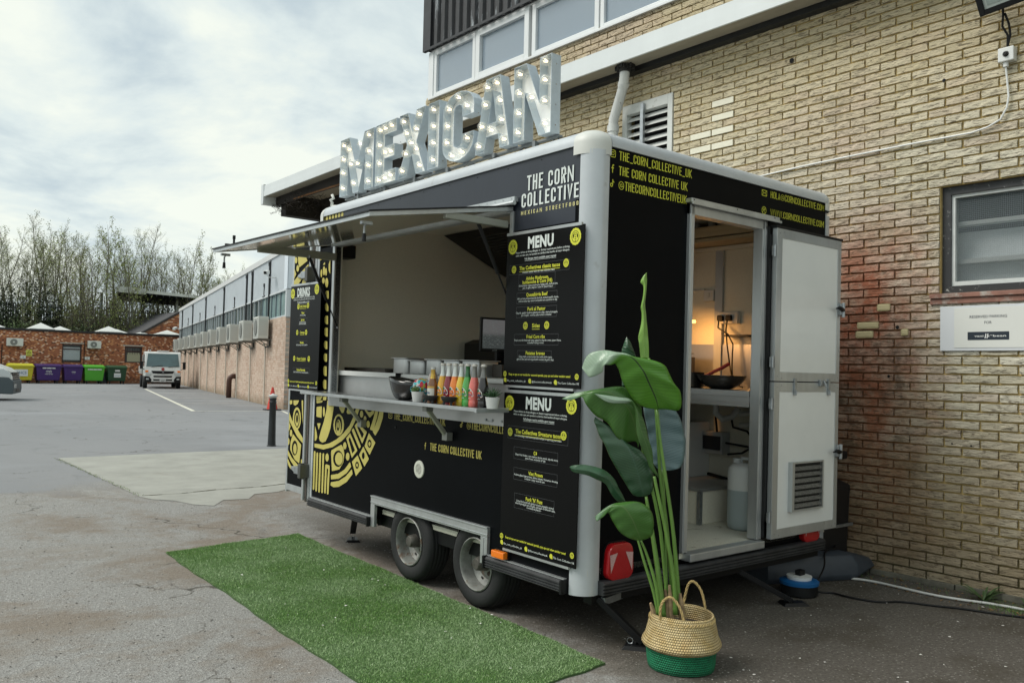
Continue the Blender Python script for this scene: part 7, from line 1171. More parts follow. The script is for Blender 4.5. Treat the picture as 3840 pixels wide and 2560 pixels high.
LMAT = {'spear': leafmat('young_leaf', (.20,.42,.06), (.32,.55,.12), (.35,.55,.15), .4), 'big': leafmat('bright_leaf', (.075,.25,.018), (.13,.36,.03), (.02,.05,.012), .36, pale=(.60, (.40,.52,.42))), 'wide': leafmat('mid_green_leaf', (.045,.15,.02), (.08,.22,.035), (.10,.20,.05), pale=(.80, (.20,.34,.20))), 'fold': leafmat('olive_green_leaf', (.05,.13,.03), (.08,.19,.05), (.12,.22,.07), pale=(.66, (.34,.46,.36))),
 'dark': leafmat('deep_green_leaf', (.016,.060,.026), (.03,.09,.038), (.03,.09,.05), tl=.08), 'blue': leafmat('blue_green_leaf_back', (.06,.12,.13), (.10,.17,.18), (.12,.20,.14), .5, .05), 'narrow': leafmat('dusty_green_leaf', (.02,.075,.03), (.035,.11,.05), (.05,.13,.07), tl=.1), 'low': None, 'small': None}
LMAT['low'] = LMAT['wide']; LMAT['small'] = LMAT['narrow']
def cat(P, t_):
    n = len(P)-1; x = t_*n; i = min(int(x), n-1); f = x-i; p0, p1, p2, p3 = P[max(i-1,0)], P[i], P[i+1], P[min(i+2,n)]
    return .5*((2*p1)+(p2-p0)*f+(2*p0-5*p1+4*p2-p3)*f*f+(3*p1-p0-3*p2+p3)*f**3)
rl = random.Random(3)
for nm in ('blue','small','dark','wide','narrow','low','fold','spear','big'):
    rows = LEAVES[nm]; A_, B_, C_ = [[Vector(r[k]) for r in rows] for k in range(3)]; NV, NU = 64, 14; vs = []; uvs = []; ph = rl.random()*6
    for j in range(NV+1):
        t_ = j/NV; a, m_, c_ = cat(A_, t_), cat(B_, t_), cat(C_, t_)
        L1, L2 = (a-m_).length, (c_-m_).length
        for i in range(NU+1):
            s = i/NU*2-1
            if s < 0: p = m_.lerp(a, -s); wd = L1
            else: p = m_.lerp(c_, s); wd = L2
            e = abs(s); bow = vnn*(.10*wd*(e-e*e)*1.2) ; rip = vnn*(.0022*math.sin(t_*46+ph+e*2)+.0045*math.sin(t_*13+ph*2)*e)*min(1, wd/.03)*e
            vs.append(p-bow+rip); uvs.append((.5+s/2, t_))
    fs = [(j*(NU+1)+i, j*(NU+1)+i+1, (j+1)*(NU+1)+i+1, (j+1)*(NU+1)+i) for j in range(NV) for i in range(NU)]
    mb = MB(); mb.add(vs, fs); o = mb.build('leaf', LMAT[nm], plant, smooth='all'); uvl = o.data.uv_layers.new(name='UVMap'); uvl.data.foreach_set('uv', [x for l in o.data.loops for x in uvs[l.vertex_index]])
    md = o.modifiers.new('thick', 'SOLIDIFY'); md.thickness = .0012
stm = M('green_stem', (.12,.24,.045), .4, var=.25, vs=14, stretch=(1,1,.2), coat=.1)
for pts, r0, r1 in STEMS:
    P = [Vector(p) for p in pts]; n = 16; Q = [cat(P, k/n) for k in range(n+1)]; mb = MB(); mb.tube(Q, [r0+(r1-r0)*k/n for k in range(n+1)], 8); mb.build('stem', stm, plant, smooth='all')
dry = M('dried_leaf_base', (.30,.21,.12), .9, var=.4, vs=30)
for P in (((-.02,0,.20),(-.026,0,.30),(-.04,.0,.385)), ((.025,-.03,.19),(.012,-.028,.30),(.008,-.026,.345)), ((-.075,.04,.20),(-.095,.05,.27),(-.108,.055,.30)), ((-.035,.02,.2),(-.03,.02,.3),(-.045,.02,.36))): mb = MB(); mb.tube(P, [.018,.013,.006], 6); mb.build('dry_stub', dry, plant)

# ================================================================== THINGS UNDER AND BEHIND THE TRAILER, ALONG THE WALL
bn = thing('black_bin', 'black bin standing between the trailer door and the brick wall', 'bin', (5.575, 3.36, 0))
mb = MB(); mb.add([(-.16,-.16,.0),(.16,-.16,0),(.18,.3,0),(-.18,.3,0),(-.19,-.19,.62),(.165,-.19,.62),(.19,.34,.80),(-.2,.34,.80)], [(0,3,2,1),(4,5,6,7),(0,1,5,4),(1,2,6,5),(2,3,7,6),(3,0,4,7)]); mb.build('bin_body', M('bin_black', (.007,.007,.008), .5), bn, bevel=.02)
MB().box(-.17, .15, -.175, .30, .80, .86).build('bin_lid', M('bin_black', (.007,.007,.008), .5), bn, bevel=.02); MB().box(-.04, .185, -.195, -.185, .33, .35).build('bin_seam', galv, bn)
tk = thing('waste_water_tank', 'flat dark grey waste water tank with a pointed end lying beside the wall', 'waste water tank', (5.40, 3.30, 0), rot=(0,0,R(-24)))
mb = MB(); P = [(-.45,-.22),(.25,-.22),(.45,-.10),(.56,-.03),(.56,.05),(.40,.16),(.25,.22),(-.45,.22)]
n = len(P); vs = []
for z, k in ((.0,.92),(.03,1),(.12,.97),(.175,.86),(.19,.72)): vs += [(x*(k if x > 0 else 1), y*k, z-(max(0,x-.2)*.18 if z > .1 else 0)+(max(0,x-.2)*.12 if z < .05 else 0)) for x, y in P]
mb.add(vs, [(i*n+j, i*n+(j+1) % n, (i+1)*n+(j+1) % n, (i+1)*n+j) for i in range(4) for j in range(n)]+[tuple(range(4*n, 5*n))]); mb.build('tank_body', M('slate_grey_plastic', (.040,.050,.064), .5, var=.15, vs=10), tk, smooth=True, bevel=.012)
MB().lathe([(.045,.17),(.045,.20),(.04,.205),(0,.205)], 16, T=Matrix.Translation((.16,.06,.0))).build('filler_cap', plastic_b, tk, smooth=True)
hr = thing('blue_lidded_tub', 'round black tub with blue lid and white ring beside the right corner steady', 'tub', (4.86, 3.03, 0))
MB().lathe([(0,0),(.10,0),(.115,.01),(.115,.07),(0,.07)], 24).build('tub_base', plastic_b, hr, smooth=True); MB().lathe([(.12,.07),(.122,.09),(.10,.10),(.0,.10)], 24).build('blue_lid', M('blue_lid', (.01,.10,.28), .35), hr, smooth=True); MB().lathe([(.075,.10),(.078,.12),(.0,.122)], 24).build('white_ring', white_pl, hr, smooth=True); MB().box(-.02, .035, -.02, .02, .122, .155).build('tap', plastic_b, hr, bevel=.004)
def cat_tube(pts, r, n=40): P = [Vector(p) for p in pts]; mb = MB(); mb.tube([cat(P, k/n) for k in range(n+1)], r, 8); return mb
o = cat_tube([(5.3,3.4,.012),(5.50,3.05,.012),(5.55,2.9,.012),(5.545,2.73,.012),(5.535,2.5,.012),(5.57,2.33,.012),(5.62,2.2,.012),(5.65,2.0,.012),(5.62,1.7,.012),(5.6,1.2,.012)], .0085).build('white_hose', M('hose_white', (.55,.56,.54), .45), smooth='all'); tag(o, 'white water hose running along the foot of the brick wall', 'hose')
o = cat_tube([(4.9,3.1,.10),(4.97,3.0,.03),(5.0,2.97,.008),(5.05,2.9,.008),(5.04,2.8,.008),(5.07,2.66,.008),(5.12,2.60,.008),(5.20,2.56,.008),(5.25,2.48,.008),(5.29,2.39,.008),(5.37,2.25,.008),(5.43,2.07,.008),(5.50,1.9,.008),(5.55,1.5,.008)], .0065).build('ground_cable', plastic_b, smooth='all'); tag(o, 'black power cable snaking over the tarmac beside the white hose', 'cable')
o = cat_tube([(5.62,3.22,.20),(5.5,3.16,.195),(5.35,3.14,.19),(5.18,3.05,.12),(5.0,3.02,.02)], .006).build('tank_cable', plastic_b, smooth='all'); tag(o, 'black cable lying across the dark grey waste water tank', 'cable')
def weed(label, x, y, n, L0, mt_, seed, name='wall_weed'):
    o = thing(name, label, 'weed', (x, y, 0)); rr_ = random.Random(seed); mb = MB()
    for k in range(n):
        a = rr_.random()*6.28; L_ = L0*rr_.uniform(.5, 1.1); up_ = rr_.uniform(.35, 1.2); d = Vector((math.cos(a), math.sin(a), 0)); s = Vector((-d.y, d.x, 0))*L_*.05; P = [d*(L_*f)+Vector((0,0,L_*up_*(f-.55*f*f))) for f in (0,.25,.5,.75,1)]; w = (.5,1,1.1,.7,.02); vs = []
        for p, w_ in zip(P, w): vs += [p-s*w_, p+s*w_]
        mb.add(vs, [(2*i, 2*i+1, 2*i+3, 2*i+2) for i in range(4)])
    mb.build('blades', mt_, o); return o
wm = M('weed_green', (.045,.085,.025), .6, var=.4, vs=20)
weed('leggy weed growing from the joint at the foot of the brick wall', 5.70, 2.26, 26, .17, wm, 5); weed('broad-leaved weed at the right edge by the wall foot', 5.72, 2.02, 16, .12, wm, 9)
gt = MB(); rr_ = random.Random(4)
for k in range(700):
    x, y = (rr_.gauss(5.62,.07), rr_.gauss(2.07,.10)) if k < 500 else (rr_.uniform(5.6,5.85), rr_.uniform(1.6,3.2)); h_ = rr_.uniform(.008,.03); a = rr_.random()*6.28; gt.add([(x,y,0),(x+.003*math.cos(a),y+.003*math.sin(a),0),(x+rr_.uniform(-.01,.01),y+rr_.uniform(-.01,.01),h_)], [(0,1,2)])
gt.build('grass_tuft', M('tuft_green', (.10,.19,.04), .6, isl=.4), kind='stuff')
lf_ = MB()
for k in range(160):
    x, y = rr_.uniform(5.45,5.82), rr_.uniform(1.7,3.0); s = rr_.uniform(.006,.018); a = rr_.random()*6.28; lf_.add([(x-s*math.cos(a),y-s*math.sin(a),.004),(x+s*.4*math.sin(a),y-s*.4*math.cos(a),.010),(x+s*math.cos(a),y+s*math.sin(a),.006),(x-s*.4*math.sin(a),y+s*.4*math.cos(a),.012)], [(0,1,2,3)])
lf_.build('leaf_litter', M('dead_leaf', (.20,.12,.05), .8, isl=.6), kind='stuff')
mo_ = MB()
for k in range(420):
    t_ = rr_.random(); x, y = 2.60+.0*t_+rr_.gauss(0,.018), 13.44+(9.2-13.44)*t_; h_ = rr_.uniform(.006,.018); a = rr_.random()*6.28; mo_.add([(x,y,0),(x+.008*math.cos(a),y+.008*math.sin(a),0),(x+rr_.uniform(-.02,.02),y+rr_.uniform(-.02,.02),h_)], [(0,1,2)])
mo_.build('moss_in_joint', M('moss_green', (.16,.22,.07), .8, isl=.4), kind='stuff')
# bollard and cones
bo_ = thing('bollard', 'black iron bollard with a white band on its head near the concrete slab', 'bollard', (6.043, 13.97, 0))
mb = MB(); mb.lathe([(.082,0),(.082,.012),(.070,.02),(.066,.10),(.060,.40),(.056,.74),(.062,.75),(.062,.765),(.056,.775),(.055,.80),(.064,.812),(.064,.825),(.058,.835)], 20); mb.build('post', M('bollard_black', (.012,.016,.019), .45, var=.2, vs=6), bo_, smooth=True)
MB().lathe([(.057,.835),(.060,.85),(.078,.858),(.080,.872),(.058,.885),(.03,.895),(.024,.903),(0,.91)], 20).build('cap', M('bollard_cap_white', (.50,.52,.52), .5, dirt=((.12,.12,.12), 14, .62)), bo_, smooth=True)
cn = thing('traffic_cone', 'orange-red traffic cone half hidden behind the bollard', 'traffic cone', (11.03, 25.55, 0)); MB().lathe([(.17,.03),(.03,.72),(.0,.73)], 18).build('cone', M('cone_red', (.50,.035,.02), .5), cn, smooth=True); MB().box(-.22,.22,-.22,.22,0,.035).build('base', rubber, cn, bevel=.01)
# ================================================================== LONG LOW BUILDING WITH AIR CONDITIONERS (left of trailer)
ba = R(12.537); Bd = Vector((math.sin(ba), math.cos(ba), 0)); Bn = Vector((Bd.y, -Bd.x, 0))
BF = Matrix((Bd, -Bn, Vector((0,0,1)))).transposed().to_4x4(); BF.translation = Vector((11.506, 25.776, 0))
lb = thing('long_brick_building', 'long two-storey building with pale brick base and light grey cladding beside the car park', 'building'); lb.matrix_world = BF
mt, t, b, q = shader('pale_pink_brick'); oi = q['nd']('ObjectInfo'); r1 = q['math']('FRACT', q['math']('ADD', oi.outputs['Random'], q['geo'].outputs['Random Per Island']))
c = q['mix'](q['rng'](r1, 0, 1), (.46,.33,.25), (.60,.49,.40)); c = q['mix'](q['rng'](r1, .88, .9, 0, .6), c, (.36,.20,.13)); c = q['mix'](q['rng'](q['noise'](.9, 5), .5, .7, 0, .35), c, (.30,.23,.17)); c = q['mix'](q['rng'](q['math']('ADD', q['z'], q['math']('MULTIPLY', q['noise'](2.5, 4), .5)), .62, .32, 0, .7), c, (.20,.15,.09))
q['L'](c, b.inputs['Base Color']); b.inputs['Roughness'].default_value = .9; pk = mt
mo2 = M('grey_mortar', (.34,.31,.27), .95); clad = M('pale_grey_cladding', (.62,.68,.73), .45, .1, var=.05, vs=1.5); end_b = M('pale_grey_cladding_end', (.62,.69,.75), .45)
MB().box(0, 37, -8, -.012, 0, 3.03).box(0, 37, -8, -.10, 3.03, 3.9).box(0, 37, -8, -.03, 3.9, 5.2).build('wall_core', mo2, lb)
far_course(lb, BF, pk, .01, 37, .0, 3.03, .2265, .0758, .010, .006, [], -.010, 300, lambda p: p[0] > 1095, seed=11)
RF2 = Matrix((-Bn, -Bd, Vector((0,0,1)))).transposed().to_4x4(); RF2.translation = BF.translation
ef = bpy.data.objects.new('end_wall', None); COL.objects.link(ef); bpy.data.objects.remove(ef)
mb = MB(); rr_ = random.Random(5); z = .0; row = 0
while z < 2.98:
    x = .0+(.11 if row % 2 else 0)
    while x < 5: mb.box(-.006, 0.02, -x-.215, -x, z, z+.065); x += .2265
    z += .0758; row += 1
mb.build('brick_field', pk, lb, kind='stuff')
# corner, glazing strip
gt_ = M('frosted_teal_glass', (.25,.36,.36), .15, var=.2, vs=3, coat=.3); gd = M('dark_teal_glass', (.045,.07,.075), .12, var=.5, vs=2, coat=.3); wm_ = M('white_mullion', (.56,.60,.62), .4)
f = MB(); f.box(0, 37, -.10, -.0, 3.03, 3.07).box(0, 37, -.03, .03, 3.86, 3.92).box(-.03, .12, -.14, .02, 3.0, 3.9); wfr = f.build('window_strip', wm_, lb)
s = .14; k = 0
while s < 36.6:
    w = .78 if k % 3 else .98; e = min(s+w, 36.8)
    MB().box(s+.02, e-.02, -.06, -.05, 3.07, 3.86).build('pane', gt_ if s < 4.2 else gd, wfr)
    MB().box(e-.02, e+.035, -.08, -.01, 3.07, 3.86).build('mullion', wm_ if s > 4 else M('slate_mullion', (.16,.20,.22), .4), wfr); s = e; k += 1
MB().box(-.09, -.06, -5, -.14, 3.03, 3.86).build('end_pane', gt_, wfr); MB().box(-.1, -.02, -.30, -.27, 3.0, 3.9).build('end_mullion', wm_, wfr)
# ribbed cladding
mb = MB(); s = 0
while s < 37: mb.box(s, s+.09, -.029, .004, 3.93, 5.16); s += .155
mb.build('cladding_ribs', clad, lb, kind='stuff'); MB().box(-.06, .0, -6, .0, 3.92, 5.2).build('end_cladding', end_b, lb)
MB().box(-.06, .42, -.02, .012, 3.92, 5.16).build('corner_flashing', end_b, lb)
MB().box(-.08, 37.1, -.35, .05, 5.16, 5.36).box(-.08, .2, -6, -.35, 5.16, 5.36).build('parapet_cap', M('parapet_grey', (.56,.58,.58), .6, var=.06, vs=2), lb)
MB().box(-.08, 37, -8, -.3, 5.16, 5.2).build('flat_roof', M('felt_roof', (.08,.08,.08), .9), lb)
dp_ = M('cream_downpipe', (.52,.49,.42), .5); trk = M('black_trunking', (.02,.022,.025), .5, var=.4, vs=3)
for s, zt in ((3.12,2.0),(6.2,2.0),(9.4,2.1),(12.8,2.15),(16.1,2.2),(19.5,2.2),(22.6,2.2),(26,2.2),(29,2.2),(31.6,2.2)): MB().tube([(s,.06,.02),(s,.06,zt),(s,.12,zt+.2)], .028, 6).build('condensate_pipe', dp_, lb)
for s in (2.86, 6.43, 7.75, 14.2, 21.2, 27.8, 34.3): MB().box(s-.05, s+.05, .01, .07, 3.02, 4.95).tube([(s,.04,4.93),(s,.05,5.05),(s,-.02,5.1)], .05, 8).build('cable_trunking', trk, lb)
for s in (3.95, 11, 17.5, 24, 30.5): MB().box(s-.04, s+.04, .0, .05, 4.28, 4.40).tube([(s,.02,4.28),(s+.05,.02,4.0),(s-.2,.03,3.93),(s+.15,.05,3.93)], .02, 5).build('flood_lamp', trk, lb)
MB().tube([(10.2,.25,0),(10.2,.25,.75),(10.2,.22,.86),(10.2,.12,.93),(10.2,.0,.93)], .11, 12).build('soil_pipe', M('brown_soil_pipe', (.07,.03,.02), .6), lb, smooth='all')
cc = thing('security_camera', 'white security camera on the grey cladding of the long building, nearest the trailer', 'security camera'); cc.matrix_world = BF @ Matrix.Translation((1.85, .0, 4.55))
MB().tube([(0,0,-.12),(0,.25,-.12),(0,.32,-.02)], .018, 6).build('bracket', white_pl, cc); MB().bar((-.25,.42,.0),(.25,.25,.08),.14,.13).build('camera_body', white_pl, cc, bevel=.015); MB().bar((-.252,.421,.0),(-.245,.419,.001),.1,.09).build('camera_lens', plastic_b, cc)
cc2 = thing('security_camera', 'white security camera at the far end of the long building above the truck', 'security camera'); cc2.matrix_world = BF @ Matrix.Translation((35.5, .3, 3.9)); MB().bar((-.25,.2,-.05),(.25,.0,.05),.16,.15).bar((.1,.1,0),(.1,-.3,0),.05,.05).build('camera_body', white_pl, cc2, bevel=.01)
# air conditioning units on brackets
acw = M('aircon_white', (.58,.60,.56), .45, var=.05, vs=3); acg = M('aircon_grille', (.17,.18,.17), .5); acb = M('aircon_bracket', (.16,.15,.13), .6)
def aircon(nm, label, grp): 
    o = thing('air_conditioner', label, 'air conditioner', group=grp); MB().box(0, 1.0, .12, .48, .0, .77).build('casing', acw, o, bevel=.02)
    g_ = MB(); [g_.box(.05, .95, .481, .487, .05+.043*k, .062+.043*k) for k in range(16)]; g_.lathe([(.27,.0),(.27,.02),(0,.02)], 20, T=Matrix.Translation((.42,.483,.38)) @ Matrix.Rotation(-PI/2, 4, 'X')); g_.build('fan_grille', acg, o)
    MB().box(-.006, .0, .17, .44, .10, .66).box(-.009, -.006, .2, .36, .60, .63).build('side_cover', M('aircon_side', (.50,.52,.49), .5), o)
    MB().box(.12, .17, .0, .5, -.06, 0).bar((.145,.02,-.28),(.145,.42,-.04),.03,.03).build('bracket', acb, o); MB().box(.83, .88, .0, .5, -.06, 0).bar((.855,.02,-.28),(.855,.42,-.04),.03,.03).build('bracket', acb, o); MB().tube([(.3,.14,.2),(.2,.05,.0),(.15,.04,-.2),(.2,.05,-.26),(.8,.05,-.28)], .03, 6).build('refrigerant_pipe', plastic_b, o); return o
ss = [2.3, 5.55, 8.9, 12.1, 15.3, 18.4, 21.4, 24.8, 27.9, 31.3, 34.6]; ordn = ['nearest the trailer', 'second from the trailer', 'third from the trailer', 'fourth from the trailer', 'fifth from the trailer', 'middle one of the eleven', 'fifth from the far end', 'fourth from the far end', 'third from the far end', 'second from the far end', 'farthest, above the white truck']
a0_ = None
for s, w in zip(ss, ordn):
    lab = 'white air conditioner on the long brick building, '+w
    if a0_ is None: a0_ = o = aircon('air_conditioner', lab, 'air conditioners along the long building')
    else: o = dup(a0_, lab)
    o.matrix_world = BF @ Matrix.Translation((s, 0, 2.34))

# ================================================================== LOW RED BRICK BUILDING AT THE BACK (faces the camera at y=61.9)
RFm = Matrix((Vector((-1,0,0)), Vector((0,-1,0)), Vector((0,0,1)))).transposed().to_4x4(); RFm.translation = Vector((20, 61.9, 0))
rb = thing('red_brick_building', 'low red brick building with flat dark roof and pyramid skylights behind the bins', 'building'); rb.matrix_world = RFm
mt, t, b, q = shader('mixed_red_brick'); oi = q['nd']('ObjectInfo'); r1 = q['math']('FRACT', q['math']('ADD', oi.outputs['Random'], q['geo'].outputs['Random Per Island']))
c = q['mix'](q['rng'](r1, 0, .7), (.26,.085,.040), (.42,.165,.08)); c = q['mix'](q['rng'](r1, .62, .64), c, (.56,.25,.11)); c = q['mix'](q['rng'](r1, .80, .82), c, (.72,.50,.36)); c = q['mix'](q['rng'](r1, .92, .93), c, (.12,.055,.035)); c = q['mix'](q['rng'](q['z'], .5, .1, 0, .6), c, (.12,.07,.04))
q['L'](c, b.inputs['Base Color']); b.inputs['Roughness'].default_value = .9; rbk = mt
H = [(20-13.25,20-12.08,1.37,2.58),(20-17.09,20-15.96,1.41,2.55)]
mb = MB(); slab_holes(mb, .2, 17, 0, 3.34, H, -.25, -.012); mb.build('wall_core', M('red_wall_mortar', (.24,.13,.08), .95), rb)
far_course(rb, RFm, rbk, .2, 17, .0, 3.34, .125, .0758, .012, .006, H, -.010, 300, lambda p: p[1] > 1395, seed=13)
MB().box(0, 17, -.5, .06, 3.34, 3.48).box(0, 17, .06, .12, 3.36, 3.42).build('roof_edge', M('bitumen_edge', (.02,.02,.022), .7), rb); MB().box(0, 17, -8, -.5, 3.34, 3.44).build('roof', M('felt_roof', (.08,.08,.08), .9), rb); MB().box(0, 17, -8, -7.8, 0, 3.34).box(0, .2, -7.8, 0, 0, 3.34).box(16.8, 17, -7.8, -.25, 0, 3.34).build('back_walls', M('red_wall_mortar', (.24,.13,.08), .95), rb)
slm = M('skylight_white', (.60,.62,.60), .5, var=.06, vs=2)
for x0, x1, zt, yy in ((7.4,8.95,3.86,1.2),(10.31,11.81,3.97,1.0),(11.9,13.15,3.86,2.6),(14.51,16.03,3.95,1.0),(15.6,16.9,3.84,2.8),(17.6,18.65,3.74,3.5),(18.5,20.1,3.88,1.2)):
    cx = 20-(x0+x1)/2; w = (x1-x0)/2; sk_ = MB(); zb = 3.56; sk_.add([(cx-w,-yy-1.4,zb),(cx+w,-yy-1.4,zb),(cx+w,-yy,zb),(cx-w,-yy,zb),(cx,-yy-.7,zt),(cx-w,-yy-1.4,zb-.1),(cx+w,-yy-1.4,zb-.1),(cx+w,-yy,zb-.1),(cx-w,-yy,zb-.1)], [(0,1,4),(1,2,4),(2,3,4),(3,0,4),(8,7,2,3),(7,6,1,2),(5,8,3,0),(6,5,0,1)]); so_ = sk_.build('skylight', slm, rb)
    MB().box(cx-w-.04, cx+w+.04, -yy-1.44, -yy+.04, 3.44, 3.50).build('upstand', M('bitumen_edge', (.02,.02,.022), .7), so_)
brw = M('dark_brown_frame', (.035,.012,.010), .5); lin = M('concrete_lintel', (.40,.40,.36), .8)
for kk, (s0, s1, z0, z1) in enumerate(H):
    f = MB()
    for a in ((s0,s0+.07,z0,z1),(s1-.07,s1,z0,z1),(s0,s1,z1-.08,z1),(s0,s1,z0,z0+.06),(s0+.07,s1-.07,z1-.36,z1-.30)): f.box(a[0],a[1],-.12,-.03,a[2],a[3])
    w_ = f.build('window', brw, rb); MB().box(s0+.07,s1-.07,-.09,-.085,z0+.06,z1-.08).build('pane', M('window_tint', (.05,.06,.065), .1, coat=.3), w_); f = MB()
    if kk == 0: [f.box(s0+.08, s1-.08, -.083, -.08, z0+.16+.04*j, z0+.19+.04*j) for j in range(21)]; f.build('blind', M('blind_pale', (.46,.52,.54), .6), w_)
    else: f.box(s0+.10, s1-.18, -.083, -.08, z0+.10, z0+.72); f.build('blind', M('paper_tan', (.34,.34,.24), .8), w_)
    f = MB(); [f.box(s0+.13+.16*j, s0+.15+.16*j, -.079, -.07, (z0+.06 if kk == 0 else z1-.55), (z0+.16 if kk == 0 else z1-.1)) for j in range(6)]; f.build('security_bars', plastic_b, w_)
    MB().box(s0-.14, s1+.14, -.05, .015, z1+.03, z1+.10).build('lintel', lin, rb)
for x0, z0, lab in ((8.86,2.33,'white air conditioner at the left on the red brick wall'),(13.46,2.34,'white air conditioner beside the blind-covered window on the red brick wall')):
    o = thing('air_conditioner', lab, 'air conditioner', group='air conditioners on the red wall'); o.matrix_world = RFm @ Matrix.Translation((20-x0-.9, 0, z0)); w = .92 if x0 < 10 else .80
    MB().box(0, w, .08, .38, 0, .50).build('casing', acw, o, bevel=.02); MB().lathe([(.20,.0),(.20,.02),(0,.02)], 20, T=Matrix.Translation((w*.58,.385,.25)) @ Matrix.Rotation(-PI/2, 4, 'X')).build('fan_grille', acg, o); MB().lathe([(.05,.0),(.05,.03),(0,.03)], 10, T=Matrix.Translation((w*.58,.39,.25)) @ Matrix.Rotation(-PI/2, 4, 'X')).build('fan_hub', acw, o); MB().box(.1,.15,.0,.4,-.04,0).build('bracket', acb, o); MB().box(w-.15,w-.1,0,.4,-.04,0).build('bracket', acb, o)
MB().box(20-13.42, 20-13.39, .0, .05, 1.2, 2.85).box(20-8.66, 20-8.62, 0, .05, .9, 2.4).build('cable_run', plastic_b, rb)
def wallsign(x0, x1, z0, z1, m_, lab, nm, txt=None):
    o = thing(nm, lab, 'sign'); o.matrix_world = RFm @ Matrix.Translation((20-x1, .01, z0)); MB().box(0, x1-x0, 0, .012, 0, z1-z0).build('plate', m_, o)
    if txt == 'cctv':
        w, h = x1-x0, z1-z0; fn = lambda u, v, d: (u, d, v); g_ = MB(); g_.flat([(w*.1,h*.40),(w*.9,h*.40),(w*.5,h*.93)], fn, .0135); g_.flat([(w*.22,h*.45),(w*.78,h*.45),(w*.5,h*.84)], fn, .015, 1); g_.flat([(w*.32,h*.50),(w*.6,h*.62),(w*.68,h*.56),(w*.4,h*.48)], fn, .0165)
        g_.box(w*.15, w*.85, .0125, .0135, h*.10, h*.14).box(w*.15, w*.85, .0125, .0135, h*.2, h*.24).build('camera_symbol', [plastic_b, menuy], o)
    elif txt: g_ = MB(); g_.lathe([(.025,0),(.025,.006),(0,.006)], 10, T=Matrix.Translation(((x1-x0)/2, .013, (z1-z0)*.45)) @ Matrix.Rotation(-PI/2, 4, 'X')); g_.build('printed_dot', plastic_b, o)
wallsign(9.99, 10.33, 1.72, 2.12, M('sign_yellow', (.60,.62,.10), .5), 'small yellow warning sign with camera triangle on the red wall', 'warning_sign', 'cctv')
wallsign(9.68, 9.99, 1.54, 1.76, white_pl, 'small white notice below the left air conditioner on the red wall', 'white_notice', 'dot'); wallsign(13.45, 13.76, 1.57, 1.77, white_pl, 'small white notice under the right air conditioner on the red wall', 'white_notice', 'dot')
gb = thing('gabled_brick_building', 'red brick gable end rising behind the flat roof beside the long building', 'building'); GP = [(17.2,2.6),(17.2,3.0),(21.0,5.42),(24.8,3.0),(24.8,2.6)]
MB().prism(GP, lambda u, v, d: (u, d, v), 66.0, 66.25).build('gable_wall', M('red_wall_mortar', (.24,.13,.08), .95), gb); mb = MB(); z = 2.6; row = 0
while z < 5.3:
    x = 17.2+(.11 if row % 2 else 0)
    while x < 24.8:
        hh = 3.0+(x-17.2)/3.8*2.42 if x < 21 else 5.42-(x-21)/3.8*2.42
        if z+.08 < hh: mb.box(x, x+.213, 65.993, 66.0, z, z+.064)
        x += .2265
    z += .0758; row += 1
mb.build('brick_field', rbk, gb, kind='stuff'); MB().bar((17.1,66.1,3.03),(21.0,66.1,5.5),.5,.10).bar((21.0,66.1,5.5),(24.9,66.1,3.03),.5,.10).build('verge', M('bitumen_edge', (.02,.02,.022), .7), gb); MB().box(17.2, 24.8, 66.25, 74, 0, 2.6).build('lower_wall', M('red_wall_mortar', (.24,.13,.08), .95), gb)
rf_ = MB(); rf_.add([(17.1,66.3,3.0),(21,66.3,5.45),(21,74,5.45),(17.1,74,3.0),(24.9,66.3,3.0),(24.9,74,3.0)], [(0,1,2,3),(1,4,5,2)]); rf_.build('roof', M('slate_roof', (.06,.06,.065), .8), gb)
# wheeled waste containers
def bin_(nm, label, x, w, col, lidcol, texts):
    o = thing('wheeled_waste_bin', label, 'waste bin', (x*.975, 60.3, 0), group='large wheeled bins along the red wall'); m_ = M('bin_'+nm, col, .45, var=.08, vs=2); ml = M('binlid_'+nm, lidcol, .45)
    b_ = MB(); b_.add([(-w*.44,-.42,.20),(w*.44,-.42,.20),(w*.44,.4,.20),(-w*.44,.4,.20),(-w*.5,-.5,1.05),(w*.5,-.5,1.05),(w*.5,.5,1.05),(-w*.5,.5,1.05)], [(0,3,2,1),(4,5,6,7),(0,1,5,4),(1,2,6,5),(2,3,7,6),(3,0,4,7)]); b_.build('container', m_, o, bevel=.03)
    b_ = MB(); b_.box(-w*.53, w*.53, -.55, .52, 1.04, 1.10).prism([(-.5,1.10),(-.5,1.14),(.0,1.24),(.5,1.20),(.5,1.10)], lambda u, v, d: (d, u, v), -w*.5, w*.5); b_.build('lid', ml, o, bevel=.015)
    b_ = MB(); [b_.box(-w*.5+w*.2*k, -w*.5+w*.2*k+.03, -.515, -.46, .92, 1.03) for k in range(1, 5)]; b_.build('ribs', m_, o)
    for sx in (-1, 1):
        for y_ in (-.34, .34): MB().tube([(sx*w*.36-.03,y_,.10),(sx*w*.36+.03,y_,.10)], .10, 12).box(sx*w*.36-.045, sx*w*.36+.045, y_-.04, y_+.04, .1, .22).build('castor', rubber, o)
    for s, z, h_, wd, m2 in texts:
        g_ = MB()
        if s.startswith('#'): g_.box(-wd/2, wd/2, -.512-.0, -.485-.0, z, z+h_); g_.build('panel_sticker', m2, o)
        else: put(g_, s, (0, -.518, z), (1,0,0), (0,0,1), h_, wd, bold=.02); g_.build('lettering', m2, o)
    return o
navt = M('bin_text_navy', (.10,.16,.26), .5); wpan = M('bin_label_white', (.60,.62,.62), .5)
bin_('yellow', 'yellow wheeled waste bin at the left, partly behind the white van', 9.68, 1.36, (.48,.43,.02), (.50,.47,.03), [('#a', .45, .42, .72, wpan), ('AHCS', .58, .17, .58, navt)])
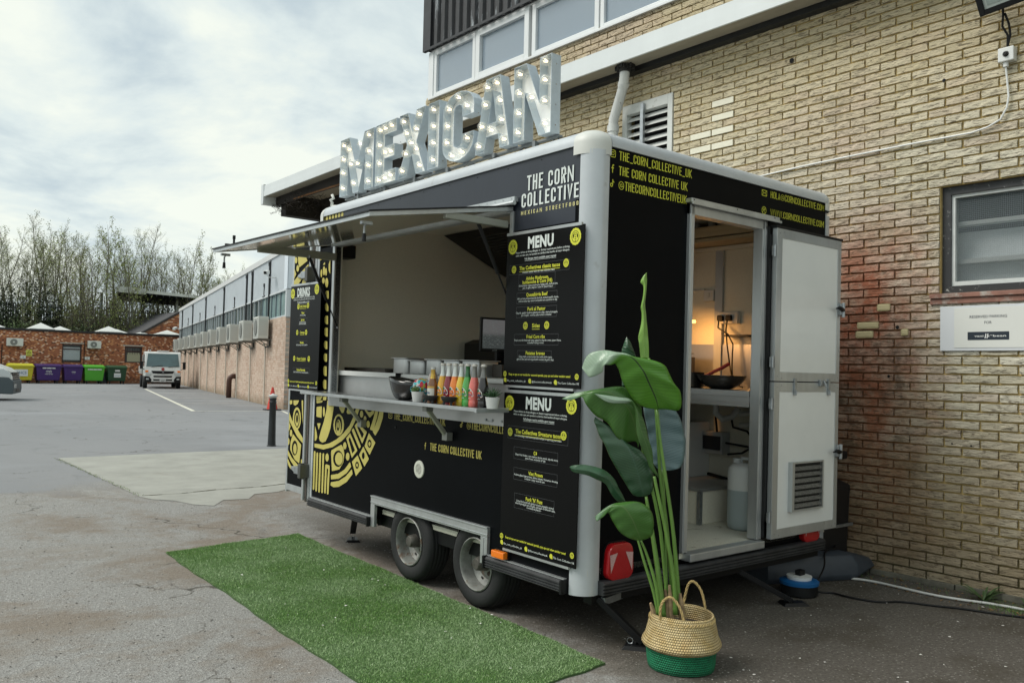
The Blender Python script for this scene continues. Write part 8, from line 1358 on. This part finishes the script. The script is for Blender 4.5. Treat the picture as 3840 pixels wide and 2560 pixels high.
bin_('purple', 'larger purple wheeled waste bin with white lettering beside the yellow bin', 11.25, 1.42, (.040,.012,.12), (.036,.012,.11), [('#a', .94, .07, .72, wpan), ('simply', .74, .10, .34, wpan), ('waste solutions', .67, .03, .34, wpan), ('03333 433 003', .57, .055, .44, wpan)])
bin_('purple', 'smaller purple wheeled waste bin left of the bright green bin', 12.70, 1.10, (.040,.012,.12), (.036,.012,.11), [('simply', .74, .07, .24, wpan), ('waste', .66, .03, .2, wpan)])
bin_('green', 'bright green wheeled waste bin in the middle of the row', 13.98, 1.20, (.07,.34,.025), (.08,.38,.03), [('#a', .90, .08, .84, wpan)])
bin_('dark', 'dark green wheeled waste bin at the right end of the row', 15.40, 1.18, (.012,.055,.022), (.018,.075,.03), [('#a', .82, .12, .30, wpan), ('#b', .44, .28, .42, wpan), ('RECYCLING', .53, .05, .34, M('bin_text_teal', (.05,.30,.40), .5))])
gc = thing('grey_bin', 'small grey container between the bright green and dark green bins', 'container', (14.32, 60.9, 0)); MB().box(-.25, .25, -.3, .3, .05, .72).build('body', M('grey_container', (.07,.085,.10), .6), gc, bevel=.02); MB().box(-.27,.27,-.32,.32,.72,.78).build('lid', M('grey_container', (.07,.085,.10), .6), gc, bevel=.01)

# ================================================================== WHITE FLATBED TRUCK (front faces camera)
tk2 = thing('flatbed_truck', 'white flatbed truck parked nose-on between the bins and the long building', 'truck', (14.80, 49.4, 0), rot=(0,0,-ba))
cw = M('truck_white', (.66,.68,.67), .3, coat=.3); cwd = M('windscreen_teal', (.035,.085,.10), .08, coat=.6, var=.3, vs=1.2)
P = [(-.0,.38),(.0,.62),(.03,.95),(.10,1.18),(.42,2.02),(.52,2.08),(1.6,2.10),(1.7,2.0),(1.7,.55),(1.15,.55),(1.1,.40),(.95,.38)]
MB().prism(P, lambda u, v, d: (d, u, v), -.95, .95).build('cab', cw, tk2, bevel=.04)
w_ = MB(); w_.add([(-.86,.108,1.24),(.86,.108,1.24),(.78,.392,1.98),(-.78,.392,1.98)], [(0,1,2,3)]); w_ = MB(); w_.add([(-.87,.095,1.24),(.87,.095,1.24),(.79,.385,1.97),(-.79,.385,1.97),(-.87,.13,1.24),(.87,.13,1.24),(.79,.42,1.97),(-.79,.42,1.97)], [(0,1,2,3),(4,7,6,5),(0,4,5,1),(2,6,7,3),(1,5,6,2),(0,3,7,4)]); w_.build('windscreen', cwd, tk2)
for sx in (-1, 1): MB().box(sx*.935-.02, sx*.935+.03 if sx > 0 else sx*.935-.03, .45, 1.35, 1.25, 1.92).build('side_window', cwd, tk2)
g_ = MB(); g_.prism([(-.60,1.00),(.60,1.00),(.52,.86),(.0,.83),(-.52,.86)], lambda u, v, d: (u, d, v), -.01, .08); g_.prism([(-.50,.73),(.50,.73),(.46,.64),(-.46,.64)], lambda u, v, d: (u, d, v), -.012, .05); g_.prism([(-.50,.53),(.50,.53),(.48,.45),(-.48,.45)], lambda u, v, d: (u, d, v), -.012, .05); g_.build('grille', plastic_b, tk2)
g_ = MB(); g_.prism([(-.96,.35),(-.62,.33),(-.58,.50),(-.70,.68),(-.96,.70)], lambda u, v, d: (u, d, v), -.03, .2); g_.prism([(.96,.35),(.62,.33),(.58,.50),(.70,.68),(.96,.70)][::-1], lambda u, v, d: (u, d, v), -.03, .2); g_.box(-.62,.62,-.02,.1,.30,.36); g_.build('bumper_corners', plastic_b, tk2, bevel=.01)
for sx in (-1, 1):
    MB().box(sx*.76-.15, sx*.76+.15, -.02, .05, .72, .90).build('headlight', M('lamp_glass', (.50,.54,.55), .1, coat=.8), tk2, bevel=.03); MB().box(sx*.84-.08, sx*.84+.08, -.0, .06, .915, 1.02).build('indicator', orange, tk2, bevel=.02); MB().box(sx*.80-.07, sx*.80+.07, -.045, .0, .50, .58).build('fog_lamp', M('lamp_glass', (.50,.54,.55), .1, coat=.8), tk2)
    MB().box(sx*1.12-.08, sx*1.12+.08, .05, .12, 1.10, 1.52).bar((sx*.93,.25,1.5),(sx*1.12,.09,1.45),.03,.03).bar((sx*.93,.25,1.05),(sx*1.12,.09,1.15),.03,.03).build('wing_mirror', plastic_b, tk2, bevel=.02)
    for y_ in (.75, 3.7): MB().tube([(sx*.88-.11,y_,.36),(sx*.88+.11,y_,.36)], .36, 22).build('wheel', rubber, tk2, bevel=.03)
MB().box(-.16, .16, -.036, -.02, .38, .54).build('number_plate', wpan, tk2); g_ = MB(); put(g_, 'LT12', (0,-.038,.465), (1,0,0), (0,0,1), .055, .22, bold=.02); put(g_, 'TWY', (0,-.038,.395), (1,0,0), (0,0,1), .055, .18, bold=.02); g_.build('plate_lettering', plastic_b, tk2)
g_ = MB(); g_.lathe([(.085,0),(.085,.004),(.070,.004),(.070,0)], 20, T=Matrix.Translation((0,.055,1.10)) @ Matrix.Rotation(PI/2-.3, 4, 'X')); put(g_, 'N', (0,.04,1.07), (1,0,0), (0,.28,.96), .07, .06, bold=.02); g_.build('round_emblem', M('emblem_red', (.45,.05,.05), .4), tk2)
g_ = MB()
for k in range(3): a = R(90+120*k); d = Vector((math.cos(a), math.sin(a))); p = Vector((-d.y, d.x)); c_ = Vector((0,.93)); g_.flat([tuple(c_), tuple(c_+d*.035+p*.02), tuple(c_+d*.07), tuple(c_+d*.035-p*.02)], lambda u, v, dd: (u, -dd, v), .016)
g_.build('three_diamond_badge', galv, tk2); g_ = MB(); g_.bar((-.6,.075,1.22),(-.02,.115,1.30),.02,.02).bar((.28,.075,1.22),(.78,.115,1.29),.02,.02); g_.build('wipers', plastic_b, tk2)
MB().box(-.30,.30,.5,.7,2.10,2.16).tube([(-.75,.55,2.11),(-.75,.55,2.19)],.03,8).tube([(-.66,.55,2.11),(-.66,.55,2.19)],.03,8).tube([(.66,.55,2.11),(.66,.55,2.19)],.03,8).tube([(.75,.55,2.11),(.75,.55,2.19)],.03,8).build('roof_bar', wpan, tk2)
MB().box(-1.0, 1.0, 1.85, 5.2, .80, .90).box(-1.0, 1.0, 1.85, 1.9, .9, 1.9).box(-1.02,-.97,1.9,5.2,.9,1.25).box(.97,1.02,1.9,5.2,.9,1.25).box(-.4,.4,1.2,5.2,.5,.8).build('flatbed', M('bed_grey', (.30,.30,.29), .6, var=.2, vs=3), tk2)
wc_ = thing('parked_car', 'dark hatchback tailing off behind the truck with a white bumper corner beside the wall', 'car', (19.35, 57.4, 0), rot=(0,0,-ba)); MB().box(-.5,.45,0,3.5,.25,1.05).build('body', M('car_dark', (.03,.03,.035), .3), wc_, bevel=.12); MB().box(-.5,.47,-.06,.25,.22,.42).build('bumper', wpan, wc_, bevel=.06); MB().tube([(-.5,.7,.3),(.46,.7,.3)], .3, 16).tube([(-.5,2.9,.3),(.46,2.9,.3)], .3, 16).build('wheel', rubber, wc_)

# ================================================================== WHITE VAN at the left edge
vn_ = thing('white_van', 'nose of a white van with grey bumper entering at the left edge', 'van', (5.05, 33.55, 0), rot=(0,0,R(-16)))
P = [(-.02,.50),(-.03,.80),(-.10,.98),(-.30,1.12),(-.62,1.24),(-.98,1.36),(-1.70,2.10),(-2.0,2.28),(-5.1,2.32),(-5.15,.50),(-1.30,.50),(-1.28,.62),(-1.15,.76),(-.95,.80),(-.72,.76),(-.58,.62),(-.55,.50)]
MB().prism(P, lambda u, v, d: (u, d, v), 0, 1.95).build('body', cw, vn_, bevel=.05)
mb = MB(); mb.prism([(.02,.22),(.04,.40),(.02,.68),(-.12,.80),(-.60,.84),(-.60,.50),(-.5,.24)], lambda u, v, d: (u, d, v), -.03, 1.98); mb.build('bumper', M('van_bumper_grey', (.055,.075,.085), .55), vn_, bevel=.04); MB().box(-5.1,-1.35,-.02,.0,.34,.6).build('sill', M('van_bumper_grey', (.055,.075,.085), .55), vn_)
MB().prism([(-.06,.80),(-.08,.98),(-.30,1.10),(-.52,1.06),(-.42,.88),(-.30,.82)], lambda u, v, d: (u, d, v), -.015, .22).build('headlight', M('lamp_glass', (.50,.54,.55), .1, coat=.8), vn_, bevel=.01)
g_ = MB(); [g_.box(-.10, .0-.01*k, .25, 1.70, .70+.075*k, .745+.075*k) for k in range(4)]; g_.build('grille', plastic_b, vn_); MB().box(-.02,.045,.6,1.35,.30,.40).build('lower_intake', plastic_b, vn_); MB().box(.03,.05,.15,.55,.44,.56).build('number_plate', wpan, vn_)
g_ = MB(); put(g_, 'DE05', (.052,.35,.47), (0,1,0), (0,0,1), .06, .32, bold=.02); g_.build('plate_lettering', plastic_b, vn_)
w_ = MB(); w_.add([(-1.0,.08,1.39),(-1.0,1.87,1.39),(-1.68,1.80,2.08),(-1.68,.15,2.08),(-1.03,.08,1.36),(-1.03,1.87,1.36),(-1.71,1.80,2.05),(-1.71,.15,2.05)], [(0,1,2,3),(4,7,6,5),(0,4,5,1),(2,6,7,3)]); w_.build('windscreen', cwd, vn_); MB().box(-2.4,-1.35,-.012,.0,1.4,1.95).build('side_window', cwd, vn_)
for x_ in (-.93, -4.2):
    MB().tube([(x_,-.01,.33),(x_,.22,.33)], .33, 24).build('wheel', rubber, vn_, bevel=.03); MB().tube([(x_,-.02,.33),(x_,.0,.33)], .18, 16).build('hubcap', galv, vn_)
    MB().tube([(x_,1.73,.33),(x_,1.96,.33)], .33, 24).build('wheel', rubber, vn_, bevel=.03)

# ================================================================== EMBANKMENT, FENCE, PLATFORM CANOPY, TREES
em = M('embankment_soil', (.035,.04,.022), .95, var=.4, vs=.8); mb = MB(); nx, ny = 60, 14; vs = []
def eh(x, y): t_ = min(1, max(0, (y-70.2)/6)); return 4.7*(t_*t_*(3-2*t_))+.25*mnoise.noise(Vector((x*.3, y*.3, 0)))*t_
for j in range(ny+1):
    for i in range(nx+1): x = -60+i*3.2; y = 70+j*3.0 if j > 3 else 70+j*2.2; vs.append((x, y, eh(x, y)))
mb.add(vs, [(j*(nx+1)+i, j*(nx+1)+i+1, (j+1)*(nx+1)+i+1, (j+1)*(nx+1)+i) for j in range(ny) for i in range(nx)]); mb.build('embankment', em, smooth='all', kind='structure')
def leafcloud(name, n, fn, s0, s1, mt_, seed, parent=None, kind='stuff'):
    r_ = np.random.default_rng(seed); C = np.array([fn(r_) for _ in range(n)]); s = r_.uniform(s0, s1, n)[:, None]; d1 = r_.normal(size=(n,3)); d1 /= np.linalg.norm(d1, axis=1)[:, None]; d2 = np.cross(d1, r_.normal(size=(n,3))); d2 /= np.linalg.norm(d2, axis=1)[:, None]
    V = np.zeros((n*4, 3)); V[0::4] = C-d1*s; V[1::4] = C+d2*s*.6; V[2::4] = C+d1*s; V[3::4] = C-d2*s*.6
    me = bpy.data.meshes.new(name); me.vertices.add(n*4); me.vertices.foreach_set('co', V.ravel()); me.loops.add(n*4); me.loops.foreach_set('vertex_index', np.arange(n*4)); me.polygons.add(n); me.polygons.foreach_set('loop_start', np.arange(0, n*4, 4)); me.update(calc_edges=True); me.materials.append(mt_)
    o = bpy.data.objects.new(name, me); COL.objects.link(o); o.parent = parent
    if kind: o['kind'] = kind
    return o
ivy = M('ivy_green', (.022,.036,.013), .6, isl=.7); bram = M('bramble_green', (.05,.085,.022), .6, isl=.6)
def f_ivy(r_):
    x = r_.uniform(-2, 36); y = 70.5+r_.random()*5.4; b_ = .5+.5*mnoise.noise(Vector((x*.35, y*.2, 3))); return (x, y, eh(x, y)+abs(r_.normal(0, .85))*(.5+1.6*b_))
leafcloud('ivy_undergrowth', 75000, f_ivy, .05, .13, ivy, 21)
def f_br(r_): k = r_.integers(0, 14); cx = (9+k*1.9); return (cx+r_.normal(0,.6), 70.6+r_.normal(0,.5), 3.1+abs(r_.normal(0,.75))*(.6+.4*math.sin(k*2.1)))
leafcloud('bramble_bushes', 9000, f_br, .04, .10, bram, 22)
pf = thing('palisade_fence', 'tall dark palisade fence along the top of the embankment among the trees', 'fence', (0, 76.2, 4.25)); fm_ = M('fence_dark_steel', (.015,.017,.019), .6)
MB().box(-10, 45, .03, .08, .35, .42).box(-10, 45, .03, .08, 1.45, 1.52).build('rail', fm_, pf); sl_ = MB(); sl_.add([(-.042,0,0),(.042,0,0),(.042,0,1.68),(0,0,1.76),(-.042,0,1.68),(-.042,.02,0),(.042,.02,0),(.042,.02,1.68),(0,.02,1.76),(-.042,.02,1.68)], [(0,1,2,3,4),(9,8,7,6,5),(0,5,6,1),(1,6,7,2),(2,7,8,3),(3,8,9,4),(4,9,5,0)]); s0_ = sl_.build('slat', fm_, pf); s0_.location = (8, 0, 0)
for k in range(1, 150): o = s0_.copy(); COL.objects.link(o); o.parent = pf; o.location = (8+k*.165, 0, random.uniform(-.05,.05))
for k in range(12): MB().box(7.5+k*2.8, 7.62+k*2.8, .08, .18, -.6, 1.7).build('post', fm_, pf)
mast = thing('trackside_mast', 'pale grey post standing at the trackside fence among the trees', 'mast', (17.3, 74.6, 4.2)); MB().box(-.09,.09,-.09,.09,0,2.9).build('post', M('mast_grey', (.20,.23,.25), .5), mast)
mast2 = thing('trackside_mast', 'second pale grey post left of the platform canopy', 'mast', (13.6, 74.9, 3.6)); MB().box(-.07,.07,-.07,.07,0,2.3).build('post', M('mast_grey', (.20,.23,.25), .5), mast2)
pcn = thing('platform_canopy', 'white edged station platform canopy crossing behind the trees', 'canopy', (0,0,0)); cA, cB = Vector((17.9,72.6,7.35)), Vector((26.5,70.2,6.9)); dd_ = (cB-cA).normalized(); pp_ = Vector((-dd_.y, dd_.x, 0)).normalized()
mb = MB(); mb.bar(cA, cA+dd_*2.2, .07, .46).bar(cA+dd_*2.2, cB, .06, .24); mb.build('edge_board', M('canopy_white', (.52,.54,.50), .6, var=.15, vs=2), pcn)
mb = MB(); mb.add([cA-Vector((0,0,.1)), cB-Vector((0,0,.1)), cB+pp_*2.6-Vector((0,0,.75)), cA+pp_*2.6-Vector((0,0,.75))], [(0,1,2,3)]); [mb.bar(cA+dd_*(.5*k)-Vector((0,0,.2)), cA+dd_*(.5*k)+pp_*2.6-Vector((0,0,.85)), .06, .18) for k in range(1, 17)]; mb.build('canopy_deck', M('canopy_dark', (.03,.035,.035), .8), pcn)
for k in (1.2, 4.6, 8.0): p = cA+dd_*k+pp_*1.3; MB().box(p.x-.08, p.x+.08, p.y-.08, p.y+.08, 3.8, 7.3).build('column', M('column_pale', (.34,.36,.34), .6), pcn)
bark = M('bark_grey_green', (.12,.112,.08), .9, var=.3, vs=3); twg = M('twig_brown', (.15,.135,.095), .9); lv1 = M('spring_leaf', (.22,.27,.07), .6, isl=.5)
def tree(seed, H_, leafy, lean=0.):
    r_ = random.Random(seed); tr_ = MB(); cw_ = MB(); tips = []
    for st in range(r_.choice((2, 3, 3, 4))):
        a = r_.random()*6.28; base = Vector((math.cos(a)*.25, math.sin(a)*.25, 0)); n = 9; P = [base]; d = Vector((math.cos(a)*.20+lean, math.sin(a)*.20, 1)).normalized(); hh = H_*r_.uniform(.75, 1.0)
        for k in range(n): d = (d+Vector((r_.uniform(-.11,.11), r_.uniform(-.11,.11), .03))).normalized(); P.append(P[-1]+d*hh/n)
        r0 = .105*H_/11; tr_.tube(P, [r0*(1-.93*k/n) for k in range(n+1)], 5, caps=False)
        for bnum in range(34):
            t_ = .10+.88*(bnum/34); x = t_*n; i = min(int(x), n-1); p0 = P[i].lerp(P[i+1], x-i); az = r_.random()*6.28; el_ = r_.uniform(.35, 1.05); L_ = H_*.25*(1.12-t_)*r_.uniform(.5, 1.25)+.55; d = Vector((math.cos(az)*math.cos(el_), math.sin(az)*math.cos(el_), math.sin(el_))); Q = [p0]
            for k in range(3): d = (d+Vector((r_.uniform(-.15,.15), r_.uniform(-.15,.15), .14))).normalized(); Q.append(Q[-1]+d*L_/3)
            cw_.tube(Q, [.022*(1.15-t_)+.005, .014, .009, .004], 3, caps=False)
            for tw_ in range(7):
                s = r_.uniform(.2, 1)*3; i2 = min(int(s), 2); p1 = Q[i2].lerp(Q[i2+1], s-i2); az2 = r_.random()*6.28; d2 = (d+Vector((math.cos(az2), math.sin(az2), r_.uniform(-.1,.7)))*.7).normalized(); l2 = L_*r_.uniform(.25,.5); p2 = p1+d2*l2; cw_.tube([p1, p1+d2*l2*.5+Vector((0,0,.02)), p2], [.007,.005,.0035], 3, caps=False); tips += [p1, p2, p1.lerp(p2, .6)]
    m0 = len(cw_.f)
    for p in tips:
        for k in range(r_.choice((1,2,3)) if r_.random() < leafy*.72 else 0):
            c_ = p+Vector((r_.gauss(0,.10), r_.gauss(0,.10), r_.gauss(0,.10))); s = r_.uniform(.03,.07); d1 = Vector((r_.gauss(0,1), r_.gauss(0,1), r_.gauss(0,1))).normalized(); d2 = d1.orthogonal().normalized(); cw_.add([c_-d1*s, c_+d2*s*.6, c_+d1*s, c_-d2*s*.6], [(0,1,2,3)], 1)
    return tr_, cw_
protos = []
for k, (sd, h_, lf, ln_) in enumerate(((31,10.5,.75,0),(32,10.5,.55,.05),(33,10.5,.9,-.04),(34,10.5,.12,0),(35,10.5,.8,.03))): protos.append(tree(sd, h_, lf, ln_))
T_ = []; rr_ = random.Random(17)
for k in range(44):
    f = k/43; ax = .075+.355*f; d_ = rr_.choice((74.5, 77.5, 79, 81, 83)); htop = 14.9-.9*f+(-3.6*max(0, f-.62)/.38)+rr_.uniform(-2.2, .9); y = d_/math.sqrt(1+ax*ax); x = y*(ax+rr_.uniform(-.006, .006)); T_.append((x, y, (htop*d_/83-eh(x, y))/10.6, rr_.choice((0,0,1,2,2,3,4,4,2))))
for x, y, sc_, k in ((20.8,73.6,.30,3),(21.9,73.8,.28,1),(23.1,73.6,.30,3),(15.1,72.9,.5,2),(12.0,73.0,.5,0),(17.6,73.1,.46,4)): T_.append((x, y, sc_, k))
ordw = 'leftmost second third fourth fifth sixth seventh eighth ninth tenth eleventh twelfth thirteenth fourteenth fifteenth sixteenth seventeenth eighteenth nineteenth twentieth twenty-first twenty-second twenty-third twenty-fourth twenty-fifth twenty-sixth twenty-seventh twenty-eighth twenty-ninth thirtieth thirty-first thirty-second thirty-third thirty-fourth thirty-fifth thirty-sixth thirty-seventh thirty-eighth thirty-ninth fortieth forty-first forty-second forty-third forty-fourth forty-fifth forty-sixth forty-seventh forty-eighth forty-ninth rightmost'.split()
mds = {}; kindw = ['leafy multi-stemmed', 'slender sparse', 'dense yellow-green', 'nearly bare twiggy', 'forking lightly leafed']
T_.sort(key=lambda v: v[0]/v[1])
for idx, (x, y, sc_, k) in enumerate(T_):
    wd = ordw[idx] if idx < len(T_)-1 else 'rightmost'; lab = f'{kindw[k]} tree on the embankment, {wd}'+(' in the row' if idx == 0 or idx == len(T_)-1 else ' from the left')
    o = thing('tree', lab, 'tree', (x, y, eh(x, y)-.2), rot=(0,0,random.random()*6.28), group='spring trees on the railway embankment'); o.scale = (sc_*.9, sc_*.9, sc_)
    if k not in mds:
        a = protos[k][0].build('trunk', bark, o, smooth='all'); c_ = protos[k][1].build('crown', [twg, lv1], o); mds[k] = (a.data, c_.data)
    else:
        for nm, dta in zip(('trunk', 'crown'), mds[k]): d = bpy.data.objects.new(nm, dta); COL.objects.link(d); d.parent = o
SC.view_settings.use_curve_mapping = False
